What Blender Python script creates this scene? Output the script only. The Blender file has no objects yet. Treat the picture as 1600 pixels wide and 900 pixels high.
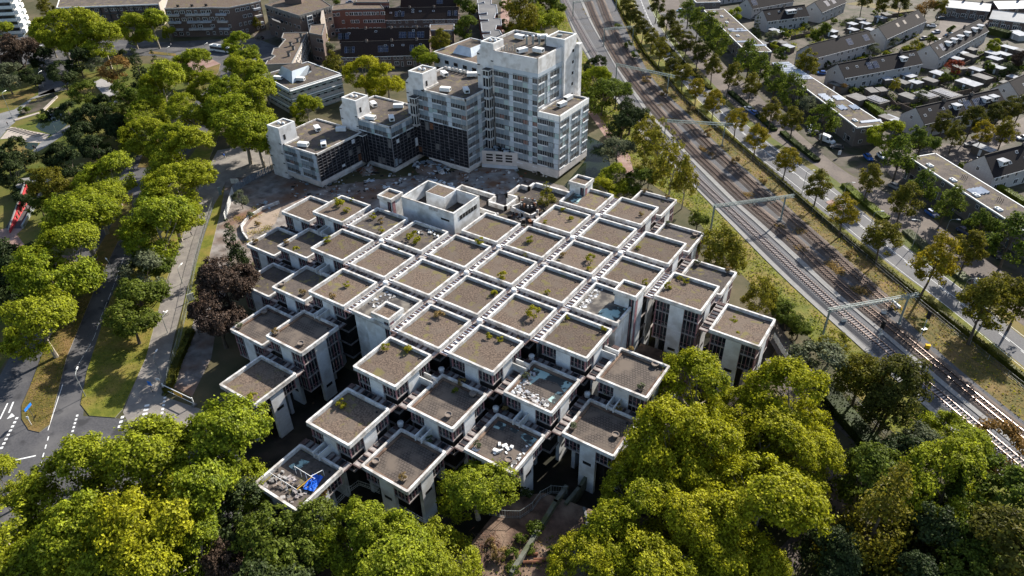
import bpy, math, random
from mathutils import Vector, Matrix
R_ = math.radians
SC = bpy.context.scene
COL = SC.collection
rnd = random.Random(7)

# ------------------------------------------------------------------ camera
CAM = Vector((77.4835, -63.0839, 99.9721))
AZ, PI_, RO, FPX = -0.597324, 0.615652, -0.020611, 1116.978
FW = Vector((math.sin(AZ)*math.cos(PI_), math.cos(AZ)*math.cos(PI_), -math.sin(PI_)))
_r = FW.cross(Vector((0, 0, 1))).normalized(); _u = _r.cross(FW)
RT = math.cos(RO)*_r + math.sin(RO)*_u
UP = math.cos(RO)*_u - math.sin(RO)*_r
cd = bpy.data.cameras.new('camera'); cam = bpy.data.objects.new('camera', cd); COL.objects.link(cam)
cd.sensor_width = 36.0; cd.lens = FPX/1600*36.0; cd.clip_start = 1.0; cd.clip_end = 6000.0
M3 = Matrix((RT, UP, -FW)).transposed()
cam.matrix_world = Matrix.Translation(CAM) @ M3.to_4x4()
SC.camera = cam
# ------------------------------------------------------------------ light
SUN_EL, SUN_AZ = R_(30.5), R_(9.0)          # azimuth from +Y towards +X
w = bpy.data.worlds.new('World'); SC.world = w; w.use_nodes = True
nt = w.node_tree; bg = nt.nodes['Background']
sky = nt.nodes.new('ShaderNodeTexSky'); sky.sky_type = 'NISHITA'; sky.sun_disc = False
sky.sun_elevation = SUN_EL; sky.sun_rotation = SUN_AZ; sky.air_density = 1.0; sky.dust_density = 1.2
nt.links.new(sky.outputs[0], bg.inputs[0]); bg.inputs[1].default_value = 0.092
sl = bpy.data.lights.new('sun', 'SUN'); sl.energy = 5.0; sl.angle = R_(0.5); sl.color = (1.0, 0.945, 0.86)
so = bpy.data.objects.new('sun', sl); COL.objects.link(so)
sd = Vector((math.sin(SUN_AZ)*math.cos(SUN_EL), math.cos(SUN_AZ)*math.cos(SUN_EL), math.sin(SUN_EL)))
so.rotation_euler = sd.to_track_quat('Z', 'Y').to_euler()
SC.view_settings.view_transform = 'Standard'; SC.view_settings.look = 'None'
SC.view_settings.gamma = 1.0; SC.view_settings.exposure = 1.2

# ------------------------------------------------------------------ helpers
def W(px, py, z=0.0):
    """surveyed point: position in the 1600x900 photo -> world point at height z"""
    d = FW + RT*((px-800)/FPX) + UP*((450-py)/FPX)
    return CAM + d*((z-CAM.z)/d.z)
def depth(p): return (Vector(p)-CAM).dot(FW)
def tag(o, label=None, cat=None, group=None, kind=None):
    if label: o['label'] = label
    if cat: o['category'] = cat
    if group: o['group'] = group
    if kind: o['kind'] = kind
    return o
def empty(name, loc=(0, 0, 0), rz=0.0, label=None, cat=None, group=None, scale=1.0):
    o = bpy.data.objects.new(name, None); COL.objects.link(o); o.empty_display_size = .5
    o.location = loc; o.rotation_euler = (0, 0, rz); o.scale = (scale,)*3
    return tag(o, label, cat, group)
def put(name, me, parent=None, loc=None, rz=None, scale=None):
    o = bpy.data.objects.new(name, me); COL.objects.link(o)
    if parent: o.parent = parent
    if loc is not None: o.location = loc
    if rz is not None: o.rotation_euler = (0, 0, rz)
    if scale is not None: o.scale = scale
    return o
class MB:
    def __init__(s): s.v = []; s.f = []; s.m = []; s.mats = []
    def mi(s, mat):
        if mat not in s.mats: s.mats.append(mat)
        return s.mats.index(mat)
    def face(s, pts, mat):
        n = len(s.v); s.v += [tuple(p) for p in pts]; s.f.append(tuple(range(n, n+len(pts)))); s.m.append(s.mi(mat))
    def solid(s, vs, fs, mat):
        n = len(s.v); k = s.mi(mat); s.v += [tuple(p) for p in vs]
        for f in fs: s.f.append(tuple(n+i for i in f)); s.m.append(k)
    def hexa(s, b, t, mat, top=None):
        s.solid(list(b)+list(t), [(3, 2, 1, 0), (0, 1, 5, 4), (1, 2, 6, 5), (2, 3, 7, 6), (3, 0, 4, 7)], mat)
        s.face(t, top or mat)
    def box(s, x0, y0, z0, x1, y1, z1, mat, top=None):
        b = [(x0, y0, z0), (x1, y0, z0), (x1, y1, z0), (x0, y1, z0)]
        s.hexa(b, [(p[0], p[1], z1) for p in b], mat, top)
    def obox(s, c, rz, sx, sy, z0, z1, mat, top=None):
        ca, sa = math.cos(rz), math.sin(rz)
        b = [(c[0]+ca*a*sx/2-sa*q*sy/2, c[1]+sa*a*sx/2+ca*q*sy/2, z0) for a, q in ((-1, -1), (1, -1), (1, 1), (-1, 1))]
        s.hexa(b, [(p[0], p[1], z1) for p in b], mat, top)
    def prism(s, poly, z0, z1, mat, top=None):
        a = sum(poly[i][0]*poly[(i+1) % len(poly)][1]-poly[(i+1) % len(poly)][0]*poly[i][1] for i in range(len(poly)))
        if a < 0: poly = poly[::-1]
        n = len(poly)
        b = [(p[0], p[1], z0) for p in poly]; t = [(p[0], p[1], z1) for p in poly]
        s.solid(b+t, [tuple(range(n))[::-1]]+[(i, (i+1) % n, n+(i+1) % n, n+i) for i in range(n)], mat)
        s.face(t, top or mat)
    def ring(s, outer, inner, z0, z1, mat):
        n = len(outer)
        for i in range(n):
            j = (i+1) % n
            s.hexa([(outer[i][0], outer[i][1], z0), (outer[j][0], outer[j][1], z0), (inner[j][0], inner[j][1], z0), (inner[i][0], inner[i][1], z0)],
                   [(outer[i][0], outer[i][1], z1), (outer[j][0], outer[j][1], z1), (inner[j][0], inner[j][1], z1), (inner[i][0], inner[i][1], z1)], mat)
    def cyl(s, p0, p1, r0, r1, mat, n=8, cap=True):
        p0, p1 = Vector(p0), Vector(p1); d = (p1-p0).normalized()
        a = d.cross(Vector((0, 0, 1)) if abs(d.z) < .9 else Vector((1, 0, 0))).normalized(); b = d.cross(a)
        r = [[p+(a*math.cos(t*2*math.pi/n)+b*math.sin(t*2*math.pi/n))*q for t in range(n)] for p, q in ((p0, r0), (p1, r1))]
        fs = [(i, n+i, n+(i+1) % n, (i+1) % n) for i in range(n)]
        if cap: fs += [tuple(range(n)), tuple(range(n, 2*n))[::-1]]
        s.solid(r[0]+r[1], fs, mat)
    def tube(s, pts, r, mat, n=6):
        for a, b in zip(pts, pts[1:]): s.cyl(a, b, r, r, mat, n)
    def lathe(s, c, prof, mat, n=12):
        vs = [(c[0]+r*math.cos(2*math.pi*i/n), c[1]+r*math.sin(2*math.pi*i/n), c[2]+z) for r, z in prof for i in range(n)]
        fs = [(k*n+i, k*n+(i+1) % n, (k+1)*n+(i+1) % n, (k+1)*n+i) for k in range(len(prof)-1) for i in range(n)]
        s.solid(vs, fs, mat)
    def mesh(s, name):
        me = bpy.data.meshes.new(name); me.from_pydata(s.v, [], s.f)
        for m in s.mats: me.materials.append(m)
        me.polygons.foreach_set('material_index', s.m); me.update()
        return me
    def build(s, name, parent=None, loc=None, rz=None):
        return put(name, s.mesh(name), parent, loc, rz)
ORD = ['first', 'second', 'third', 'fourth', 'fifth', 'sixth', 'seventh', 'eighth', 'ninth', 'tenth', 'eleventh', 'twelfth', 'thirteenth',
       'fourteenth', 'fifteenth', 'sixteenth', 'seventeenth', 'eighteenth', 'nineteenth', 'twentieth', 'twenty-first', 'twenty-second',
       'twenty-third', 'twenty-fourth', 'twenty-fifth', 'twenty-sixth', 'twenty-seventh', 'twenty-eighth', 'twenty-ninth', 'thirtieth',
       'thirty-first', 'thirty-second', 'thirty-third', 'thirty-fourth', 'thirty-fifth', 'thirty-sixth', 'thirty-seventh', 'thirty-eighth',
       'thirty-ninth', 'fortieth', 'forty-first', 'forty-second', 'forty-third', 'forty-fourth', 'forty-fifth', 'forty-sixth',
       'forty-seventh', 'forty-eighth', 'forty-ninth', 'fiftieth', 'fifty-first', 'fifty-second', 'fifty-third']
def ext(l, d=90.0):
    """carry a line on straight past the frame edge"""
    return list(l)+[l[-1]+(l[-1]-l[-2]).normalized()*d*t for t in (.33, .66, 1.0)]
def smooth(pts, k=6):
    P = [Vector(p) for p in pts]; P = [2*P[0]-P[1]]+P+[2*P[-1]-P[-2]]; out = []
    for a, b, c, d in zip(P, P[1:], P[2:], P[3:]):
        for i in range(k):
            t = i/k
            out.append(.5*((2*b)+(c-a)*t+(2*a-5*b+4*c-d)*t*t+(3*b-a-3*c+d)*t**3))
    out.append(P[-2]); return out
def offset(line, d):
    out = []
    for i, p in enumerate(line):
        t = (line[min(i+1, len(line)-1)]-line[max(i-1, 0)]); n = Vector((t.y, -t.x, 0)).normalized()
        out.append(p+n*d)
    return out

# ------------------------------------------------------------------ materials
MATS = {}
def mat(name, c, c2=None, scale=1.0, rough=.85, metal=0.0, bump=0.0, bscale=None, detail=6.0, spec=.12, c3=None, s3=.15, dist=0.0, lo=.35, hi=.65, per_obj=0.0, c4=None, s4=.8):
    """noise-mixed surface: c/c2 by fine noise, c3 by broad blotches"""
    m = bpy.data.materials.new(name); m.use_nodes = True; nt = m.node_tree; b = nt.nodes['Principled BSDF']; L = nt.links.new
    b.inputs['Roughness'].default_value = rough; b.inputs['Metallic'].default_value = metal
    b.inputs['Specular IOR Level'].default_value = spec
    tc = nt.nodes.new('ShaderNodeTexCoord'); geo = nt.nodes.new('ShaderNodeNewGeometry')
    col = None
    def noise(sc, dt=detail):
        n = nt.nodes.new('ShaderNodeTexNoise'); n.inputs['Scale'].default_value = sc; n.inputs['Detail'].default_value = dt
        n.inputs['Distortion'].default_value = dist; L(geo.outputs['Position'], n.inputs['Vector']); return n
    def ramp(src, lo, hi):
        r = nt.nodes.new('ShaderNodeMapRange'); r.inputs['From Min'].default_value = lo; r.inputs['From Max'].default_value = hi; L(src, r.inputs[0]); return r.outputs[0]
    def mix(f, a, bb):
        x = nt.nodes.new('ShaderNodeMix'); x.data_type = 'RGBA'
        (L(f, x.inputs[0]) if not isinstance(f, float) else setattr(x.inputs[0], 'default_value', f))
        for sck, val in ((x.inputs[6], a), (x.inputs[7], bb)):
            if isinstance(val, tuple): sck.default_value = (*val, 1)
            else: L(val, sck)
        return x.outputs[2]
    col = c
    if c2: col = mix(ramp(noise(scale).outputs[0], lo, hi), c, c2)
    if c3: col = mix(ramp(noise(s3, 4).outputs[0], .45, .68), col, c3)
    if c4: col = mix(ramp(noise(s4, 5).outputs[0], .58, .66), col, c4)
    if per_obj:
        oi = nt.nodes.new('ShaderNodeObjectInfo'); h = nt.nodes.new('ShaderNodeHueSaturation')
        h.inputs['Value'].default_value = 1.0
        mr = nt.nodes.new('ShaderNodeMapRange'); mr.inputs['To Min'].default_value = 1-per_obj; mr.inputs['To Max'].default_value = 1+per_obj
        L(oi.outputs['Random'], mr.inputs[0]); L(mr.outputs[0], h.inputs['Value'])
        if isinstance(col, tuple): h.inputs['Color'].default_value = (*col, 1)
        else: L(col, h.inputs['Color'])
        col = h.outputs[0]
    if isinstance(col, tuple): b.inputs['Base Color'].default_value = (*col, 1)
    else: L(col, b.inputs['Base Color'])
    if bump:
        bp = nt.nodes.new('ShaderNodeBump'); bp.inputs['Strength'].default_value = bump; bp.inputs['Distance'].default_value = .1
        L(noise(bscale or scale*2).outputs[0], bp.inputs['Height']); L(bp.outputs[0], b.inputs['Normal'])
    MATS[name] = m; return m
def bricky(name, c, c2, mortar, sc=1.0, bw=.5, bh=.25, ms=.03, rough=.9, wall=True, c3=None):
    m = mat(name, c, None, rough=rough); nt = m.node_tree; L = nt.links.new; b = nt.nodes['Principled BSDF']
    t = nt.nodes.new('ShaderNodeTexBrick'); geo = nt.nodes.new('ShaderNodeNewGeometry')
    t.inputs['Color1'].default_value = (*c, 1); t.inputs['Color2'].default_value = (*c2, 1); t.inputs['Mortar'].default_value = (*mortar, 1)
    t.inputs['Scale'].default_value = sc; t.inputs['Brick Width'].default_value = bw; t.inputs['Row Height'].default_value = bh; t.inputs['Mortar Size'].default_value = ms
    if wall:
        s = nt.nodes.new('ShaderNodeSeparateXYZ'); L(geo.outputs['Position'], s.inputs[0])
        a = nt.nodes.new('ShaderNodeMath'); L(s.outputs[0], a.inputs[0]); L(s.outputs[1], a.inputs[1])
        cx = nt.nodes.new('ShaderNodeCombineXYZ'); L(a.outputs[0], cx.inputs[0]); L(s.outputs[2], cx.inputs[1]); L(cx.outputs[0], t.inputs['Vector'])
    else: L(geo.outputs['Position'], t.inputs['Vector'])
    col = t.outputs[0]
    if c3:
        n = nt.nodes.new('ShaderNodeTexNoise'); n.inputs['Scale'].default_value = .35; n.inputs['Detail'].default_value = 8; L(geo.outputs['Position'], n.inputs['Vector'])
        r = nt.nodes.new('ShaderNodeMapRange'); r.inputs['From Min'].default_value = .45; r.inputs['From Max'].default_value = .62; L(n.outputs[0], r.inputs[0])
        x = nt.nodes.new('ShaderNodeMix'); x.data_type = 'RGBA'; L(r.outputs[0], x.inputs[0]); L(col, x.inputs[6]); x.inputs[7].default_value = (*c3, 1); col = x.outputs[2]
    L(col, b.inputs['Base Color']); return m
def leaf(name, dark, light, yellow, tr=.42):
    m = bpy.data.materials.new(name); m.use_nodes = True; nt = m.node_tree; L = nt.links.new
    for n in list(nt.nodes): nt.nodes.remove(n)
    out = nt.nodes.new('ShaderNodeOutputMaterial'); geo = nt.nodes.new('ShaderNodeNewGeometry'); oi = nt.nodes.new('ShaderNodeObjectInfo')
    n = nt.nodes.new('ShaderNodeTexNoise'); n.inputs['Scale'].default_value = .55; n.inputs['Detail'].default_value = 5; L(geo.outputs['Position'], n.inputs['Vector'])
    r = nt.nodes.new('ShaderNodeMapRange'); r.inputs['From Min'].default_value = .36; r.inputs['From Max'].default_value = .64; L(n.outputs[0], r.inputs[0])
    def mix(f, a, b):
        x = nt.nodes.new('ShaderNodeMix'); x.data_type = 'RGBA'; L(f, x.inputs[0])
        for k, v in ((6, a), (7, b)):
            if isinstance(v, tuple): x.inputs[k].default_value = (*v, 1)
            else: L(v, x.inputs[k])
        return x.outputs[2]
    a = mix(r.outputs[0], dark, light)
    rm = nt.nodes.new('ShaderNodeMath'); rm.operation = 'MULTIPLY'; L(oi.outputs['Random'], rm.inputs[0]); rm.inputs[1].default_value = .4
    a = mix(rm.outputs[0], a, yellow)
    isl = nt.nodes.new('ShaderNodeMapRange'); L(geo.outputs['Random Per Island'], isl.inputs[0]); isl.inputs['To Min'].default_value = .5; isl.inputs['To Max'].default_value = 1.5  # wide value spread per leaf paints in bright leaf highlights
    hs = nt.nodes.new('ShaderNodeHueSaturation'); L(a, hs.inputs['Color']); L(isl.outputs[0], hs.inputs['Value']); a = hs.outputs[0]
    d = nt.nodes.new('ShaderNodeBsdfDiffuse'); t = nt.nodes.new('ShaderNodeBsdfTranslucent'); L(a, d.inputs[0]); L(a, t.inputs[0])
    g = nt.nodes.new('ShaderNodeBsdfGlossy'); g.inputs['Roughness'].default_value = .5
    ms = nt.nodes.new('ShaderNodeMixShader'); ms.inputs[0].default_value = tr; L(d.outputs[0], ms.inputs[1]); L(t.outputs[0], ms.inputs[2])
    m2 = nt.nodes.new('ShaderNodeMixShader'); m2.inputs[0].default_value = .008; L(ms.outputs[0], m2.inputs[1]); L(g.outputs[0], m2.inputs[2])
    L(m2.outputs[0], out.inputs[0]); MATS[name] = m; return m
conc = mat('white_concrete', (.58, .57, .55), (.36, .34, .315), 1.3, c3=(.30, .27, .24), s3=.5, bump=.35, lo=.46, hi=.74)
conc2 = mat('pier_concrete', (.66, .67, .67), (.54, .545, .54), .6, c3=(.38, .37, .35), s3=.3)
conc3 = bricky('concrete_block', (.68, .69, .69), (.62, .63, .63), (.55, .55, .545), 1, .8, .4, .02, c3=(.50, .49, .47))
grav = mat('roof_gravel', (.15, .111, .084), (.07, .052, .041), 3.4, lo=.4, hi=.6, c3=(.12, .095, .075), s3=.33, bump=.6, bscale=6, per_obj=.2, rough=.95, c4=(.13, .11, .05), s4=.55)
gravd = mat('roof_gravel_dark', (.088, .073, .064), (.05, .043, .038), 2.2, c3=(.105, .085, .07), s3=.3, bump=.6, bscale=6, per_obj=.2, rough=.95, c4=(.13, .11, .05), s4=.55)
rtile = bricky('roof_paving_tiles', (.11, .09, .077), (.085, .07, .06), (.045, .038, .033), 1, .55, .55, .06, wall=False, c3=(.13, .105, .085))
bitu = mat('roof_bitumen', (.055, .05, .048), (.12, .105, .09), .5, c3=(.20, .18, .15), s3=.5, rough=.9)
mint = mat('peeling_roof_foil', (.30, .42, .40), (.04, .045, .045), .55, lo=.47, hi=.53, rough=.5)
glass = mat('dark_glass', (.012, .014, .018), (.05, .05, .055), .35, rough=.16, spec=.4, lo=.45, hi=.6)
mull = mat('mullion_brown', (.36, .19, .20), (.22, .12, .125), 2)
mullg = mat('mullion_grey', (.42, .40, .38), (.26, .25, .24), 2)
slabm = mat('slab_edge', (.36, .32, .305), (.18, .16, .15), 1.2)
darkv = mat('dark_void', (.018, .017, .018), (.035, .032, .03), .8)
skyl = mat('skylight_pane', (.46, .49, .55), (.10, .115, .15), 1.6, rough=.25, spec=.5, lo=.42, hi=.58)
skyb = mat('skylight_bar', (.05, .035, .035), (.11, .075, .07), 3)
asph = mat('asphalt', (.082, .080, .083), (.060, .059, .062), 2.5, c3=(.115, .11, .108), s3=.14, c4=(.045, .044, .046), s4=.22, bump=.2, bscale=12)
asph2 = mat('asphalt_rail_road', (.13, .128, .132), (.10, .099, .102), 2.5, c3=(.16, .155, .15), s3=.1)
pave = bricky('path_paving', (.19, .17, .155), (.165, .15, .135), (.13, .12, .11), 1, 1.2, .6, .02, wall=False, c3=(.22, .20, .175))
paveb = mat('brown_paving', (.115, .094, .082), (.085, .071, .063), 1.5, c3=(.15, .123, .103), s3=.1)
paver = mat('red_paving', (.24, .15, .125), (.19, .12, .10), 1.5, c3=(.28, .20, .17), s3=.2)
stone = mat('grey_stone_setts', (.17, .17, .168), (.12, .12, .12), 2.2, c3=(.21, .205, .2), s3=.15)
grass = mat('green_grass', (.06, .078, .012), (.085, .092, .016), .5, c3=(.15, .11, .035), s3=.055, bump=.7, bscale=3)
dryg = mat('dry_grass', (.13, .095, .028), (.065, .066, .016), .7, c3=(.17, .11, .045), s3=.16, bump=.9, bscale=3)
ylg = mat('yellow_green_grass', (.135, .135, .02), (.075, .088, .012), .7, c3=(.19, .14, .04), s3=.14, bump=.9, bscale=3)
gnd = mat('dry_ground', (.07, .062, .032), (.045, .046, .02), .3, c3=(.105, .085, .05), s3=.06, bump=.4, bscale=3)
soil = mat('brown_soil', (.12, .075, .055), (.06, .04, .03), .8, c3=(.20, .14, .10), s3=.25, bump=.8, bscale=3)
gard = mat('garden_ground', (.058, .046, .036), (.03, .036, .014), .3, c3=(.10, .082, .066), s3=.16)
plazam = mat('cracked_concrete_yard', (.25, .225, .205), (.10, .085, .075), .35, c3=(.15, .085, .055), s3=.1, bump=.4, bscale=2)
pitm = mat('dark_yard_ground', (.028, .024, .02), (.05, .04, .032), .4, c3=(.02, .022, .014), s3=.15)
ball = mat('railway_ballast', (.115, .115, .122), (.065, .065, .07), 5, c3=(.085, .08, .078), s3=.12, bump=.8, bscale=8)
ballb = mat('rusty_ballast', (.095, .076, .066), (.055, .045, .04), 5, c3=(.13, .10, .08), s3=.12, bump=.8, bscale=8)
cpath = mat('cable_duct_concrete', (.24, .235, .225), (.19, .185, .175), 1.2, c3=(.22, .21, .2), s3=.3)
rail = mat('rail_steel', (.16, .125, .11), (.10, .07, .055), 1, rough=.24, metal=.85)
slpr = mat('concrete_sleeper', (.33, .28, .26), (.25, .215, .2), 1.5)
slpr2 = mat('wooden_sleeper', (.16, .11, .085), (.1, .07, .055), 1.5)
water = mat('pond_water', (.008, .013, .010), (.014, .022, .008), .2, rough=.06, spec=.06)
wpaint = mat('white_paint', (.72, .72, .70), (.62, .62, .6), 2)
tw = mat('tower_white_wall', (.66, .655, .65), (.56, .55, .54), .35, c3=(.45, .43, .41), s3=.5, bump=.15)
twp = mat('tower_spandrel', (.18, .225, .26), (.22, .265, .30), .25, c3=(.145, .185, .22), s3=.2, rough=.3, spec=.5)
twp2 = mat('tower_spandrel_pale', (.46, .51, .56), (.38, .425, .47), .3, rough=.35)
twp3 = mat('tower_spandrel_mint', (.28, .37, .37), (.33, .41, .41), .3, rough=.2)
twm = mat('tower_mullion', (.42, .42, .41), (.34, .34, .33), 1)
twsill = mat('tower_sill_board', (.60, .62, .64), (.52, .54, .56), 1)
tplinth = mat('tower_plinth', (.56, .52, .50), (.48, .45, .43), .5, c3=(.42, .40, .38), s3=.4)
burn = mat('burnt_interior', (.010, .011, .014), (.025, .024, .026), .7, c3=(.02, .018, .02), s3=.3)
burnf = mat('burnt_frame', (.16, .155, .165), (.05, .05, .055), 1.0)
brick1 = bricky('brown_brick', (.135, .095, .08), (.11, .075, .062), (.10, .085, .075), 1, .6, .25, .03)
brick2 = bricky('red_brick', (.185, .075, .055), (.15, .06, .045), (.13, .08, .065), 1, .6, .25, .03)
brick3 = bricky('grey_brown_brick', (.17, .14, .122), (.145, .12, .105), (.12, .105, .095), 1, .6, .25, .03)
hwall = bricky('pale_house_wall', (.40, .385, .37), (.36, .345, .33), (.31, .30, .29), 1, .6, .25, .03)
hroof = bricky('dark_roof_tiles', (.021, .017, .018), (.017, .014, .0155), (.010, .009, .010), 1, .4, .35, .04, wall=False)
hroofb = bricky('brown_roof_tiles', (.038, .025, .02), (.03, .02, .017), (.018, .013, .011), 1, .4, .35, .04, wall=False)
solar = mat('solar_panel', (.012, .016, .035), (.02, .026, .05), .6, rough=.15, spec=.6)
solarw = mat('silver_panel', (.42, .45, .50), (.30, .34, .40), .6, rough=.2, spec=.6)
wframe = mat('window_frame', (.68, .67, .65), None)
mroof = mat('metal_sheet_roof', (.27, .28, .29), (.22, .225, .235), .3, rough=.5)
shedr = mat('shed_roof_pale', (.37, .385, .41), (.25, .26, .28), .6)
shedg = mat('shed_roof_grey', (.17, .162, .155), (.12, .115, .11), .6)
shedw = mat('shed_wall', (.15, .125, .10), (.10, .085, .07), .8)
fencem = mat('fence_wood', (.14, .105, .08), (.09, .07, .055), 1.2)
steel = mat('galvanised_steel', (.30, .32, .31), (.22, .24, .235), .8, rough=.5, metal=.4)
dsteel = mat('dark_steel', (.05, .055, .055), (.075, .08, .08), 1, rough=.5)
gsteel = mat('green_grey_steel', (.20, .245, .225), (.26, .29, .27), .8, rough=.5)
bark = mat('bark', (.12, .095, .07), (.075, .06, .047), 2)
barkp = mat('pale_bark', (.33, .29, .23), (.2, .17, .13), 2)
acw = mat('white_unit_casing', (.66, .66, .65), (.58, .58, .57), 1)
tarp = mat('blue_tarpaulin', (.02, .12, .55), (.015, .08, .40), 1.2, rough=.4, bump=.8, bscale=2)
rust = mat('rusty_debris', (.18, .08, .045), (.1, .05, .03), 2)
redw = mat('red_wall_paint', (.46, .055, .06), (.36, .04, .045), .5)
yel = mat('yellow_paint', (.70, .42, .03), (.6, .34, .02), 1)
blue = mat('blue_sign', (.02, .16, .55), None, rough=.4)
orange = mat('orange_board', (.62, .33, .05), (.5, .26, .04), 1)
skin = mat('skin', (.45, .28, .2), None)
tire = mat('tyre_rubber', (.02, .02, .021), None)
planter = mat('planter_concrete', (.23, .19, .155), (.16, .13, .11), 3)
beige = mat('beige_wall', (.36, .31, .265), (.30, .26, .22), .6)
gglass = mat('green_glass_band', (.16, .21, .205), (.22, .27, .26), .4, rough=.15, spec=.6)
moss = mat('mossy_concrete', (.16, .16, .14), (.09, .095, .07), .7, c3=(.07, .08, .035), s3=.3, bump=.3)
L_plane = leaf('plane_tree_leaves', (.105, .145, .008), (.265, .30, .018), (.31, .30, .016))
L_plane2 = leaf('golden_plane_leaves', (.14, .165, .006), (.33, .335, .015), (.38, .33, .014))
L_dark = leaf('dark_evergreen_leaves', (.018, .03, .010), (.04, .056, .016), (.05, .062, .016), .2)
L_mid = leaf('mid_green_leaves', (.055, .085, .010), (.115, .15, .018), (.14, .155, .018))
L_lin = leaf('linden_leaves', (.075, .076, .008), (.14, .132, .014), (.20, .165, .012))
L_lind = leaf('dark_linden_leaves', (.042, .05, .008), (.085, .086, .013), (.12, .105, .013))
L_liny = leaf('yellow_linden_leaves', (.135, .115, .006), (.235, .19, .010), (.28, .205, .008))
L_birch = leaf('birch_leaves', (.11, .11, .010), (.20, .185, .016), (.25, .205, .018))
L_cop = leaf('copper_beech_leaves', (.030, .020, .016), (.065, .042, .03), (.09, .06, .035), .15)
L_rust = leaf('rusty_leaves', (.11, .065, .02), (.20, .12, .035), (.24, .14, .035))
L_red = leaf('red_maple_leaves', (.11, .025, .015), (.19, .045, .022), (.22, .05, .022))
L_sil = leaf('grey_green_leaves', (.07, .085, .045), (.14, .155, .085), (.15, .16, .08))
L_weed = leaf('weed_leaves', (.17, .175, .008), (.30, .28, .014), (.33, .27, .02))
L_dry = leaf('dry_weed_leaves', (.20, .14, .05), (.28, .20, .08), (.30, .2, .07))
# ------------------------------------------------------------------ the setting
def sheet(name, px, m, z=.004, world=False, kind='structure'):
    pts = [Vector(p) if world else W(*p) for p in px]
    pts = [Vector((p.x, p.y, z)) for p in pts]
    a = sum(pts[i].x*pts[(i+1) % len(pts)].y-pts[(i+1) % len(pts)].x*pts[i].y for i in range(len(pts)))
    if a < 0: pts = pts[::-1]
    b = MB(); b.face(pts, m); o = b.build(name)
    return tag(o, kind=kind)
def strip(name, left, right, m, z, kind='structure'):
    b = MB()
    for a, c, d, e in zip(left, left[1:], right[1:], right): b.face([(p.x, p.y, z) for p in (a, e, d, c)], m)
    return tag(b.build(name), kind=kind)
def raised(name, px, m, kerb, h=.12, z0=0.0):
    """a kerbed island: kerb stones round a planted or paved top"""
    pts = [W(*p) for p in px]; P2 = [(p.x, p.y) for p in pts]
    b = MB(); b.prism(P2, z0-.05, h, kerb, m); return tag(b.build(name), kind='structure')
def clampf(t): return max(0.0, min(1.0, t))
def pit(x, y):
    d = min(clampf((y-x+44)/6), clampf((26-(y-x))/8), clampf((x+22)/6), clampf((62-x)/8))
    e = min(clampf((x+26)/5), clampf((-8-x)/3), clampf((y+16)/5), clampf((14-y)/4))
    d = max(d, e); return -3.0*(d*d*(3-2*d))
gb = MB()
X0, X1, Y0, Y1, ST = -48, 96, -76, 84, 2
nx, ny = (X1-X0)//ST+1, (Y1-Y0)//ST+1
base = len(gb.v)
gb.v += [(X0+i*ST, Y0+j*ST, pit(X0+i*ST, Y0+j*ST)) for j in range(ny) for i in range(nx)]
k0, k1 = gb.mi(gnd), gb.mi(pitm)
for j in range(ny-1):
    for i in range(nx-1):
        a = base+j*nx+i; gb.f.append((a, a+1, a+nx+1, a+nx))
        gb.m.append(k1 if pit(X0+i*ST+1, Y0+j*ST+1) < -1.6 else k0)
BIG = 3000
for q in ([(-BIG, -BIG), (X0, -BIG), (X0, BIG), (-BIG, BIG)], [(X1, -BIG), (BIG, -BIG), (BIG, BIG), (X1, BIG)],
          [(X0, -BIG), (X1, -BIG), (X1, Y0), (X0, Y0)], [(X0, Y1), (X1, Y1), (X1, BIG), (X0, BIG)]):
    gb.face([(p[0], p[1], 0) for p in q], gnd)
tag(gb.build('ground'), kind='structure')
# --- left: park, avenue, junction
sheet('park_lawn', [(-140, 130), (0, 70), (90, 95), (250, 100), (335, 120), (330, 150), (250, 220), (205, 300), (170, 340), (100, 420), (24, 543), (-60, 660), (-200, 500)], grass, .004)
sheet('avenue', [(-80, 800), (-30, 640), (24, 543), (110, 400), (190, 270), (240, 215), (300, 165), (330, 130), (375, 130), (350, 175), (290, 245), (268, 300), (200, 470), (136, 581), (130, 650), (200, 655), (350, 690), (420, 760), (330, 860), (-100, 960)], asph, .008)
raised('grass_verge', [(62, 676), (45, 672), (34, 655), (34, 634), (47, 605), (66, 555), (95, 490), (170, 360), (198, 305), (208, 302), (205, 335), (146, 458), (104, 560), (78, 664)], dryg, cpath)
raised('grass_verge', [(126, 632), (136, 581), (173, 466), (262, 300), (290, 255), (330, 200), (345, 205), (310, 290), (298, 330), (260, 440), (228, 560), (192, 640), (180, 653), (140, 650)], ylg, cpath)
raised('grass_verge', [(215, 262), (228, 232), (262, 205), (268, 215), (236, 262)], dryg, cpath)
raised('grass_verge', [(293, 450), (335, 320), (352, 290), (345, 330), (330, 390), (312, 470), (275, 600), (255, 620)], ylg, cpath)
sheet('cycle_path', [(192, 644), (228, 555), (260, 445), (298, 332), (312, 288), (340, 235), (400, 225), (430, 250), (420, 262), (352, 285), (335, 325), (293, 450), (273, 523), (252, 618), (330, 645), (345, 690), (200, 660)], pave, .012)
sheet('dirt_yard', [(345, 320), (352, 282), (428, 262), (505, 292), (640, 275), (745, 262), (880, 290), (905, 310), (820, 345), (620, 345), (440, 360), (385, 420), (345, 470), (330, 560), (300, 620), (262, 600), (300, 500)], plazam, .016)
sheet('concrete_slab', [(712, 270), (752, 262), (800, 262), (818, 282), (796, 303), (716, 303)], mat('pale_slab', (.30, .285, .27), (.17, .155, .145), .4, c3=(.16, .09, .055), s3=.18), .024)
sheet('concrete_slab', [(600, 285), (700, 280), (706, 300), (620, 305)], MATS['pale_slab'], .024)
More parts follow.
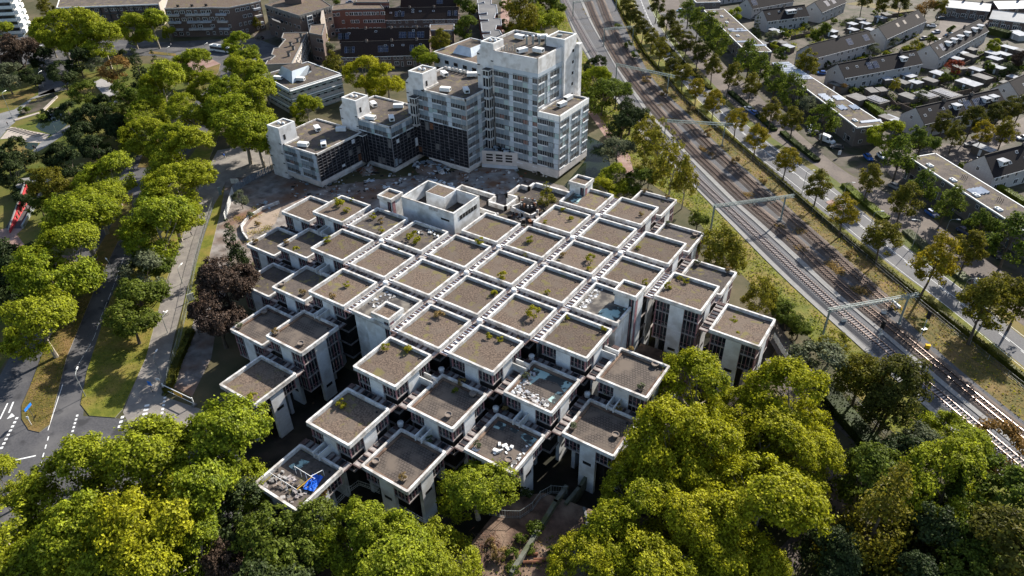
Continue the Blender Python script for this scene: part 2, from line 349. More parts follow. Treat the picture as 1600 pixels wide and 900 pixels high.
sheet('concrete_slab', [(430, 302), (475, 297), (500, 292), (520, 300), (470, 318), (432, 322)], MATS['cracked_concrete_yard'], .028)
sheet('sandy_court', [(440, 322), (412, 332), (394, 343), (384, 356), (388, 372), (430, 350)], mat('sand', (.30, .235, .18), (.24, .19, .145), .6), .026)
sheet('front_yard', [(735, 905), (735, 850), (790, 780), (850, 770), (935, 800), (900, 850), (850, 960), (740, 960)], soil, .02)
sheet('footpath', [(1210, 500), (1255, 560), (1320, 640), (1400, 720), (1380, 740), (1300, 660), (1225, 570), (1195, 520)], paveb, .02)
sheet('footpath', [(1300, 700), (1330, 720), (1320, 800), (1270, 860), (1210, 930), (1180, 900), (1270, 800)], paveb, .02)
sheet('pool_forecourt', [(1195, 560), (1240, 560), (1280, 620), (1230, 640)], paveb, .016)
# --- upper left streets
sheet('street', [(-60, 80), (40, 55), (260, 66), (330, 62), (400, 60), (440, 75), (400, 120), (360, 190), (335, 170), (345, 112), (250, 88), (90, 82), (20, 110)], asph, .010)
sheet('street', [(60, 30), (130, 30), (105, 140), (60, 150)], asph, .012)
sheet('pavement', [(330, 92), (345, 100), (340, 112), (250, 112), (235, 98)], paver, .014)
sheet('pavement', [(395, 52), (430, 45), (430, 58), (400, 66)], paveb, .014)
raised('grass_verge', [(235, 80), (275, 84), (275, 88), (232, 84)], dryg, cpath, .1)
raised('grass_verge', [(250, 108), (275, 110), (278, 116), (255, 120)], dryg, cpath, .1)
raised('grass_verge', [(318, 108), (344, 100), (342, 112), (330, 130), (300, 132)], dryg, cpath, .1)
sheet('parking_court', [(385, 78), (415, 70), (420, 100), (410, 120), (385, 118)], asph, .014)
# --- plaza and pond
def c3(x, y): return (x*.15, 120+y*.15)
sheet('stone_path', [c3(*p) for p in [(-100, 410), (150, 340), (330, 220), (560, 120), (580, 160), (330, 235), (200, 400), (150, 480), (100, 520), (0, 640), (-100, 700)]], stone, .012)
sheet('dry_lawn', [c3(*p) for p in [(-60, 200), (200, 150), (420, 130), (330, 215), (150, 320), (-60, 330)]], dryg, .010)
sheet('dry_lawn', [c3(*p) for p in [(1050, 770), (1300, 700), (1310, 790), (1100, 850)]], dryg, .010)
sheet('dry_lawn', [c3(*p) for p in [(1320, 330), (1440, 340), (1420, 440), (1280, 470)]], dryg, .010)
sheet('planting_bed', [c3(*p) for p in [(180, 420), (270, 290), (560, 170), (590, 200), (430, 350)]], gard, .014)
sheet('pond', [c3(*p) for p in [(370, 520), (470, 380), (640, 300), (700, 440), (700, 500), (560, 610), (420, 560)]], water, .016)
sheet('pond', [c3(*p) for p in [(250, 690), (400, 680), (390, 730), (320, 770), (260, 740)]], water, .016)
sheet('stepped_square', [c3(*p) for p in [(0, 650), (110, 520), (350, 570), (520, 600), (440, 690), (250, 680), (100, 640)]], beige, .018)
sheet('stone_path', [c3(*p) for p in [(320, 800), (420, 690), (720, 500), (760, 540), (480, 730), (360, 800)]], stone, .02)
for q in ([(155, 450), (410, 375), (410, 390), (160, 465)], [(490, 360), (750, 280), (765, 290), (500, 375)], [(440, 350), (595, 200), (605, 215), (455, 365)]):
    b = MB(); b.prism([tuple(W(*c3(*p)))[:2] for p in q], 0, .35, beige); tag(b.build('pond_wall'), kind='structure')
st = MB()
for i in range(9):
    p = W(*c3(120+i*36, 545+i*9)); st.obox(p, 1.1, 3.0, .5, 0, .4, beige)
tag(st.build('pond_steps'), kind='structure')
b = MB(); b.prism([tuple(W(*c3(*p)))[:2] for p in [(975, 70), (1060, 30), (1190, 90), (1240, 170), (1225, 270), (1170, 300)]], 0, .5, cpath, mat('pale_terrace', (.30, .285, .27), (.25, .24, .23), 1))
tag(b.build('concrete_terrace'), kind='structure')
# --- tower side pond
sheet('canal', [(880, 292), (915, 250), (918, 212), (945, 225), (955, 262), (935, 290), (900, 300)], water, .012)
sheet('garden_path', [(915, 170), (925, 168), (955, 205), (985, 245), (990, 270), (975, 270), (950, 220)], paver, .014)
# --- railway
ll = ext(smooth([W(*p) for p in [(852, -60), (876, 0), (896, 52), (938, 122), (998, 206), (1070, 278), (1210, 420), (1346, 544), (1460, 648), (1600, 775), (1700, 866)]]))
rl = ext(smooth([W(*p) for p in [(930, -60), (958, 0), (985, 60), (1022, 125), (1075, 178), (1130, 234), (1206, 300), (1340, 425), (1416, 500), (1490, 570), (1640, 690)]]))
bankl = ext([W(*p) for p in [(850, -60), (862, 20), (885, 80), (920, 140), (950, 220), (1000, 275), (1080, 330), (1130, 400), (1200, 470), (1260, 520), (1330, 610), (1420, 700), (1560, 820), (1640, 900)]])
def resample(l, n):
    d = [0]
    for a, c in zip(l, l[1:]): d.append(d[-1]+(c-a).length)
    out = []; k = 0
    for i in range(n):
        t = d[-1]*i/(n-1)
        while k < len(l)-2 and d[k+1] < t: k += 1
        out.append(l[k].lerp(l[k+1], (t-d[k])/max(1e-6, d[k+1]-d[k])))
    return out
N = 76
L1, R1, B1 = resample(ll, N), resample(rl, N), resample(bankl, N)
strip('railway_bank', B1, L1, ylg, .006)
strip('ballast_bed', L1, R1, ball, .010)
hl = ext(smooth([W(*p) for p in [(935, -60), (960, 0), (985, 45), (1008, 86), (1040, 120), (1086, 172), (1108, 190), (1160, 232), (1226, 289), (1280, 338), (1380, 420), (1440, 468), (1520, 530), (1640, 625)]]))
rdl = ext(smooth([W(*p) for p in [(966, -60), (990, 0), (1010, 45), (1040, 95), (1075, 138), (1120, 184), (1170, 236), (1230, 288), (1300, 342), (1396, 418), (1452, 458), (1520, 510), (1640, 605)]]))
rdr = ext(smooth([W(*p) for p in [(990, -60), (1012, 0), (1030, 40), (1062, 86), (1100, 130), (1144, 176), (1200, 222), (1268, 266), (1316, 304), (1350, 332), (1404, 376), (1508, 456), (1640, 560)]]))
RL, RR, HL = resample(rdl, N), resample(rdr, N), resample(hl, N)
strip('railway_verge', R1, HL, dryg, .012)
strip('roadside_verge', HL, RL, ylg, .016)
strip('main_road', RL, RR, asph2, .020)
mid = [(a+c)/2 for a, c in zip(RL, RR)]
mk = MB()
def dash(line, off, on, gap, wd, z, b):
    l = offset(line, off); l = resample(l, int(sum((c-a).length for a, c in zip(l, l[1:]))/.5)); i = 0
    while i < len(l)-2:
        j = min(len(l)-1, i+int(on/.5))
        for a, c in zip(l[i:j], l[i+1:j+1]):
            t = (c-a).normalized(); n = Vector((-t.y, t.x, 0))*wd/2
            b.face([(p.x, p.y, z) for p in (a-n, c-n, c+n, a+n)], wpaint)
        i = j+max(0, int(gap/.5))
        if gap == 0: i = j
dash(mid, .2, 3, 3, .14, .026, mk); dash(mid, -.2, 3, 0, .12, .026, mk); dash(mid, 4.1, 2, 0, .1, .026, mk); dash(mid, -4.1, 2, 0, .1, .026, mk)
tag(mk.build('road_markings'), kind='structure')
ctr = smooth([W(*p) for p in [(122, 570), (146, 529), (158, 495), (180, 440), (204, 372), (232, 300)]])
mk = MB(); dash(ctr, 0, 3, 1.0, .07, .02, mk)
dash([W(101, 600), W(78, 672)], .35, 9, 0, .12, .02, mk); dash([W(76, 682), W(58, 745)], 0, 1.2, 1.0, .2, .02, mk)
dash([W(121, 648), W(106, 700), W(98, 740)], 0, .6, .8, .4, .02, mk)
dash([W(27, 652), W(0, 705)], 0, .7, .9, .5, .02, mk); dash([W(192, 650), W(185, 672)], 0, .7, .7, .6, .02, mk); dash([W(230, 632), W(223, 662)], 0, .7, .6, .9, .02, mk); dash([W(258, 620), W(250, 662)], 0, .6, .5, .5, .02, mk)
dash([W(56, 712), W(10, 722)], 0, 9, 0, .3, .02, mk); dash([W(12, 630), W(0, 655)], 0, 6, 0, .25, .02, mk); dash([W(21, 628), W(14, 645)], 0, 3, 0, .3, .02, mk)
a = W(17, 650); mk.face([(a.x+x, a.y+y, .02) for x, y in ((-.6, .5), (.2, -.9), (.7, .4))], wpaint)
for i in range(10):
    p = W(68+0*i, 75); mk.obox((W(45+i*2.2, 71).x, W(45+i*2.2, 71).y), .3, .5, .9, .02, .022, wpaint)
tag(mk.build('road_markings'), kind='structure')
def band(name, px, wd, m, h):
    l = resample(ext(smooth([W(*p) for p in px])), 80); a, c = offset(l, wd/2), offset(l, -wd/2); b = MB()
    for p, q, r_, s in zip(a, a[1:], c[1:], c):
        b.hexa([(p.x, p.y, 0), (s.x, s.y, 0), (r_.x, r_.y, 0), (q.x, q.y, 0)], [(p.x, p.y, h), (s.x, s.y, h), (r_.x, r_.y, h), (q.x, q.y, h)], m)
    return tag(b.build(name), kind='structure')
band('cable_duct_walk', [(880, 0), (900, 52), (942, 122), (1002, 206), (1074, 278), (1214, 420), (1350, 544), (1464, 648), (1604, 775)], 1.3, cpath, .14)
band('cable_duct_walk', [(908, 0), (926, 38), (948, 76), (972, 118), (1000, 158), (1014, 178), (1054, 220), (1090, 258), (1146, 314), (1180, 344), (1250, 408), (1304, 458), (1336, 482), (1376, 516), (1410, 545), (1460, 588), (1556, 667), (1604, 708)], 1.5, cpath, .14)
TRK = {
 'A': [(876, -14), (882, 2), (902, 40), (926, 82), (950, 120), (1004, 188), (1056, 246), (1090, 282), (1140, 330), (1220, 404), (1237, 420), (1304, 480), (1372, 537), (1435, 592), (1534, 675), (1592, 724), (1660, 782)],
 'B': [(910, -16), (918, 0), (930, 30), (948, 64), (972, 104), (1002, 144), (1048, 198), (1088, 242), (1132, 284), (1180, 328), (1240, 378), (1284, 422), (1336, 468), (1398, 518), (1454, 564), (1502, 604), (1556, 648), (1600, 683), (1660, 732)],
 'C': [(930, -16), (938, 0), (950, 30), (966, 64), (992, 104), (1026, 146), (1072, 192), (1120, 240), (1166, 281), (1194, 307), (1220, 328), (1300, 398), (1324, 420), (1366, 458), (1396, 484)]}
TL = {'A': 'single railway track on pale sleepers nearest the pavilion office', 'B': 'middle railway track of rusty rails between two walkways and weeds', 'C': 'railway track ending at the yellow buffer stop beside the road hedge'}
for k, px in TRK.items():
    l = smooth([W(*p) for p in px]); l = ext(l) if k != 'C' else l; ln = sum((c-a).length for a, c in zip(l, l[1:])); l = resample(l, int(ln/1.0))
    root = empty('railway_track', (0, 0, 0), 0, TL[k], 'railway track', 'railway tracks')
    bed = MB(); a, c = offset(l, 1.75), offset(l, -1.75); a2, c2_ = offset(l, 2.6), offset(l, -2.6)
    bm_ = ball if k == 'A' else ballb
    for i in range(len(l)-1):
        bed.face([(p.x, p.y, .30) for p in (a[i], c[i], c[i+1], a[i+1])][::-1], bm_)
        bed.face([(a2[i].x, a2[i].y, .012), (a[i].x, a[i].y, .30), (a[i+1].x, a[i+1].y, .30), (a2[i+1].x, a2[i+1].y, .012)], bm_)
        bed.face([(c[i].x, c[i].y, .30), (c2_[i].x, c2_[i].y, .012), (c2_[i+1].x, c2_[i+1].y, .012), (c[i+1].x, c[i+1].y, .30)], bm_)
    bed.build('ballast', root)
    sl_ = MB(); ls = resample(l, int(ln/.75))
    for p, q in zip(ls, ls[1:]):
        d = (q-p); sl_.obox(p, math.atan2(d.y, d.x), .30, 2.6, .28, .40, slpr if k == 'A' else slpr2)
    tag(sl_.build('sleepers', root), kind='stuff')
    for sg in (-.76, .76):
        rb = MB(); o = offset(l, sg)
        for p, q in zip(o, o[1:]):
            d = (q-p); m_ = (p+q)/2; rb.obox(m_, math.atan2(d.y, d.x), d.length+.01, .10, .39, .56, rail)
        rb.build('rail', root)
# buffer stop
bp = W(1398, 482); b = MB(); b.obox(bp, -.75, 2.6, .4, .9, 1.5, wpaint)
for s in (-1, 1): b.cyl((bp.x+s*.8, bp.y-.4, .3), (bp.x+s*.8, bp.y, 1.3), .12, .12, yel); b.cyl((bp.x+s*.8+1.2, bp.y-1.6, .3), (bp.x+s*.8, bp.y, 1.3), .1, .1, yel)
tag(b.build('buffer_stop'), 'yellow and white buffer stop closing the shortest railway track', 'buffer stop')
# --- right: service street and housing ground
out1 = resample(offset(rdr, -3.2), N)
strip('planted_verge', RR, out1, grass, .024)
srv = resample(ext(smooth([W(*p) for p in [(1035, -60), (1060, 0), (1090, 60), (1180, 145), (1290, 245), (1360, 290), (1430, 320), (1510, 385), (1640, 470)]])), N)
strip('service_street', out1, srv, paveb, .028)
sheet('housing_ground', [(1030, -70), (1060, 0), (1100, 60), (1190, 150), (1290, 245), (1360, 290), (1430, 320), (1510, 385), (2000, 760), (2600, 500), (1750, -80), (1400, -60)], gard, .006)
sheet('housing_street', [(1240, 108), (1290, 112), (1370, 95), (1440, 78), (1465, 55), (1470, 26), (1545, 32), (1530, 50), (1500, 70), (1460, 88), (1380, 102), (1300, 120), (1270, 130)], paveb, .012)
sheet('housing_street', [(1380, 262), (1440, 235), (1530, 215), (1640, 165), (1640, 195), (1540, 240), (1500, 262), (1440, 285), (1400, 285)], paveb, .014)
sheet('grass_field', [(1320, 6), (1345, 2), (1440, 18), (1425, 24), (1375, 14)], dryg, .012)
sheet('back_street', [(1030, 20), (1062, 20), (1100, 62), (1080, 66)], asph, .034)
# far town ground
sheet('town_ground', [(420, -40), (900, -60), (860, 30), (760, 120), (560, 130), (420, 130)], gard, .006)
sheet('town_street', [(525, 10), (560, -30), (580, -30), (545, 12)], paveb, .012)
sheet('town_path', [(785, -20), (800, -20), (795, 40), (780, 60)], paver, .012)
# ------------------------------------------------------------------ the pavilion office
FH, PITCH, HS = 3.473, 12.0, 5.025
office = empty('office_building', (0, 0, 0), 0, 'derelict low office of dozens of square flat-roofed concrete pavilions set in a grid', 'office building')
LV = {}
for k, v in {0: [(0, 0), (1, 1), (2, 2), (1, 0), (2, 1), (2, 0), (3, -4), (3, -3), (3, -2), (2, -3), (2, -2), (2, -1), (3, -1), (1, -2), (1, -1), (4, -1), (4, 0), (5, 0), (5, 1),
                 (6, 0), (6, 1), (5, 2), (4, 1), (4, 2), (4, 3), (3, 0), (3, 1), (3, 2)],
             1: [(3, -5), (2, -4), (1, -3), (7, 1), (6, 2), (5, 3), (4, 4), (0, 1), (1, 2), (2, 3), (-1, 0), (0, -2)],
             2: [(2, -5), (1, -4), (-1, -2), (0, -3), (-2, 0), (-1, 1), (0, 2), (1, 3)]}.items():
    for q in v: LV[q] = k
NFL = {q: {0: 4, 1: 3, 2: 2}[k] for q, k in LV.items()}
for q in [(-2, 0), (-1, 1), (0, 2), (1, 3), (-1, -2)]: NFL[q] = 1
NFL[(2, 3)] = 2; NFL[(4, 4)] = 2; NFL[(4, 3)] = 3; NFL[(-1, 0)] = 2
TILED = [(0, 1), (-1, 1), (0, 2), (1, 2), (1, 3), (2, 3), (0, -2), (0, -3)]
DARKR = [(1, -3), (1, -4), (2, -4), (2, -5), (-2, 0), (3, -2), (3, -3), (7, 1), (6, 2), (5, 3)]  # both roofs just south of the machine room: shade painted in by darker gravel
def octa(h, c): return [(-h+c, -h), (h-c, -h), (h, -h+c), (h, h-c), (h-c, h), (-h+c, h), (-h, h-c), (-h, -h+c)]
b = MB(); b.ring(octa(HS, .2), octa(4.6, .12), -.82, 0, conc)
b.ring(octa(HS+.03, .2), octa(HS-.2, .2), -.86, -.72, mullg)
PAR = b.mesh('parapet')
def pmesh_variant(seed):
    r = random.Random(seed); b = MB(); b.ring(octa(HS, .2), octa(4.6, .12), -.82, 0, conc)
    b.ring(octa(4.59, .12), octa(4.1, .05), -.68, -.45, soil)
    return b.mesh('parapet')
PARL = pmesh_variant(1)
DECK = {}
for nm, m in (('g', grav), ('t', rtile), ('d', gravd), ('b', bitu)):
    b = MB(); b.box(-4.5, -4.5, -.8, 4.5, 4.5, -.66, m)
    b.cyl((3.2, 3.6, -.7), (3.2, 3.6, -.45), .18, .18, darkv, 8)
    DECK[nm] = b.mesh('roof_deck')
def window_mesh(zt, zb):
    """a glazed corner: two panes of dark glass meeting at a post, brown mullions, grey rail, blinds left behind"""
    r = random.Random(int(zb*100)); b = MB()
    b.box(1.5, -4.40, zb, 4.40, -4.36, zt, glass); b.box(4.36, -4.40, zb, 4.40, -1.5, zt, glass)
    for k in range(5):
        t = 1.5+.73*k; m = mull if k % 2 == 0 else mullg
        b.box(t-.04, -4.54, zb, t+.04, -4.40, zt, m); b.box(4.40, -t-.04, zb, 4.54, -t+.04, zt, m)
    b.box(4.34, -4.56, zb, 4.56, -4.34, zt, mull)
    b.box(1.5, -4.47, zb+.85, 4.44, -4.405, zb+.90, mull); b.box(4.405, -4.44, zb+.85, 4.47, -1.5, zb+.90, mull)
    for k in range(5):
        t = 1.6+r.random()*2.2; hgt = .3+r.random()*.5
        b.box(t, -4.345, zb+.05, t+.45, -4.30, zb+.1+hgt, wpaint) if r.random() < .5 else b.box(4.405, -t-.4, zb+.05, 4.42, -t, zb+hgt, shedg)
    return b.mesh('corner_window')
WIN = [window_mesh(-.83, -FH+.02)]+[window_mesh(-FH*k-.22, -FH*(k+1)+.02) for k in range(1, 4)]
WALLM = {}
def wall_mesh(n, zt, blank=False):
    key = (n, round(zt, 2), blank)
    if key in WALLM: return WALLM[key]
    b = MB(); zb = -FH*n; g = -zt-3.2; wm = conc3
    if blank: b.box(-4.6, -4.6, zb-.35, 4.6, 4.6, -.83, conc2)
    else:
        b.box(-4.3, -4.3, zb, 4.3, 4.3, -.83, darkv)
        for k in range(1, n+1): b.box(-4.62, -4.62, -FH*k-.2, 4.62, 4.62, -FH*k, slabm)
    b.box(-2.2, -2.2, g, 2.2, 2.2, zb-.35, darkv)
    for a in range(4):
        ca, sa = [(1, 0), (0, 1), (-1, 0), (0, -1)][a]
        def P(x, y, z): return (x*ca-y*sa, x*sa+y*ca, z)
        q = [(-1.5, -4.72), (1.5, -4.72), (1.5, -4.0), (-1.5, -4.0)]
        b.hexa([P(x, y, g) for x, y in q], [P(x, y, -.825) for x, y in q], wm)
        b.hexa([P(x, y, zb-1.9) for x, y in [(-.8, -4.735), (.8, -4.735), (.8, -4.7), (-.8, -4.7)]], [P(x, y, zb-1.2) for x, y in [(-.8, -4.735), (.8, -4.735), (.8, -4.7), (-.8, -4.7)]], darkv)
    WALLM[key] = b.mesh('pavilion'); return WALLM[key]
pav = {}
for (i, j), lv in LV.items():
    zt = 16-FH*lv; c = (j*PITCH+HS, i*PITCH+HS, zt)
    blank = (i, j) in ((1, -1), (3, 2))
    p = put('pavilion', wall_mesh(NFL[(i, j)], zt, blank), office, c); pav[(i, j)] = p
    put('parapet', PARL if (i, j) in TILED else PAR, p)
    m = 't' if (i, j) in TILED else 'd' if (i, j) in DARKR else 'b' if blank else 'g'
    put('roof_deck', DECK[m], p)
    if blank: continue
    for a, (d1, d2) in ((0, ((-1, 0), (0, 1))), (1, ((0, 1), (1, 0))), (3, ((0, -1), (-1, 0)))):
        nb = [LV.get((i+d[0], j+d[1])) for d in (d1, d2)]
        for s in range(NFL[(i, j)]):
            if all(v is not None and v <= lv+s for v in nb): continue
            put('corner_window', WIN[s], p, rz=a*math.pi/2)
# glazed streets between the pavilions
b = MB(); b.box(-.95, -5.0, -1.0, .95, 5.0, -.95, skyl)
for k in range(13): y = -5+k*10/12; b.box(-.95, y-.2, -.955, .95, y+.2, -.86, skyb)
b.box(-.97, -5, -1.05, -.82, 5, -.84, mullg); b.box(.82, -5, -1.05, .97, 5, -.84, mullg)
rr = random.Random(3)
for k in range(5): y = -4.4+rr.random()*8.8; b.box(-.5, y, -.86, .2+rr.random()*.4, y+.3, -.80, wpaint)
SKY = b.mesh('skylight')
b = MB(); b.box(-.95, -5.0, -1.0, .95, 5.0, -.95, asph)
for k in range(9): y = -5+k*10/8; b.box(-.95, y-.12, -.955, .95, y+.12, -.80, skyb); b.box(-.9, y+.2, -.955, .9, y+.95, -.93, rr.choice([stone, glass, slabm]) if k < 8 else skyb)
b.box(-.97, -5, -1.05, -.85, 5, -.84, slabm); b.box(.85, -5, -1.05, .97, 5, -.84, slabm)
SKYD = b.mesh('skylight')
for (i, j), lv in LV.items():
    for di, dj in ((0, 1), (1, 0)):
        q = (i+di, j+dj)
        if q in LV:
            zl = 16-FH*max(lv, LV[q])
            c = ((j+dj)*PITCH-.975, i*PITCH+HS, zl) if dj else (j*PITCH+HS, (i+di)*PITCH-.975, zl)
            put('skylight', SKY if dj and lv == LV[q] == 0 else SKYD, office, c, 0 if dj else math.pi/2)  # level strips running along X take the dark copy, painting in their shade
# crossings: a slab with a vent can
b = MB(); b.box(-1.0, -1.0, -1.15, 1.0, 1.0, -.88, slabm); b.lathe((.1, .1, -.9), [(.55, 0), (.55, .55), (.62, .6), (.5, .85), (0, .95)], acw)
VENT = b.mesh('roof_vent')
b = MB(); b.box(-1.0, -1.0, -1.15, 1.0, 1.0, -.88, slabm); b.obox((0, 0), .5, 1.0, .8, -.9, -.5, mullg); b.obox((.3, -.4), .2, .7, .5, -.9, -.6, skyl)
VENT2 = b.mesh('roof_hatch')
b = MB(); b.lathe((0, 0, -2.4), [(.5, 0), (.5, .9), (.62, .95), (.62, 1.1), (.5, 1.15), (.5, 1.9), (.6, 1.95), (.55, 2.15), (0, 2.35)], acw, 14)
CAN = b.mesh('vent_pipe')
for i in range(-2, 8):
    for j in range(-5, 5):
        n4 = [LV.get(q) for q in ((i, j), (i, j+1), (i+1, j), (i+1, j+1))]
        if all(v is not None for v in n4):
            x, y = (j+1)*PITCH-.975, (i+1)*PITCH-.975
            if max(n4) == 0: put('roof_vent' if (i+j) % 3 else 'roof_hatch', VENT if (i+j) % 3 else VENT2, office, (x, y, 16))
            else: put('vent_pipe', CAN, office, (x, y, 16-FH*max(n4)+.2))
# outside stairs stepping down to the lower roofs
b = MB()
b.box(-1.5, -.75, -1.3, 1.5, -.55, .75, conc2); b.box(-1.5, .55, -1.3, 1.5, .75, .75, conc2); b.box(-1.5, -.55, -1.3, 1.5, .55, -.9, slabm)
for k in range(4): b.box(.3+k*.3, -.55, -.9, .6+k*.3, .55, .1-k*.22, mullg)
STAIR = b.mesh('access_stair')
for (i, j), ax in [((0, 0), 0), ((1, 1), 0), ((2, 2), 0), ((0, 1), 1), ((-1, 0), 1), ((1, 2), 1), ((2, 3), 1), ((1, -2), 1), ((2, -3), 1), ((3, -4), 1)]:
    zl = 16-FH*(LV[(i, j)]+1)
    c = ((j+1)*PITCH-.9, i*PITCH+HS+2.2, zl) if ax == 0 else (j*PITCH+HS-.6, i*PITCH-1.1, zl)
    put('access_stair', STAIR, office, c, 0 if ax == 0 else -math.pi/2)
def penthouse(x0, y0, x1, y1, zt, zb, name='stair_tower', glassy=True):
    b = MB(); cx, cy = (x0+x1)/2, (y0+y1)/2; hx, hy = (x1-x0)/2, (y1-y0)/2
    b.box(x0+.25, y0+.25, zb, x1-.25, y1-.25, zt-.9, conc2)
    o = b.build(name, office)
    b = MB(); out = [(x0, y0), (x1, y0), (x1, y1), (x0, y1)]; inn = [(x0+.4, y0+.4), (x1-.4, y0+.4), (x1-.4, y1-.4), (x0+.4, y1-.4)]
    b.ring(out, inn, zt-.9, zt, conc); b.build('parapet', o)
    b = MB(); b.box(x0+.35, y0+.35, zt-.95, x1-.35, y1-.35, zt-.5, grav); b.build('roof_deck', o)
    b = MB()
    if glassy:
        b.box(x1-.24, y0+.5, zb, x1-.18, y0+1.5, zt-1, mull); b.box(x1-1.5, y0+.18, zb, x1-.5, y0+.24, zt-1, glass)
        b.box(x1-1.0, y0+.14, zb, x1-.9, y0+.2, zt-1, mull)
        b.build('window', o)
    return o
penthouse(-6.4, 12.0, -1.85, 16.4, 17.7, 4)
penthouse(30.0, 41.9, 34.9, 46.3, 18.8, 1)
penthouse(-1, 78.4, 3.8, 83, 18.4, 6)
penthouse(-37.5, 48.0, -33, 52.5, 18.0, 10)
# machine room: a high open-topped concrete box with a smaller box inside
b = MB(); x0, y0, x1, y1 = -31, 49.6, -15.1, 59.8
b.ring([(x0, y0), (x1, y0), (x1, y1), (x0, y1)], [(x0+.35, y0+.35), (x1-.35, y0+.35), (x1-.35, y1-.35), (x0+.35, y1-.35)], 10, 18.6, conc2)
b.ring([(x0-.03, y0-.03), (x1+.03, y0-.03), (x1+.03, y1+.03), (x0-.03, y1+.03)], [(x0+.38, y0+.38), (x1-.38, y0+.38), (x1-.38, y1-.38), (x0+.38, y1-.38)], 18.45, 18.7, conc)
mr = b.build('machine_room', office)
b = MB(); b.box(x0+.35, y0+.35, 10, x1-.35, y1-.35, 15.2, gravd); b.build('roof_deck', mr)
b = MB(); b.box(-27.5, 54.6, 15.2, -21.7, 59.3, 18.7, conc2); b.box(-27.3, 54.8, 18.7, -21.9, 59.1, 18.72, grav); b.build('lift_house', mr)
b = MB(); b.box(x1+.01, y0+2, 15.9, x1+.05, y1-1.2, 17.0, darkv)
for k in range(7): b.box(x1+.04, y0+2+k*1.1, 15.9, x1+.08, y0+2.1+k*1.1, 17.0, mullg)
b.build('louvre', mr)
b = MB(); b.box(-19, y0-.05, 16.0, -16.5, y0-.01, 16.5, darkv); b.build('louvre', mr)
b = MB(); b.box(-22.5, y0-.05, 17.7, -19.8, y0-.01, 18.44, mullg); b.build('louvre', mr)
b = MB()
for k in range(26): b.obox((-18.5+rr.uniform(-2.6, 2.6), 54+rr.uniform(-3, 4)), rr.random()*3, rr.uniform(.4, 1.4), rr.uniform(.3, .8), 15.2, 15.3+rr.random()*.5, rr.choice([mullg, rust, wpaint, darkv]))
tag(b.build('rubble', mr), kind='stuff')
# low roof with stepped parapets in front of the tower
poly = [(-38, 46.6), (-12.2, 46.6), (-12.2, 60), (-.4, 60), (-.4, 84), (-14.5, 84), (-14.5, 81), (-17.2, 81), (-17.2, 74.3), (-13.8, 74.3), (-13.8, 68.8), (-19.2, 68.8), (-19.2, 72.4), (-30, 72.4), (-30, 66), (-38, 66)]
b = MB(); b.prism(poly, 2, 11.0, conc2, gravd); lr = b.build('low_wing', office)
b = MB(); pp = [(-30, 72.2), (-19.0, 72.2), (-19.0, 68.6), (-13.6, 68.6), (-13.6, 74.5), (-17.0, 74.5), (-17.0, 80.8), (-14.3, 80.8), (-14.3, 83.8), (-4, 83.8)]
for p, q in zip(pp, pp[1:]):
    d = Vector((q[0]-p[0], q[1]-p[1])); b.obox(((p[0]+q[0])/2, (p[1]+q[1])/2), math.atan2(d.y, d.x), d.length+.6, .6, 11, 12.15, conc)
for p, q in [((-30, 72.2), (-30, 66)), ((-12.2, 69.1), (-5.6, 68)), ((-12.2, 69.1), (-10.6, 73.4)), ((-5.6, 68), (-5.3, 69.6)), ((-13.2, 61), (-13.2, 64.5)), ((-25, 64.5), (-13, 64.2)), ((-36, 63), (-33, 63)), ((-33, 63), (-33, 66)), ((-36, 59), (-36, 63))]:
    d = Vector((q[0]-p[0], q[1]-p[1])); b.obox(((p[0]+q[0])/2, (p[1]+q[1])/2), math.atan2(d.y, d.x), d.length+.4, .4, 11, 12.3, conc)
b.build('parapet', lr)
b = MB()
for k in range(60): b.obox((rr.uniform(-11, -3), rr.uniform(63, 74)), rr.random()*3, rr.uniform(.3, 1.6), rr.uniform(.3, .9), 11, 11.1+rr.random()*1.1, rr.choice([darkv, rust, mullg, darkv, slabm]))
tag(b.build('rubble', lr), kind='stuff')
b = MB(); b.lathe((-8.5, 71.5, 11), [(2.2, 0), (2.2, 1.8), (1.6, 2.6), (0, 3.0)], darkv, 10)
for k in range(12): a = k*.52; b.obox((-8.5+1.8*math.cos(a), 71.5+1.8*math.sin(a)), a, .5, .4, 11.6, 13.4+rr.random()*.6, mullg if k % 3 else rust)
b.build('broken_rooflight', lr)
# brown court deck between the pavilions on the right
b = MB(); b.box(34.8, 36.2, -1, 47.8, 47.4, 3.6, slabm, soil); b.box(34.8, 35.6, 3.2, 47.8, 36.1, 4.3, conc2); b.box(47.8, 30, -1, 60, 36, 2.0, slabm, paveb); b.build('court_deck', office)
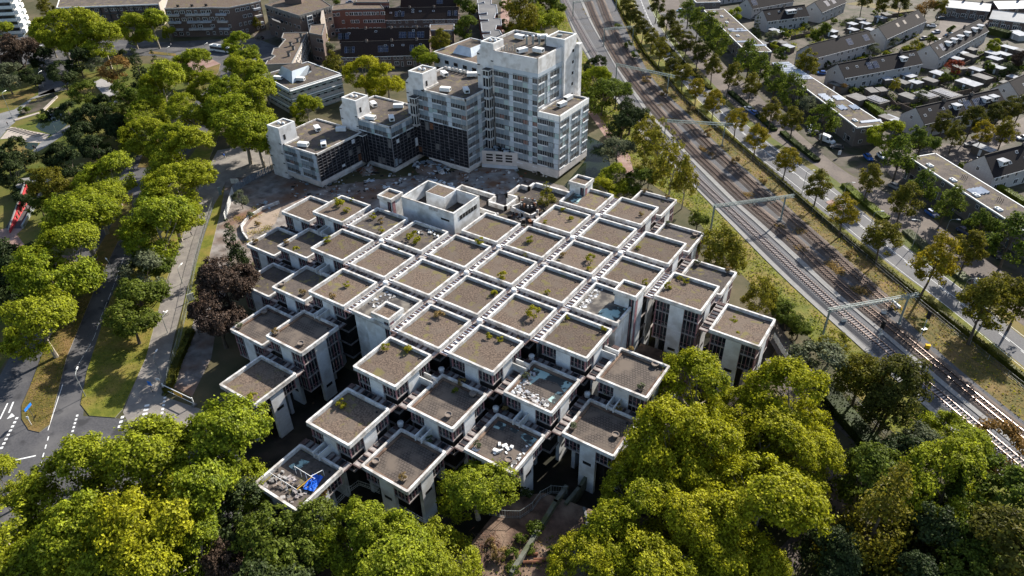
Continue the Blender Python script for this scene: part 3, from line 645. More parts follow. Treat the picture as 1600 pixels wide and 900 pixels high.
# loose debris on the stripped roofs
def rubble(q, n, cols, xr, yr, dz=-.66, hm=.14, sz=(.15, .7)):
    b = MB(); r = random.Random(q[0]*31+q[1])
    for k in range(n): b.obox((r.uniform(*xr), r.uniform(*yr)), r.random()*3, r.uniform(*sz), r.uniform(.2, .6), dz, dz+.03+r.random()*hm, r.choice(cols))
    tag(b.build('rubble', pav[q]), kind='stuff')
rubble((1, 2), 80, [conc2, shedr, shedg, mullg, slabm], (-4, 3.2), (-4.2, -1.9)); rubble((1, 2), 50, [conc2, shedr, slabm], (-4.2, -2.6), (-4, 2.5))
rubble((0, 2), 9, [wpaint], (-1.2, 1.5), (-2.6, .2), sz=(.5, 1.0), hm=.5); rubble((0, 2), 40, [wpaint, shedg], (3.2, 4.2), (-4, 2))
rubble((0, 2), 14, [wpaint], (-4.2, -3), (-4.2, -3))
rubble((1, -1), 40, [conc2, shedr, shedg, mullg], (-4.2, -1), (-1.5, 4)); rubble((3, 2), 70, [conc2, shedg, shedr, mullg], (-4.2, -2.8), (-3.5, 4.2), hm=.05, sz=(.15, .6)); rubble((3, -2), 24, [wpaint, shedg], (-3, 4), (1.5, 4.2), hm=.4)
def patch(q, poly, m, z=-.65):
    b = MB(); b.face([(x, y, z) for x, y in poly], m); b.build('torn_roof_foil', pav[q])
patch((1, 2), [(-4, -.2), (-2.2, -.4), (-1.8, 2.0), (1.5, 2.6), (3.9, 1.2), (4.0, 4.0), (-4, 4.0)], mint); patch((1, 2), [(2.3, -2), (4.1, -2.4), (4.1, 1.1), (2.8, .8)], mint)
patch((0, 2), [(-4, 2.2), (-2, 2.4), (-2.4, 4), (-4, 4)], mint); patch((0, 2), [(1, 3), (3.9, 2), (4, 4), (1.4, 4)], mint); patch((0, 2), [(-1.2, 3.2), (.2, 3), (.2, 4), (-1.2, 4)], mint)
patch((3, 2), [(0, -4), (4, -4), (4, 1), (1.5, .2), (0, -2)], mint); patch((6, 0), [(-4, -2.5), (-1, -3), (-2, 3), (-4, 3)], mint); patch((-2, 0), [(-3.5, .8), (-1.6, .6), (-1.2, 3.4), (-2.8, 3)], mint)
# ramp walls and fence in front of the office
def wall_thing(name, px, h, th, m, label, z=0.0, cat='wall', hs=None):
    pts = [W(*p, z) for p in px]; b = MB()
    for k, (p, q) in enumerate(zip(pts, pts[1:])):
        d = q-p; b.obox((p+q)/2, math.atan2(d.y, d.x), d.length+th*.6, th, z-.3, z+(hs[k] if hs else h), m)
    return tag(b.build(name), label, cat)
wall_thing('retaining_wall', [(800, 905), (842, 838), (868, 795), (884, 772)], 2.2, .7, moss, 'mossy concrete ramp wall running to the bottom edge below the pavilions', -1, 'retaining wall')
wall_thing('retaining_wall', [(884, 800), (905, 775), (920, 750)], 2.6, .6, moss, 'short grey concrete ramp wall ending under the rightmost front pavilion', -2, 'retaining wall')
wall_thing('retaining_wall', [(912, 800), (918, 820), (905, 850), (893, 880)], 1.2, .4, stone, 'low curved stone wall in the dark yard right of the ramp', -.8, 'retaining wall')
wall_thing('curved_wall', [(436, 318), (410, 328), (389, 341), (378, 355), (380, 366), (388, 377)], .9, .4, conc, 'low curved white garden wall beside the left pavilions', 0, 'garden wall')
# ------------------------------------------------------------------ the stepped office tower
tower = empty('office_tower', (0, 0, 0), 0, 'tall stepped white office tower with burnt lower floors behind the pavilions', 'office tower')
r3 = random.Random(11)
def facade(par, p0, p1, z0, zt, nf, burnt=(), skip=()):
    """window bands of one face from p0 to p1 (outward normal to the right of p0->p1)"""
    p0, p1 = Vector((*p0, 0)), Vector((*p1, 0)); d = p1-p0; ln = d.length; d.normalize(); n = Vector((d.y, -d.x, 0)); ph = (zt-z0)/nf
    nm = max(2, round(ln/1.75)); mw = ln/nm; rz = math.atan2(d.y, d.x)
    def bx(b, s0, s1, za, zb, o0, o1, m):
        c = p0+d*(s0+s1)/2+n*(o0+o1)/2; b.obox(c, rz, s1-s0, o1-o0, za, zb, m)
    for f in range(nf):
        z = z0+f*ph; b = MB(); bt = f in burnt
        if f in skip: continue
        if bt:
            bx(b, .1, ln-.1, z+.02, z+ph-.02, -.05, .06, burn)
            for k in range(nm+1): bx(b, max(0, k*mw-.06), min(ln, k*mw+.06), z, z+ph, .06, .22, burnf)
            for q in (.0, .33, .66): bx(b, 0, ln, z+q*ph, z+q*ph+.09, .06, .20, burnf)
            for k in range(nm):
                if r3.random() < .12: bx(b, k*mw+.2, k*mw+mw*.8, z+ph*r3.random()*.5, z+ph*(.5+.4*r3.random()), .1, .2, r3.choice([twp, shedg, twsill, rust]))
            b.build('burnt_window_band', par); continue
        bx(b, .05, ln-.05, z+.35, z+ph*.54, .0, .05, glass)
        bx(b, 0, ln, z+.05, z+.36, 0, .10, twp); 
        for k in range(nm):
            wide = k % 4 == 3
            pm = twp2 if wide else twp3 if r3.random() < .08 else twp
            bx(b, k*mw+.04, (k+1)*mw-.04, z+ph*.54, z+ph-.02, .01, .10 if not wide else .14, pm)
            if wide: bx(b, k*mw+.3, (k+1)*mw-.1, z+.06, z+ph*.5, .05, .12, twp2 if (k+f) % 2 else twp3)
            elif r3.random() < .16: bx(b, k*mw+.1, (k+1)*mw-.1, z+.4, z+ph*.48, .05, .07, r3.choice([twp, twp3, shedg, brick2]))
            for s in (.33, .66): bx(b, k*mw+s*mw-.04, k*mw+s*mw+.04, z+.35, z+ph*.54, .05, .10, twm)
            if k % 4 in (0, 1): bx(b, k*mw+(.0 if k % 4 else .1), (k+1)*mw-(.1 if k % 4 else 0), z+.16, z+.46, .12, .34, twsill)
        b.build('window_band', par)
    b = MB()
    for k in range(nm+1):
        s = min(max(k*mw, .07), ln-.07); zs = z0+ph*(max(burnt)+1 if burnt else 0)
        bx(b, s-.045, s+.045, zs, zt, .10, .17, twm)
    b.build('mullion', par)
def roof_top(par, x0, y0, x1, y1, z, m=gravd, ph=.8, poly=None, lipm=slabm):
    poly = poly or [(x0, y0), (x1, y0), (x1, y1), (x0, y1)]
    cx = sum(p[0] for p in poly)/len(poly); cy = sum(p[1] for p in poly)/len(poly)
    b = MB()
    for p, q in zip(poly, poly[1:]+poly[:1]):
        d = Vector((q[0]-p[0], q[1]-p[1])); n = Vector((-d.y, d.x)).normalized()*.2
        b.obox(((p[0]+q[0])/2+n.x, (p[1]+q[1])/2+n.y), math.atan2(d.y, d.x), d.length, .4, z-.02, z+ph, conc)
    b.build('parapet', par); b = MB(); b.prism([(p[0]+(cx-p[0])*.02, p[1]+(cy-p[1])*.02) for p in poly], z-.3, z+.12, m); b.build('roof_deck', par)
b = MB(); b.box(-1.6, -.8, .35, 1.6, .8, 1.45, acw); b.box(-1.63, -.5, .6, -1.58, .5, 1.25, darkv); b.box(1.58, -.5, .6, 1.63, .5, 1.25, dsteel)
for sx in (-1.3, 1.3):
    for sy in (-.6, .6): b.box(sx-.07, sy-.07, 0, sx+.07, sy+.07, .36, dsteel)
AC = b.mesh('air_conditioner')
def ac(par, x, y, z, rz): put('air_conditioner', AC, par, (x, y, z), rz)
def stair(x0, y0, x1, y1, zt, zb=0, xl=1.6):
    b = MB(); b.box(x0+xl, y0, zb, x1, y1, zt-.35, tw); b.hexa([(x0, y0+.02, zb), (x0+xl, y0+.02, zb), (x0+xl, y1-.02, zb), (x0, y1-.02, zb)], [(x0, y0+.02, zt-3.6), (x0+xl, y0+.02, zt-1.9), (x0+xl, y1-.02, zt-1.9), (x0, y1-.02, zt-3.6)], tw)
    o = b.build('stair_tower', tower); b = MB(); a = .35
    b.ring([(x0+xl, y0), (x1, y0), (x1, y1), (x0+xl, y1)], [(x0+xl+a, y0+a), (x1-a, y0+a), (x1-a, y1-a), (x0+xl+a, y1-a)], zt-.35, zt, wpaint); b.build('parapet', o)
    b = MB(); b.box(x0+xl+a, y0+a, zt-.36, x1-a, y1-a, zt-.3, bitu)
    for k in (0, 1): b.lathe((x0+xl+1.8+k*1.4, (y0+y1)/2+.4*k, zt-.3), [(.5, 0), (.5, .4), (.3, .6), (0, .65)], acw)
    b.build('roof_deck', o)
    z = zt-4
    while z > zb+2:
        b = MB(); b.box(x0+.1, y0-.03, z, x0+1.0, y0+.05, z+.32, darkv); b.build('slot_window', o)
        b = MB(); b.box(x1-1.1, y0-.03, z-1.4, x1-.15, y0+.05, z-1.08, darkv); b.build('slot_window', o)
        z -= 3.2
    b = MB(); b.box(x1-.03, y0+1.2, zt-4.2, x1+.04, y0+2.0, zt-2.6, darkv); b.build('door', o)
    return o
def block(name, boxes, zt, zb=1.5):
    b = MB()
    for x0, y0, x1, y1 in boxes:
        b.box(x0, y0, zb, x1, y1, zt, tw); b.box(x0+.6, y0+.9, -.2, x1-.9, y1-.3, zb, conc2)
    return b.build(name, tower)
# lowest block
t1 = block('tower_block', [(-93.4, 66.3, -79.35, 86.5), (-100, 72.4, -93.4, 86.5)], 10.9)
facade(t1, (-93.4, 66.3), (-79.35, 66.3), 2.6, 10.9, 3); facade(t1, (-79.35, 66.3), (-79.35, 86), 2.6, 10.9, 3, burnt=(0, 1, 2))
roof_top(t1, 0, 0, 0, 0, 10.9, gravd, .6, [(-93.4, 66.3), (-79.35, 66.3), (-79.35, 86.0), (-88, 86.5), (-100, 86.5), (-100, 72.4), (-93.4, 72.4)])
stair(-100.1, 65.8, -93.45, 72.2, 16.8)
for x, y, rz in [(-87.5, 69, .35), (-82.5, 72.5, 2.4), (-93, 80, -.5), (-86, 83.5, .6)]: ac(t1, x, y, 11.0, rz)
# second block
t2 = block('tower_block', [(-80.5, 86, -67.2, 104), (-90, 91.8, -80.5, 104)], 15.0)
facade(t2, (-80.5, 86), (-67.2, 86), 2.2, 15.0, 4, burnt=(0, 1, 2)); facade(t2, (-67.2, 86), (-67.2, 97.9), 2.2, 15.0, 4, burnt=(0, 1, 2))
roof_top(t2, 0, 0, 0, 0, 15.0, gravd, .6, [(-80.5, 86), (-67.2, 86), (-67.2, 104), (-90, 104), (-90, 91.8), (-80.5, 91.8)])
stair(-88.1, 86.1, -80.55, 91.7, 21.2)
for x, y, rz in [(-77.0, 88, .3), (-71, 91, 2.4), (-84, 97, -.5), (-76, 100, .6)]: ac(t2, x, y, 15.15, rz)
# third block
t3 = block('tower_block', [(-63.2, 97.9, -47.15, 118), (-71, 105.1, -63.2, 118)], 23.6)
facade(t3, (-67.2, 97.9), (-47.15, 97.9), 2.2, 23.6, 7, burnt=(0, 1, 2, 3)); facade(t3, (-47.15, 97.9), (-47.15, 109.1), 2.2, 23.6, 7)
roof_top(t3, 0, 0, 0, 0, 23.6, gravd, .7, [(-63.2, 97.9), (-47.15, 97.9), (-47.15, 118), (-71, 118), (-71, 105.1), (-63.2, 105.1)])
b = MB(); b.box(-67.2, 98.0, 2.2, -63.2, 105, 15.0, tw); b.build('link_wall', t3)
stair(-70.4, 98.3, -63.25, 105, 29.0, 15)
for x, y, rz in [(-57, 101, .3), (-51, 103.5, 2.4), (-66, 112, -.5), (-58, 116, .6)]: ac(t3, x, y, 23.8, rz)
b = MB()
for k in range(14): b.obox((-50-k*1.5, 117.2), 0, .8, .6, 24.2, 24.9, mullg if k % 3 else wpaint)
for k in range(10): b.cyl((-48-k*2, 116.4, 23.7), (-48-k*2, 116.4, 25), .06, .06, steel, 5)
b.cyl((-48, 116.4, 24.9), (-67, 116.4, 24.9), .06, .06, steel, 5); b.cyl((-48, 116.4, 24.3), (-67, 116.4, 24.3), .06, .06, steel, 5)
b.build('railing', t3)
# highest block
t4 = block('tower_block', [(-44.5, 109.1, -29.2, 130.4), (-51, 114.6, -44.5, 130.4)], 35.2)
facade(t4, (-44.5, 109.1), (-29.2, 109.1), 2.2, 31.6, 9); facade(t4, (-29.2, 109.1), (-29.2, 122.8), 21.2, 31.6, 3)
b = MB(); b.box(-44.55, 108.96, 31.7, -29.06, 109.08, 35.9, tw); b.box(-29.18, 108.96, 31.7, -29.05, 122.8, 35.9, tw); b.box(-44.5, 108.9, 30.6, -29.0, 109.05, 31.68, twp2); b.box(-29.15, 109.06, 30.6, -29.0, 122.8, 31.68, twp2); b.build('crown_wall', t4)
roof_top(t4, 0, 0, 0, 0, 35.2, gravd, .8, [(-44.5, 109.1), (-29.2, 109.1), (-29.2, 130.4), (-51, 130.4), (-51, 114.6), (-44.5, 114.6)], conc)
stair(-50.7, 109.2, -44.55, 114.5, 38.0, 23)
o = MB(); o.box(-34.8, 122.8, 0, -28.4, 130, 37.7, tw); o.box(-29, 130, 0, -27.4, 132.0, 35.0, tw); so_ = o.build('stair_tower', tower)
b = MB(); b.ring([(-34.8, 122.8), (-28.4, 122.8), (-28.4, 130), (-34.8, 130)], [(-34.4, 123.2), (-28.8, 123.2), (-28.8, 129.6), (-34.4, 129.6)], 37.7, 38.05, wpaint); b.build('parapet', so_)
b = MB(); b.box(-34.4, 123.2, 37.7, -28.8, 129.6, 37.75, bitu); b.obox((-32, 126), .4, 1.5, 1.0, 37.75, 38.3, steel); b.build('roof_deck', so_)
z = 33
while z > 6:
    b = MB(); b.box(-28.42, 127.6, z, -28.34, 128.6, z+.9, darkv); b.build('slot_window', so_); z -= 3.4
for x, y, rz in [(-45, 124, -.1), (-39, 127.5, .6), (-37, 113, 1.2), (-33, 115.5, 0)]: ac(t4, x, y, 35.4, rz)
b = MB()
for k in range(4):
    b = MB(); q = (-40.5+k*1.6, 121+k*1.0); b.cyl((*q, 35.3), (*q, 37.8), .35, .3, steel, 8); b.lathe((*q, 37.6), [(.3, 0), (.5, .1), (.5, .3), (0, .6)], acw); b.build('flue', t4)
for k in range(8):
    b = MB(); b.cyl((-43.5+k*.7, 112+k*.35, 35.3), (-43.5+k*.7, 112+k*.35, 36.3+.5*(k % 3)), .14, .14, steel, 6); b.build('pipe', t4)
# low right wing
t5 = block('tower_block', [(-29.2, 109.1, -21.6, 126.5)], 20.0)
facade(t5, (-29.15, 109.1), (-21.6, 109.1), 3.4, 19.9, 5); facade(t5, (-21.6, 109.1), (-21.6, 126.5), 3.4, 19.9, 5)
b = MB(); b.box(-29.1, 108.94, 18.9, -21.44, 109.06, 20.6, wpaint); b.box(-21.58, 108.94, 18.9, -21.44, 126.5, 20.6, wpaint); b.build('crown_wall', t5)
roof_top(t5, -29.1, 109.1, -21.6, 126.5, 20.0, gravd, .6, None, conc); ac(t5, -25.5, 117, 20.1, 1.4); ac(t5, -26.5, 122.5, 20.1, 1.5)
for p0, p1 in [((-93.4, 66.3), (-79.35, 66.3)), ((-44.5, 109.1), (-21.6, 109.1)), ((-21.6, 109.1), (-21.6, 126.5)), ((-79.35, 66.3), (-79.35, 76))]:
    d = Vector((p1[0]-p0[0], p1[1]-p0[1])); n = Vector((d.y, -d.x)).normalized()*.12
    b = MB(); b.obox(((p0[0]+p1[0])/2+n.x, (p0[1]+p1[1])/2+n.y), math.atan2(d.y, d.x), d.length, .3, 1.3, 2.6 if p0[0] < -60 else 3.3, tplinth); b.build('plinth', tower)
# glazed corner bays
for x, y, z0, z1, br in [(-46.2, 108.1, 5, 30.3, 0), (-66.4, 97.1, 12.5, 21.5, 1), (-78.6, 85.2, 2, 11, 2)]:
    b = MB(); b.box(x-1.0, y-1.0, z0, x+1.0, y+1.0, z1, burn if br == 2 else glass)
    for sx, sy in ((-1, -1), (1, -1), (1, 1), (0, -1), (1, 0)): b.box(x+sx-.1, y+sy-.1, z0, x+sx+.1, y+sy+.1, z1, burnf if br == 2 else twm)
    z = z0
    while z < z1: b.box(x-1.08, y-1.08, z, x+1.08, y+1.08, z+.7, burn if br and z < 12 else twp2 if not br else mullg); z += 3.3
    b.box(x-1.3, y-1.3, z1, x+1.3, y+1.3, z1+.25, wpaint, bitu); b.build('corner_bay', tower)
# louvred pod
b = MB(); pp = [(-47.1, 104.6), (-36.4, 108.9), (-36.4, 109.1), (-44.4, 109.1), (-47.1, 107)]
b.prism(pp, 0.6, 5.6, tplinth, twp); pod = b.build('entrance_pod', tower)
d = Vector((10.7, 4.3)); a = math.atan2(d.y, d.x); nn = Vector((d.y, -d.x)).normalized()*.06
for k in range(3):
    b = MB()
    for q in range(3):
        c = Vector((-47.1, 104.6))+d*(.22+.27*k)+nn; b.obox(c, a, 2.1, .16, 2.2+q*.95, 2.7+q*.95, darkv)
    b.build('louvre', pod)
b = MB(); b.obox(Vector((-41.75, 106.75))+nn*2, a, 11.6, .3, -.1, 1.0, twp2); b.build('plinth', pod)
b = MB()
for k in range(30): b.obox((-43+r3.uniform(-2.6, 4), 107.6+r3.uniform(-.4, 1.2)), r3.random()*3, r3.uniform(.5, 1.8), .5, 5.6, 5.8+r3.random()*.5, r3.choice([twp, darkv, twp2, darkv]))
tag(b.build('rubble', pod), kind='stuff')
# heaps of demolition debris in the yard
def heap(c, rx, ry, n, h, cols, label, name='debris_heap'):
    b = MB(); r = random.Random(n+int(c[0]*10))
    for k in range(n):
        a, q = r.random()*6.28, math.sqrt(r.random()); x, y = c[0]+rx*q*math.cos(a), c[1]+ry*q*math.sin(a); z = max(0, h*(1-q)*r.uniform(.5, 1))
        m_ = MB(); s = r.uniform(.5, 2.4); t = r.uniform(-.5, .5)
        p = Vector((x, y, z)); u = Vector((math.cos(a*3), math.sin(a*3), t)).normalized()*s/2; v = u.cross(Vector((0, 0, 1))).normalized()*r.uniform(.15, .6); w_ = Vector((0, 0, .12))
        b.hexa([p-u-v, p+u-v, p+u+v, p-u+v], [p-u-v+w_, p+u-v+w_, p+u+v+w_, p-u+v+w_], r.choice(cols))
    b.lathe((c[0], c[1], 0), [(max(rx, ry)*.8, 0), (max(rx, ry)*.45, h*.5), (0, h*.7)], plazam, 10)
    o = b.build(name); tag(o, label, 'debris heap', 'heaps of demolition debris', 'stuff')
heap(W(675, 262), 7, 4, 130, 1.6, [twp, twp2, wpaint, mullg, darkv, twp], 'largest heap of torn facade panels beneath the burnt tower')
heap(W(575, 268), 3.5, 2.5, 40, 2.6, [rust, rust, mullg, darkv], 'rusty heap of scrap metal at the foot of the burnt block')
heap(W(585, 288), 4.5, 2, 14, .9, [twp2, twp, wpaint], 'sparse heap of pale bent panels on the yard concrete')
heap(W(690, 287), 5, 2, 26, .5, [twp2, mullg, wpaint], 'thin scatter of pale boards on the cracked yard')
heap(W(412, 322), 3, 2, 18, .8, [twp, shedg, mullg], 'small grey scrap heap inside the corrugated fence')
# ------------------------------------------------------------------ other buildings
b = MB(); b.box(-.5, -.09, 0, .5, .03, 1, wframe); b.box(-.43, -.10, .07, -.03, -.088, .93, glass); b.box(.03, -.10, .07, .43, -.088, .93, glass)
WINB = b.mesh('window')
b = MB(); b.box(-.5, -.09, 0, .5, .03, 1, mullg); b.box(-.44, -.10, .06, .44, -.088, .94, glass); WIND = b.mesh('window')
b = MB(); b.box(-.5, -.05, 0, .5, .02, 1, wframe); b.box(-.4, -.06, .04, .4, -.048, .97, dsteel); DOORM = b.mesh('door')
def win_row(par, p0, p1, zs, n, wd, h, me=None, skip=0, name='window', jit=0, sd=1):
    """n windows per storey along the wall from p0 to p1 (outside to the right)"""
    r = random.Random(sd); p0, p1 = Vector((p0[0], p0[1], 0)), Vector((p1[0], p1[1], 0)); d = p1-p0; rz = math.atan2(d.y, d.x)
    for z in zs:
        for k in range(n):
            if r.random() < skip: continue
            c = p0+d*((k+.5+r.uniform(-jit, jit))/n)
            o = put(name, me or WINB, par, (c.x, c.y, z), rz, (wd*(1 if not jit else r.choice((.7, 1, 1.2))), 1, h))
def flat_block(name, label, pts, h, wm, rm, cat='building', group=None, lip=conc, ph=.35, z0=0.0, lipw=.3):
    """pts: roof outline in world metres, anticlockwise"""
    pts = [Vector((p[0], p[1])) for p in pts]
    a = sum(pts[i].x*pts[(i+1) % len(pts)].y-pts[(i+1) % len(pts)].x*pts[i].y for i in range(len(pts)))
    if a < 0: pts = pts[::-1]
    root = empty(name, (0, 0, 0), 0, label, cat, group)
    b = MB(); b.prism([tuple(p) for p in pts], z0, h-.05, wm); b.build('wall', root)
    b = MB(); b.prism([tuple(p) for p in pts], h-.05, h+.05, rm); rf = b.build('roof', root)
    b = MB()
    for p, q in zip(pts, pts[1:]+pts[:1]):
        d = q-p; n = Vector((-d.y, d.x)).normalized()*(lipw/2-.06); b.obox((p+q)/2+n, math.atan2(d.y, d.x), d.length+.1, lipw, h-.25, h+ph, lip)
    b.build('roof_edge', root)
    return root, pts, rf
def WP(px, h): return [tuple(W(x, y, h))[:2] for x, y in px]
# --- gabled terraces on the right
b = MB(); b.box(-.55, -.02, 0, .55, .06, .9, wframe); b.box(-.45, -.03, .08, .45, -.02, .82, glass); ROOFW = b.mesh('roof_window')
b = MB(); b.box(-1.2, -1.5, 0, 1.2, 1.6, 1.35, wframe, shedr); b.box(-1.05, -1.53, .35, -.1, -1.5, 1.15, glass); b.box(.1, -1.53, .35, 1.05, -1.5, 1.15, glass); b.box(-1.4, -1.7, 1.35, 1.4, 1.7, 1.5, shedr); DORM = b.mesh('dormer')
b = MB(); b.box(-1.6, -.02, 0, 1.6, .05, 3.1, solar)
for k in range(5): b.box(-1.6+k*.8-.02, -.03, 0, -1.6+k*.8+.02, -.02, 3.1, mullg)
for k in range(3): b.box(-1.6, -.03, k*1.53, 1.6, -.02, k*1.53+.04, mullg)
SOLP = b.mesh('solar_panel')
b = MB(); b.box(-1.0, -.02, 0, 1.0, .05, 2.0, beige); SOLT = b.mesh('solar_panel')
b = MB(); b.box(-.5, -.4, -1.0, .5, .4, .9, brick3); b.box(-.3, -.2, .9, .3, .2, 1.2, darkv); CHIM = b.mesh('chimney')
def gable(name, label, e0, e1, he=5.3, hr=9.2, dp=9.5, nu=4, rm=None, wm=None, group='gabled terraced houses', dorm=(), sol=(), rw=(), tan=(), porch=True, skipw=.12, sd=1):
    """e0,e1: the two ends of the near eave in the photo; the house runs dp metres back from it"""
    rm, wm = rm or hroof, wm or hwall
    A, B = W(*e0, he), W(*e1, he); d = (B-A); d.z = 0; ln = d.length; d.normalize(); n = Vector((-d.y, d.x, 0)); rz = math.atan2(d.y, d.x)
    root = empty(name, (A.x, A.y, 0), rz, label, 'terraced house', group)
    b = MB(); vs = [(0, 0, 0), (ln, 0, 0), (ln, dp, 0), (0, dp, 0), (0, 0, he), (ln, 0, he), (ln, dp, he), (0, dp, he), (0, dp/2, hr), (ln, dp/2, hr)]
    b.solid(vs, [(0, 1, 5, 4), (2, 3, 7, 6), (1, 2, 6, 9, 5), (3, 0, 4, 8, 7)], wm); b.build('wall', root)
    sl = (hr-he)/(dp/2); o = .35; b = MB()
    for sg in (0, 1):
        y0, y1 = (-o, dp/2) if sg == 0 else (dp/2, dp+o)
        z0, z1 = (he-o*sl, hr) if sg == 0 else (hr, he-o*sl)
        q = [(-.15, y0, z0+.05), (ln+.15, y0, z0+.05), (ln+.15, y1, z1+.05), (-.15, y1, z1+.05)]
        b.hexa(q, [(p[0], p[1], p[2]+.16) for p in q], rm)
    b.box(-.16, dp/2-.14, hr+.1, ln+.16, dp/2+.14, hr+.3, darkv)
    rf = b.build('roof', root)
    b = MB(); b.box(-.1, -o-.1, he-o*sl-.02, ln+.1, -o, he-o*sl+.14, wframe); b.build('gutter', root)
    r = random.Random(sd); uw = ln/nu
    for u in range(nu):
        for f in (.22, .5, .78):
            if r.random() > skipw: put('window', WINB, root, (u*uw+uw*f, 0, he-1.75), 0, (1.15, 1, 1.3))
        put('window', WINB, root, (u*uw+uw*.35, 0, .8), 0, (1.9, 1, 1.6)); put('door', DOORM, root, (u*uw+uw*.78, 0, .1), 0, (1.0, 1, 2.2))
        if u % 2 == 0 and u: put('chimney', CHIM, rf, (u*uw, dp/2, hr))
    put('window', WINB, root, (0, dp*.55, he-.2), -math.pi/2, (1.0, 1, 1.3)); put('window', WINB, root, (ln, dp*.45, he-.2), math.pi/2, (1.0, 1, 1.3))
    an = math.atan(sl)
    def onroof(nm, me, t, s, lift=.24, upright=False, par=rf):
        o_ = put(nm, me, par, (ln*t, dp/2*s, he+(hr-he)*s+lift))
        o_.rotation_euler = (an-math.pi/2 if not upright else 0, 0, 0)
    for t, s in rw: onroof('roof_window', ROOFW, t, s)
    for t in sol: onroof('solar_panel', SOLP, t, .22)
    for t in tan: onroof('solar_panel', SOLT, t, .4)
    for t in dorm: put('dormer', DORM, rf, (ln*t, dp*.27, he+(hr-he)*.42))
    return root
gable('terraced_house', 'dark-roofed terrace with one white dormer and one black solar field, mid-estate', (1319.5, 121.6), (1441, 99), nu=5, dorm=(.78,), sol=(.36, .42), rw=[(.08, .5), (.2, .5), (.39, .55), (.54, .6), (.9, .62), (.94, .62)], sd=1)
gable('terraced_house', 'plain terrace with two grey roof panels, its gable above an olive bush', (1273.5, 90.4), (1367, 66), nu=4, sol=(.62, .9), rm=hroof, sd=2)
gable('terraced_house', 'terrace with three tan panels on its dark roof next to the parking court', (1385, 60.5), (1447, 32.5), nu=3, tan=(.38, .55, .88), rw=[], sd=3)
gable('terraced_house', 'long terrace crowded with white dormers and panels right of the parking court', (1467, 89.5), (1544, 48), nu=6, dorm=(.24, .36, .48, .62, .78, .9), sol=(.14,), rw=[(.06, .5), (.3, .3)], sd=4)
gable('terraced_house', 'short dark terrace with a long flat dormer above the white garden awning', (1199, 33), (1264, 24.6), nu=4, dorm=(.55, .66), rw=[(.1, .5), (.35, .6), (.82, .6), (.88, .6)], sd=5)
gable('terraced_house', 'terrace at the top with silver panels and bright roof windows', (1284, 19), (1322, 3), nu=3, sol=(.35, .6), rw=[(.3, .6), (.5, .6), (.75, .7)], sd=6)
gable('terraced_house', 'terrace cut by the top edge with pale gable end and grey roof panel', (1176, 13.5), (1240, 2), nu=4, sol=(.1,), sd=7)
gable('terraced_house', 'terrace behind the row of round trees with black solar field and white dormer', (1444, 193.5), (1572, 163), nu=6, dorm=(.42, .78, .88), sol=(.56, .68, .72), rw=[(.05, .35), (.13, .6), (.28, .5), (.36, .5), (.5, .7), (.55, .72)], sd=8)
gable('terraced_house', 'steep dark-roofed house with plain grey gable at the right edge below the tree row', (1552.5, 276.6), (1700, 236), nu=5, dorm=(.12,), rw=[(.1, .3), (.2, .32), (.36, .35), (.3, .7), (.44, .4)], hr=10, sd=9)
gable('terraced_house', 'grey gable house leaving the frame at right above the solar terrace', (1592, 150), (1660, 118), nu=3, rw=[(.2, .4)], sd=10)
gable('terraced_house', 'far small terrace at the very top of the estate left of the grass field', (1120, -8), (1180, -16), nu=4, sd=12)
# --- industrial sheds
gable('workshop', 'long low workshop with pale metal roof at the top right corner', (1475, 11), (1546, 18), he=4.5, hr=6.3, dp=16, nu=5, rm=mroof, wm=brick1, group=None, skipw=.5, sd=13)['category'] = 'workshop'
gable('workshop', 'brick workshop with grey ridged roof at the right edge behind the red car', (1546, 29), (1620, 38), he=4.2, hr=6.6, dp=14, nu=4, rm=mroof, wm=brick1, group=None, skipw=.6, sd=14)['category'] = 'workshop'
gable('workshop', 'second grey workshop roof behind the brick workshop at the right edge', (1560, 14), (1640, 12), he=4.2, hr=6.4, dp=12, nu=4, rm=mroof, wm=brick1, group=None, skipw=.6, sd=15)['category'] = 'workshop'
# --- flat-roofed solar terraces along the service street
b = MB(); b.box(-1.9, -.5, 0, 1.9, .5, .12, solarw); b.box(-1.9, .42, 0, 1.9, .5, .45, solarw)
b.hexa([(-1.9, -.5, .1), (1.9, -.5, .1), (1.9, .45, .44), (-1.9, .45, .44)], [(-1.9, -.5, .15), (1.9, -.5, .15), (1.9, .45, .5), (-1.9, .45, .5)], solarw); FPAN = b.mesh('solar_panel')
b = MB(); b.box(-1, -.6, 0, 1, .6, .4, wpaint); b.lathe((-.45, 0, .4), [(.4, 0), (.3, .2), (0, .28)], wpaint, 8); b.lathe((.5, 0, .4), [(.4, 0), (.3, .2), (0, .28)], wpaint, 8); RLT = b.mesh('rooflight')
b = MB()
for k in range(4): b.cyl((k*.5-.7, .1*k, 0), (k*.5-.7, .1*k, .9+.2*(k % 2)), .07, .07, darkv, 6)
PIPES = b.mesh('vent_pipe')
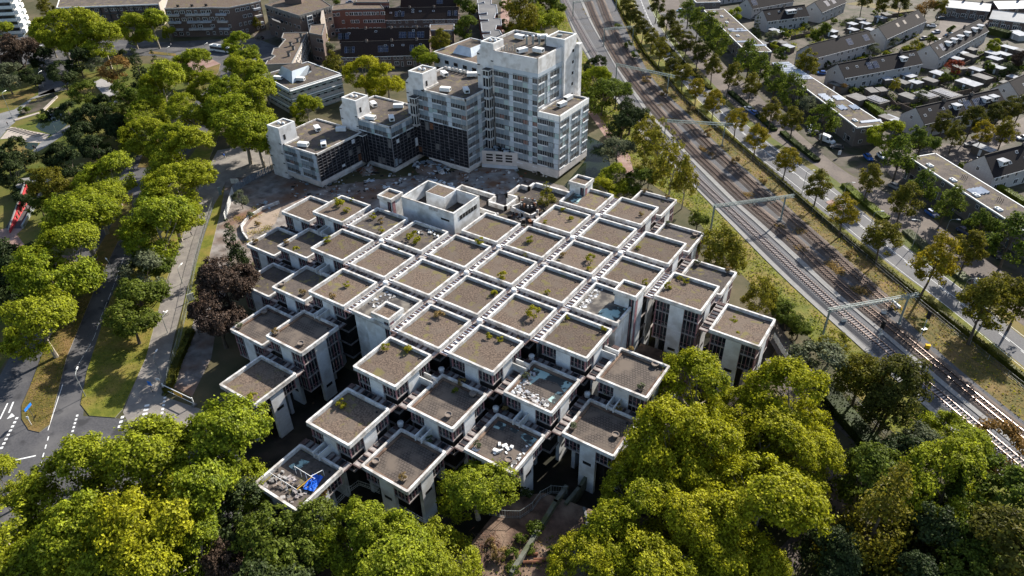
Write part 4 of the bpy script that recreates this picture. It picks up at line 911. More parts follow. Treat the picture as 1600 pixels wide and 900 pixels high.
def terrace(label, px, h, pan, lights, sd, wm=None):
    root, pts, rf = flat_block('flat_roofed_terrace', label, WP(px, h), h, wm or brick3, gravd, 'terraced house', 'flat-roofed terraces on the service street', lip=wpaint, ph=.12, lipw=.35)
    P = [Vector(p) for p in WP(px, h)]; P = [Vector((p.x, p.y)) for p in P]     # order: left-near, left-far, right-far, right-near
    def uv(u, v): return P[0].lerp(P[3], u).lerp(P[1].lerp(P[2], u), v)
    d = P[3]-P[0]; rz = math.atan2(d.y, d.x)
    for u, v, k in pan:
        c = uv(u, v)
        put('solar_panel', FPAN, rf, (c.x, c.y, h+.06), rz+(0 if k else math.pi/2), (k or .8, 1, 1) if k else (.75, 1, 1))
    for u, v in lights:
        c = uv(u, v); put('rooflight', RLT, rf, (c.x, c.y, h+.05), rz)
    for u in (.3, .55, .8):
        c = uv(u, .6); put('vent_pipe', PIPES, rf, (c.x, c.y, h+.05), rz)
    n = max(3, int(d.length/6))
    win_row(root, P[0], P[3], (.9,), n, 2.0, 1.5, WIND, .1, sd=sd); win_row(root, P[0], P[3], (h-1.9,), n*2, 1.1, 1.2, WINB, .25, sd=sd+1)
    for k in range(n):
        c = P[0].lerp(P[3], (k+.12)/n); put('door', DOORM, root, (c.x, c.y, .05), rz, (1.1, 1, 2.3))
    win_row(root, P[3], P[2], (.9, h-2.0), 2, 1.3, 1.2, WINB, .0, sd=sd)
    return root
terrace('flat-roofed brick terrace farthest up the service street, with two short rows of silver panels', [(1099.7, 15.8), (1131, 14), (1206, 81), (1166, 81)], 6,
        [(.52+.04*k, .30+.13*j, 0) for j in (0, 3) for k in (0, 1)]+[(.56, .3+.1*k, 0) for k in range(6)]+[(.8, .15+.12*k, 0) for k in range(5)]+[(.88, .55+.12*k, 0) for k in range(4)], [(.08, .4), (.2, .5), (.35, .45), (.67, .3)], 21)
terrace('long flat brick terrace covered in silver solar panels above the white van', [(1206, 98.5), (1232, 97.5), (1383.6, 195), (1339, 199.7)], 6.5,
        [(.02+.035*k, .15+.2*j, 0) for j in range(4) for k in range(9)]+[(.56+.025*k, .3, 0) for k in range(4)]+[(.6+.02*k, .75, 0) for k in range(3)]+[(.75, .3, 1), (.75, .45, 1), (.76, .75, 1), (.76, .9, 1), (.95, .45, 0), (.95, .6, 0), (.95, .75, 0), (.95, .9, 0)], [(.92, .22), (.66, .3)], 31)
terrace('nearest flat brick terrace with four silver panels, cut by the right edge', [(1421, 246.5), (1461.5, 239.5), (1700, 385), (1650, 393)], 6.5,
        [(.44, .22+.13*k, .9) for k in range(4)], [(.12, .22), (.3, .22), (.47, .2), (.62, .2)], 41)
terrace('short flat brick house at the top end of the service street', [(1078, -6), (1112, -8), (1126, 3), (1088, 4)], 6, [], [(.3, .5)], 51)
# --- sheds, awnings and garden walls between the terraces
shed_px = [(1213, 48, 7, 3, 'w'), (1190, 66, 6, 2.6, 'g'), (1206, 64, 6, 3, 'g'), (1232, 72, 5, 3, 'w'), (1222, 66, 4, 3, 'g'), (1300, 48, 5, 3, 'w'), (1306, 58, 4, 2.5, 'w'), (1332, 37, 4, 3, 'w'), (1352, 36, 4.4, 3, 'w'),
           (1333, 46, 4, 3, 'w'), (1360, 46, 4.5, 3, 'w'), (1376, 27, 5, 3, 'w'), (1385, 22, 5, 3, 'g'), (1345, 30, 4, 3, 'g'), (1362, 141, 5, 3, 'g'), (1378, 140, 4, 3, 'g'), (1410, 128, 5, 3, 'g'), (1431, 128, 4, 3.4, 'w'),
           (1454, 125, 5, 3.2, 'g'), (1418, 117, 6, 3.6, 'w'), (1384, 122, 5, 3, 'w'), (1466, 114, 5, 4, 'w'), (1514, 129, 8, 5, 'w'), (1535, 120, 6, 4, 'g'), (1420, 150, 6, 4, 'g'), (1447, 148, 7, 5, 's'), (1478, 146, 9, 6, 's'), (1370, 156, 7, 5, 's'),
           (1340, 152, 6, 5, 'g'), (1310, 132, 7, 4, 'd'), (1494, 91, 5, 3, 'w'), (1503, 82, 4, 3, 'w'), (1516, 87, 5, 3, 'g'), (1516, 76, 5, 3, 'g'), (1551, 83, 5, 3, 'w'), (1554, 91, 5, 3.4, 'w'), (1568, 84, 5, 3, 'w'), (1577, 74, 6, 3, 'w'),
           (1590, 77, 5, 3, 'g'), (1500, 105, 5, 3, 'g'), (1525, 108, 5, 3, 'w'), (1559, 105, 5, 3, 'w'), (1548, 100, 4, 3, 'g'), (1396, 186, 7, 3.6, 'w'), (1576, 252, 5, 4, 'W'), (1538, 231, 6, 3, 'w'), (1592, 52, 8, 5, 'W'), (1385, 183, 4, 3, 'g'), (1575, 130, 5, 3, 'g'), (1590, 122, 7, 3, 'w')]
SHEDM = {}
def shed_mesh(k, sx, sy):
    b = MB(); rm = {'w': shedr, 'g': shedg, 's': shedg, 'd': bitu, 'W': shedr}[k]; h = 2.4
    b.box(-sx/2, -sy/2, 0, sx/2, sy/2, h, hwall if k == 'W' else shedw)
    b.hexa([(-sx/2-.2, -sy/2-.2, h), (sx/2+.2, -sy/2-.2, h), (sx/2+.2, sy/2+.2, h+.1), (-sx/2-.2, sy/2+.2, h+.1)], [(-sx/2-.2, -sy/2-.2, h+.12), (sx/2+.2, -sy/2-.2, h+.12), (sx/2+.2, sy/2+.2, h+.26), (-sx/2-.2, sy/2+.2, h+.26)], rm)
    b.box(-.45, -sy/2-.03, 0, .45, -sy/2, 2.0, wpaint if k != 'g' else brick1)
    if k == 's':
        for q in range(4): b.box(-sx/2+.4, -sy/2+.5+q*1.1, h+.3, sx/2-.4, -sy/2+1.2+q*1.1, h+.36, solar); b.box(-sx/2+.4, -sy/2+1.2+q*1.1, h+.3, sx/2-.4, -sy/2+1.3+q*1.1, h+.42, wpaint)
    return b.mesh('shed')
cn = {'w': 'white-roofed', 'g': 'grey-roofed', 's': 'solar-panelled', 'd': 'black-roofed', 'W': 'white-walled'}
cnt = {}
for x, y, sx, sy, k in sorted(shed_px):
    cnt[k] = cnt.get(k, 0)+1; lab = f'{cn[k]} garden shed, {ORD[cnt[k]-1]} of its colour from the left of the estate'
    p = W(x, y, 2.4); tag(put('garden_shed', shed_mesh(k, sx, sy), None, (p.x, p.y, 0), R_(-30 if (x+y) % 3 else -50)), lab, 'shed', 'garden sheds behind the terraces')
fl = [[(1330, 152), (1352, 165), (1380, 178)], [(1380, 150), (1400, 170), (1420, 168)], [(1446, 133), (1470, 130), (1490, 124)], [(1455, 157), (1495, 150), (1530, 142)], [(1490, 112), (1520, 97), (1560, 76)], [(1530, 118), (1555, 128)],
      [(1235, 62), (1270, 55), (1300, 52)], [(1320, 50), (1350, 55), (1380, 50)], [(1370, 30), (1400, 26), (1430, 22)], [(1400, 140), (1410, 148)], [(1430, 180), (1400, 166)], [(1560, 90), (1600, 95)], [(1545, 112), (1580, 118)]]
for k, l in enumerate(sorted(fl)):
    pts = [W(*p) for p in l]; b = MB()
    for p, q in zip(pts, pts[1:]): d = q-p; b.obox((p+q)/2, math.atan2(d.y, d.x), d.length, .12, 0, 1.8, fencem)
    tag(b.build('garden_fence'), f'brown wooden garden fence, {ORD[k]} from the left between the terraces', 'fence', 'garden fences')
# --- glass office behind the left trees
root, pts, rf = flat_block('glass_office', 'flat office with green glass bands and a white slanted plant room on its roof', WP([(410, 118), (452.5, 141), (533, 116), (481, 97)], 10), 10, gglass, gravd, 'office building', lip=wpaint, ph=.3)
for e in ((1, 2), (0, 1)):
    q = [Vector(p) for p in WP([(410, 118), (452.5, 141), (533, 116), (481, 97)], 10)]; p, r_ = q[e[0]], q[e[1]]; d = r_-p; n = Vector((d.y, -d.x)).normalized()
    for k in range(3):
        b = MB(); c = (p+r_)/2+n*.06; rz = math.atan2(d.y, d.x)
        b.obox(c, rz, d.length, .16, 3.25*k+.4, 3.25*k+1.5, mullg); b.obox(c+n*.25, rz, d.length, .5, 3.25*k+3.0, 3.25*k+3.25, wpaint); b.obox(c+n*.02, rz, d.length, .2, 3.25*k+2.2, 3.25*k+2.28, wpaint)
        for s in range(7): b.obox(p+d*((s+.5)/7)+n*.1, rz, d.length*.06, .1, 3.25*k+1.6, 3.25*k+2.1, darkv)
        b.build('window_band', root)
q = WP([(434, 115), (457, 131), (487, 112), (465, 104)], 10); t = WP([(440, 103), (456, 111), (482, 102), (465, 97)], 13.5); b = MB()
b.hexa([(x, y, 10) for x, y in q], [(x, y, 13.5) for x, y in t], twp2, gravd); pr_ = b.build('plant_room', root)
b = MB(); c = W(483, 108, 11.5); b.obox(c, .3, 1.6, .6, 11, 12.6, darkv); b.build('louvre', pr_)
for x, y in ((470, 126), (435, 124)): p = W(x, y, 10.2); put('air_conditioner', AC, rf, (p.x, p.y, 10.05), .4)
# --- low office with slanted plant room behind the tower
root, pts, rf = flat_block('low_office', 'low grey office with slanted white plant room behind the highest tower block', WP([(677, 82), (748, 101), (790, 72), (735, 60)], 8), 8, twp2, grav, 'office building', lip=wpaint)
q = WP([(707, 83), (737, 90), (765, 76), (735, 70)], 8); t = WP([(716, 70), (735, 75), (756, 67), (738, 62)], 11); b = MB(); b.hexa([(x, y, 8) for x, y in q], [(x, y, 11) for x, y in t], twp2, gravd); b.build('plant_room', root)
win_row(root, WP([(677, 82)], 8)[0], WP([(748, 101)], 8)[0], (1, 4.6), 5, 2.5, 1.6, WIND)
# --- white apartment tower, top left
root = empty('apartment_tower', (0, 0, 0), 0, 'white apartment tower with slanted balcony fronts in the top left corner', 'apartment building')
p0 = W(37, 57); p1 = W(-70, 62); p2 = W(52, 33); d1 = (p1-p0).normalized(); d2 = (p2-p0).normalized()
b = MB(); b.prism([tuple(p)[:2] for p in (p0, p0+d2*16, p0+d2*16+d1*40, p0+d1*40)], 0, 34, twp); b.build('wall', root)
for k in range(11):
    z = 1.5+k*3; b = MB(); n1 = Vector((d1.y, -d1.x, 0)); n1 = n1 if n1.dot(CAM-p0) > 0 else -n1; n2 = Vector((d2.y, -d2.x, 0)); n2 = n2 if n2.dot(CAM-p0) > 0 else -n2
    b.obox(p0+d1*20+n1*.1, math.atan2(d1.y, d1.x), 40, .4, z, z+1.3, twsill); b.obox(p0+d2*4+n2*.8, math.atan2(d2.y, d2.x), 7, 2.0, z, z+2.0, wpaint); b.obox(p0+d2*13+n2*.9, math.atan2(d2.y, d2.x), 5, 2.2, z+.6, z+2.4, wpaint)
    b.obox(p0+d1*20+n1*.05, math.atan2(d1.y, d1.x), 39, .2, z+1.5, z+2.7, glass); b.build('balcony', root)
# --- slab blocks along the top left street
def slab(label, px, h, wm, rm, nw, floors, me, skip=.1, sd=1, lip=wpaint, name='apartment_block', bal=True, deep=None):
    P = WP(px, h); root, pts, rf = flat_block(name, label, P, h, wm, rm, 'apartment building', None, lip, .3)
    fh = h/floors
    for e, n in nw: win_row(root, P[e], P[(e+1) % len(P)], [fh*k+.9 for k in range(floors)], n, 1.8, 1.5, me, skip, jit=.12, sd=sd)
    return root, P, rf
root, P, rf = slab('dark brick apartment slab with a pale end wall at the top left', [(88.5, 12.5), (248, 7), (262, -8), (95, -8)], 10, brick1, gravd, [(0, 20)], 3, WINB, .08)
b = MB(); d = Vector(P[1])-Vector(P[0]); n = Vector((d.y, -d.x)).normalized()
for k in range(3): b.obox((Vector(P[0])+Vector(P[1]))/2+n*.5, math.atan2(d.y, d.x), d.length, .9, 3.3*k+3.0, 3.3*k+3.25, dsteel)
for k in range(13): b.obox(Vector(P[0])+d*(k/12)+n*.4, math.atan2(d.y, d.x), .25, .8, 0, 10, dsteel)
b.build('balcony', root)
b = MB(); q = [Vector(p) for p in P]; dd = q[2]-q[1]; b.obox((q[1]+q[2])/2+Vector((dd.y, -dd.x)).normalized()*.08, math.atan2(dd.y, dd.x), dd.length, .2, 0, 10.6, beige); b.build('end_wall', root)
root, P, rf = slab('long brown brick apartment block with balconies facing the bus street', [(257, 14), (331, 12), (357, 12.5), (390, 6), (407, 2), (402, -8), (340, -4), (262, -2)], 13.5, brick1, grav, [(0, 7), (1, 3), (2, 4), (3, 2)], 4, WINB, .12, lip=mullg)
for e in (0, 1, 3):
    p, q = Vector(P[e]), Vector(P[e+1]); d = q-p; n = Vector((d.y, -d.x)).normalized()
    for k in range(1, 4):
        for s in ([.15, .55, .8] if e == 0 else [.5]):
            b = MB(); b.obox(p+d*s+n*.7, math.atan2(d.y, d.x), min(6, d.length*.6), 1.4, 3.37*k, 3.37*k+.9, mullg if (k+e) % 2 else shedr); b.build('balcony', root)
for s in (.2, .5, .8):
    c = (Vector(P[0])).lerp(Vector(P[1]), s); b = MB(); b.obox(c+Vector((-1, 3)), 0, 1.2, .8, 13.5, 14.6, darkv); b.build('chimney', rf)
root, P, rf = slab('brown brick corner block with white toothed roof edge and a square brick roof house', [(414, 8), (467.5, 25), (518, 10), (500, -2), (455, -4)], 14, brick1, grav, [(0, 8), (1, 6)], 4, WIND, .15, lip=shedg)
p, q, s = Vector(P[0]), Vector(P[1]), Vector(P[2])
for e, (u, v) in enumerate(((p, q), (q, s))):
    d = v-u; n = Vector((d.y, -d.x)).normalized(); b = MB(); k = int(d.length/1.6)
    for i in range(k): b.obox(u+d*((i+.5)/k)+n*.12, math.atan2(d.y, d.x), .9, .24, 12.6, 13.8, shedg)
    b.obox((u+v)/2+n*.08, math.atan2(d.y, d.x), d.length, .2, 13.2, 14.3, shedg); b.build('roof_edge', rf)
b = MB(); c = W(461, 4, 14); b.obox(c, .6, 8, 6, 14, 19, brick1, darkv); b.build('roof_house', root)
b = MB(); c = q.lerp(s, .28); d = s-q; n = Vector((d.y, -d.x)).normalized(); b.obox(c+n*.25, math.atan2(d.y, d.x), 3.2, .6, 2.5, 13, wframe)
for k in range(6):
    for i in (-1, 0, 1): b.obox(c+n*.57+d.normalized()*i, math.atan2(d.y, d.x), .8, .06, 2.9+k*1.7, 4.2+k*1.7, glass)
b.build('stair_window', root)
# grey graffiti-grey stair wall left of it and the sawtooth block
b = MB(); b.hexa(*[[(*WP([pp], z)[0], z) for pp in [(424, 28), (437, 33), (439, 36), (426, 31)]] for z in (0, 12)], shedg)
tag(b.build('grey_slab_wall'), 'tall narrow grey patterned wall beside the brick corner block', 'wall')
root, P, rf = slab('low grey-roofed block with stepped left edge and beige framed facade on its right', [(414, 101.5), (456, 100), (481, 51), (443, 52), (440, 60), (446, 62), (435, 75), (428, 76), (424, 86), (430, 88), (422, 94), (418, 95)], 9, beige, grav, [], 3, WIND, lip=cpath)
win_row(root, P[1], P[2], (.8, 3.6, 6.2), 12, 1.9, 1.9, WINB, .1, sd=4)
for x, y in ((471, 58), (466, 66), (459, 78), (452, 88), (455, 72)): c = W(x, y, 9); b = MB(); b.obox(c, .5, 1, 1, 9, 10.6, shedg); b.obox(c, .5, 1.3, 1.3, 10.6, 10.8, darkv); b.build('roof_vent', rf)
root, P, rf = slab('dark brown block with tall pale end fin right of the grey stepped roof', [(483, 52), (503, 56), (508, 38), (486, 40)], 12, brick1, grav, [(0, 4)], 3, WIND, lip=shedg)
b = MB(); q = WP([(505, 57), (511, 52), (509, 35), (507, 37)], 6); b.prism(q, 0, 13.5, beige); b.build('end_fin', root)
root, P, rf = slab('red brick wing with grey flat roof at the top middle', [(518, 17), (537, 15), (600, 14), (592, 4), (548, 5), (520, 9)], 11, brick2, grav, [(0, 3), (1, 9)], 3, WINB, .1, lip=shedg)
root, P, rf = slab('tall red brick block behind the red wing at the top edge', [(556, 4), (608, 4), (604, -10), (560, -10)], 12, brick2, grav, [(0, 8)], 3, WINB, .1, lip=shedg)
# --- dark-roofed rows in the middle
def row(label, e0, e1, **k): return gable('terraced_house', label, e0, e1, group='brown-roofed rows behind the tower', rm=hroofb, wm=brick1, **k)
row('brown-roofed row nearest the golden trees, with black solar fields and awnings below', (533, 89), (671, 85), he=5, hr=9.5, dp=11, nu=7, sol=(.08, .11, .46, .49, .82, .86, .9), rw=[(.5, .6), (.58, .6), (.7, .6), (.9, .6)], sd=61)
row('brown-roofed row second from the golden trees, with white snips along its gutter', (531, 67), (671, 64), he=5, hr=9.5, dp=10, nu=7, sol=(.02, .06, .7, .8, .9), rw=[(.1, .6), (.4, .7), (.82, .7)], sd=62)
row('brown-roofed row with two solar fields left of the green street tree', (601, 31), (716, 29), he=5.5, hr=9.5, dp=11, nu=6, sol=(.18, .22, .9, .94), rw=[(.08, .5), (.2, .6), (.38, .75), (.38, .55), (.48, .6), (.66, .6)], sd=63)
row('farthest brown-roofed row at the top edge in the middle', (626, 11), (713, 10), he=5.5, hr=9.5, dp=10, nu=5, sol=(.7,), sd=64)
row('small brown-roofed row cut by the top edge beside the red brick block', (640, -6), (720, -7), he=5.5, hr=9.5, dp=10, nu=5, sd=65)
slab('small brown flat-roofed house at the end of the middle rows', [(671, 47.5), (709, 48), (710, 38), (672, 39)], 6, brick1, grav, [(0, 3)], 2, WINB, .1, lip=shedr)
# long zigzag roof running away behind the highest block
px = [(756, 60), (786, 58), (781, 48), (774, 47), (776, 40), (784, 40), (783, 30), (772, 29), (775, 21), (778, 22), (776, 8), (768, 7), (768, -6), (745, -6), (746, 6), (757, 3), (757, 6), (747, 7), (748, 22), (761, 20), (761, 24), (749, 25), (750, 31), (763, 31), (763, 34), (751, 35), (753, 50), (766, 50), (766, 54), (754, 55)]
root, P, rf = slab('long flat roof with notched white edges leading away behind the highest block', px, 8, brick2, asph2, [], 2, WINB, lip=shedr)
win_row(root, P[0], P[1], (1, 4.5), 3, 1.5, 1.5)
# --- red ramp of the underpass
root = empty('underpass', (0, 0, 0), 0, 'red-walled ramp of a cycle underpass in the park at the left edge', 'underpass')
p = [W(16, 364), W(50, 304)]; d = p[1]-p[0]; rz = math.atan2(d.y, d.x); b = MB()
b.hexa([(p[0].x-.4, p[0].y, 0), (p[0].x+.3, p[0].y-.1, 0), (p[1].x+.3, p[1].y-.1, 0), (p[1].x-.4, p[1].y, 0)], [(p[0].x-.4, p[0].y, .5), (p[0].x+.3, p[0].y-.1, .5), (p[1].x+.3, p[1].y-.1, 4.0), (p[1].x-.4, p[1].y, 4.0)], redw); rw_ = b.build('red_wall', root)
b = MB()
n = Vector((d.y, -d.x, 0)).normalized()
for k in range(7): c = p[0]+d*(.32+.095*k)+n*.32; b.obox(c, rz, .9, .12, .5, .8+2.6*(.3+.095*k), brick2)
b.build('wall_panel', rw_)
b = MB(); b.hexa([(p[0].x-.9, p[0].y, 0), (p[0].x-.4, p[0].y, 0), (p[1].x-.4, p[1].y, 0), (p[1].x-.9, p[1].y, 0)], [(p[0].x-.9, p[0].y, .8), (p[0].x-.4, p[0].y, .8), (p[1].x-.4, p[1].y, 4.4), (p[1].x-.9, p[1].y, 4.4)], cpath); b.build('wall_coping', root)
q = [W(36, 357), W(66, 303)]; d2 = q[1]-q[0]; b = MB(); b.obox((q[0]+q[1])/2, math.atan2(d2.y, d2.x), d2.length, .5, 0, 1.0, steel); b.build('parapet_wall', root)
c = W(61, 298); b = MB(); b.obox(c, rz, 5, 9, 2.6, 3.6, cpath); b.obox(c, rz, 4.8, 8.6, 0, 2.6, darkv); b.build('portal', root)
sheet('underpass_path', [(8, 357), (36, 357), (66, 303), (46, 293)], asph, .02); sheet('underpass_path', [(-30, 366), (8, 357), (36, 357), (26, 366), (40, 385), (75, 398), (120, 400), (110, 420), (20, 400), (-30, 400)], paver, .018)
# ------------------------------------------------------------------ trees
def crown_mesh(R, V, zc, ncl, nleaf, ls, m, seed, shape='round', cl=.34, hollow=.45):
    """leaf-sized faces spread over many clumps set through an uneven crown"""
    r = random.Random(seed); b = MB(); vs, fs = [], []
    cls = []; big = []
    if shape == 'round':
        for k in range(18):
            a = k*2.4+r.uniform(-.4, .4)+seed; uz = -.8+1.75*((k*.618+r.uniform(-.06, .06)) % 1.0); uz = min(.95, uz); h = math.sqrt(max(0, 1-uz*uz))
            q = r.uniform(.52, .68); big.append((Vector((math.cos(a)*h*R*q, math.sin(a)*h*R*q, uz*V*q)), R*r.uniform(.36, .48)))
    for k in range(ncl):
        for _ in range(20):
            u = Vector((r.gauss(0, 1), r.gauss(0, 1), r.gauss(0, 1))).normalized()
            if u.z > -.75: break
        q = hollow+(1-hollow)*r.random()**.6
        if shape == 'cone':
            h = r.random()**1.4; rad = R*(1-h)*.95+.1; a = r.random()*6.283; q = .55+.45*r.random()
            c = Vector((math.cos(a)*rad*q, math.sin(a)*rad*q, -V+2*V*h)); s = R*cl*(1.1-.7*h)
        elif shape == 'egg':
            taper = 1-.38*max(0, u.z)-.12*max(0, -u.z)
            c = Vector((u.x*R*q*taper, u.y*R*q*taper, u.z*V*q)); s = R*cl*r.uniform(.7, 1.1)
        elif shape == 'weep':
            c = Vector((u.x*R*q, u.y*R*q, abs(u.z)*V*q*1.0-(u.x*u.x+u.y*u.y)*V*.55+V*.1)); s = R*cl*r.uniform(.6, 1.0)
        else:
            bc, br = r.choice(big); u = (u+bc.normalized()*.55+Vector((0, 0, .1))).normalized()
            c = bc+Vector((u.x*br, u.y*br, u.z*br*.9))*r.uniform(.72, 1.08); s = R*cl*r.uniform(.55, 1.35)
        cls.append((c, s))
    tot = sum(s*s for _, s in cls)
    for c, s in cls:
        o = c.normalized() if c.length > .1 else Vector((0, 0, 1))
        for k in range(max(6, int(nleaf*s*s/tot))):
            for _ in range(8):
                u = Vector((r.gauss(0, 1), r.gauss(0, 1), r.gauss(0, 1))).normalized()
                if u.dot(o) > -.35 or u.z > .3: break
            q = r.random()**.4 if r.random() < .93 else r.uniform(.9, 1.5)
            p = c+Vector((u.x, u.y, u.z*.7))*s*q
            if shape == 'weep': p = p+Vector((0, 0, -r.random()*s*.9))
            n = (u*.7+o*.35+Vector((r.gauss(0, .45), r.gauss(0, .45), r.gauss(.4, .45)))).normalized()
            t = n.cross(Vector((r.gauss(0, 1), r.gauss(0, 1), r.gauss(0, 1)))).normalized(); w_ = n.cross(t)
            l = ls*r.uniform(.6, 1.25); i = len(vs)
            vs += [tuple(p+t*l*.5+Vector((0, 0, zc))), tuple(p+w_*l*.34+n*l*.1+Vector((0, 0, zc))), tuple(p-t*l*.5+Vector((0, 0, zc))), tuple(p-w_*l*.34+n*l*.1+Vector((0, 0, zc)))]
            fs.append((i, i+1, i+2, i+3))
    me = bpy.data.meshes.new('crown'); me.from_pydata(vs, [], fs); me.materials.append(m); me.update()
    return me, cls
def trunk_mesh(cls, zc, h0, rad, m, seed, nl=7):
    r = random.Random(seed); b = MB(); top = Vector((r.uniform(-.2, .2), r.uniform(-.2, .2), h0)); b.cyl((0, 0, -.3), top, rad*1.25, rad*.85, m, 7, False)
    mid = Vector((top.x, top.y, zc+.1)); b.cyl(top, mid, rad*.85, rad*.4, m, 6, False)
    for c, s in r.sample(cls, min(nl, len(cls))):
        e = c+Vector((0, 0, zc)); k = top.lerp(mid, r.random()*.7); md = k.lerp(e, .5)+Vector((0, 0, -.3))
        b.cyl(k, md, rad*.42, rad*.26, m, 5, False); b.cyl(md, e, rad*.26, rad*.07, m, 4, False)
    return b.mesh('trunk')
KIND = {}
def kind(k, R, V, zc, h0, rad, ncl, nleaf, ls, m, bm_=bark, n=3, **kw):
    L = []
    for s in range(n):
        me, cls = crown_mesh(R, V, zc, ncl, nleaf, ls, MATS[m], hash_(k)+s*17, **kw); L.append((me, trunk_mesh(cls, zc, h0, rad, bm_, s)))
    KIND[k] = (R*(.88 if n == 5 else .93 if shape_(kw) else 1), zc, L)
def shape_(kw): return kw.get('shape', 'round') == 'round'
def hash_(s): return sum(ord(c)*(i+3) for i, c in enumerate(s)) % 1000
kind('plane', 5.7, 5.5, 7.0, 3.0, .32, 380, 19000, .37, 'plane_tree_leaves', barkp, 5, cl=.135)
kind('gold', 5.7, 5.4, 6.9, 3.0, .32, 380, 19000, .36, 'golden_plane_leaves', barkp, 5, cl=.135)
kind('linden', 3, 3.7, 6.0, 2.6, .17, 60, 5600, .32, 'linden_leaves', bark, 4, shape='egg', cl=.27, hollow=.3)
kind('dlinden', 3, 3.7, 6.0, 2.4, .17, 60, 5600, .32, 'dark_linden_leaves', bark, 3, shape='egg', cl=.27, hollow=.3)
kind('ylinden', 3, 3.8, 6.2, 2.8, .16, 56, 4800, .32, 'yellow_linden_leaves', bark, 3, shape='egg', cl=.26, hollow=.3)
kind('dark', 4, 4.3, 4.9, 1.2, .26, 190, 9000, .36, 'dark_evergreen_leaves', bark, 4, cl=.16)
kind('mid', 4, 4.0, 5.0, 1.6, .25, 190, 9000, .36, 'mid_green_leaves', bark, 4, cl=.16)
kind('conifer', 3, 6, 6.6, 1.0, .24, 60, 3000, .42, 'dark_evergreen_leaves', bark, 2, shape='cone', cl=.36)
kind('thuja', 4, 6, 6.4, .8, .28, 60, 7000, .36, 'linden_leaves', bark, 1, shape='cone', cl=.44)
kind('birch', 3, 4.2, 6.2, 2.4, .15, 60, 3600, .34, 'birch_leaves', barkp, 3, shape='weep', cl=.26)
kind('copper', 5, 5.6, 6.6, 1.6, .34, 280, 14000, .38, 'copper_beech_leaves', bark, 2, cl=.14)
kind('rust', 3, 2.6, 3.8, 1.4, .16, 44, 2400, .40, 'rusty_leaves', bark, 2, cl=.3)
kind('red', 3, 2.6, 3.6, 1.4, .14, 40, 2000, .40, 'red_maple_leaves', bark, 1, cl=.3)
kind('silver', 3, 3.2, 4.2, 1.2, .16, 50, 3000, .40, 'grey_green_leaves', bark, 2, cl=.3)
kind('yew', 3, 4.4, 5.6, 1.8, .2, 44, 2600, .46, 'mid_green_leaves', bark, 2, shape='egg', cl=.34)
kind('cyellow', 2, 3.2, 3.4, .5, .1, 34, 1500, .36, 'birch_leaves', bark, 1, shape='cone', cl=.42)
CNAME = {'plane': 'plane_tree', 'gold': 'plane_tree', 'linden': 'linden_tree', 'dlinden': 'linden_tree', 'ylinden': 'linden_tree', 'dark': 'evergreen_tree', 'mid': 'broadleaf_tree', 'conifer': 'conifer_tree',
         'thuja': 'conifer_tree', 'birch': 'birch_tree', 'copper': 'copper_beech', 'rust': 'autumn_tree', 'red': 'maple_tree', 'silver': 'broadleaf_tree', 'yew': 'broadleaf_tree', 'cyellow': 'conifer_tree'}
tr = random.Random(5)
def tree(k, cx, cy, dpx, label, group, z0=0.0, sc=1.0):
    R0, zc, L = KIND[k]; z = zc; s = 1.0
    for _ in range(4):
        p = W(cx, cy, z0+z); s = dpx/2*depth(p)/FPX/R0; z = zc*s
    me, tm = tr.choice(L); p = W(cx, cy, z0+z)
    root = empty(CNAME[k], (p.x, p.y, z0), tr.random()*6.283, label, 'tree', group, s)
    sx = tr.uniform(.88, 1.12); root.scale = (s*sx, s/sx, s*tr.uniform(.9, 1.1)); root.rotation_euler[0] = tr.gauss(0, .035); root.rotation_euler[1] = tr.gauss(0, .035)
    put('trunk', tm, root); put('crown', me, root)
    return root
ADJ = {'plane': 'yellow-green plane', 'gold': 'golden-green plane', 'linden': 'olive linden', 'dlinden': 'dark olive linden', 'ylinden': 'yellowing linden', 'dark': 'dark evergreen', 'mid': 'mid-green broadleaf',
       'conifer': 'dark conical', 'thuja': 'fan-leaved conical', 'birch': 'yellowish birch', 'copper': 'purple copper beech', 'rust': 'rusty-brown', 'red': 'red maple', 'silver': 'grey-green', 'yew': 'tall green', 'cyellow': 'small yellow conifer'}
def cluster(where, group, items, how='from the near end'):
    if 'left' in how: items = sorted(items)
    elif 'far' in how or 'top' in how: items = sorted(items, key=lambda i: i[1])
    for n, (x, y, d, k) in enumerate(items): tree(k, x, y, d, f'{ADJ[k]} tree, {ORD[n]} {how} {where}', group)
cluster('of the avenue\'s left row', 'trees of the avenue', [(60, 502, 106, 'plane'), (86, 445, 104, 'plane'), (106, 395, 98, 'plane'), (128, 352, 90, 'plane'), (148, 315, 84, 'plane'), (172, 276, 76, 'plane')])
cluster('of the avenue\'s right row', 'trees of the avenue', [(203, 500, 72, 'mid'), (216, 462, 76, 'mid'), (222, 432, 60, 'silver'), (237, 412, 56, 'mid'), (246, 362, 98, 'plane'), (266, 326, 86, 'plane'), (277, 290, 88, 'plane'), (292, 250, 88, 'plane'), (268, 228, 60, 'plane')])
cluster('among the crowns around the avenue bend', 'trees at the avenue bend', [(222, 208, 62, 'plane'), (232, 186, 52, 'plane'), (258, 145, 76, 'plane'), (299, 174, 62, 'plane'), (300, 98, 52, 'plane'), (322, 142, 46, 'plane'), (345, 176, 60, 'plane'),
        (368, 158, 70, 'plane'), (378, 200, 88, 'plane'), (398, 160, 76, 'plane'), (378, 76, 46, 'plane'), (386, 118, 58, 'plane'), (402, 214, 74, 'plane'), (290, 118, 26, 'plane'), (414, 130, 50, 'plane')], 'from the left')
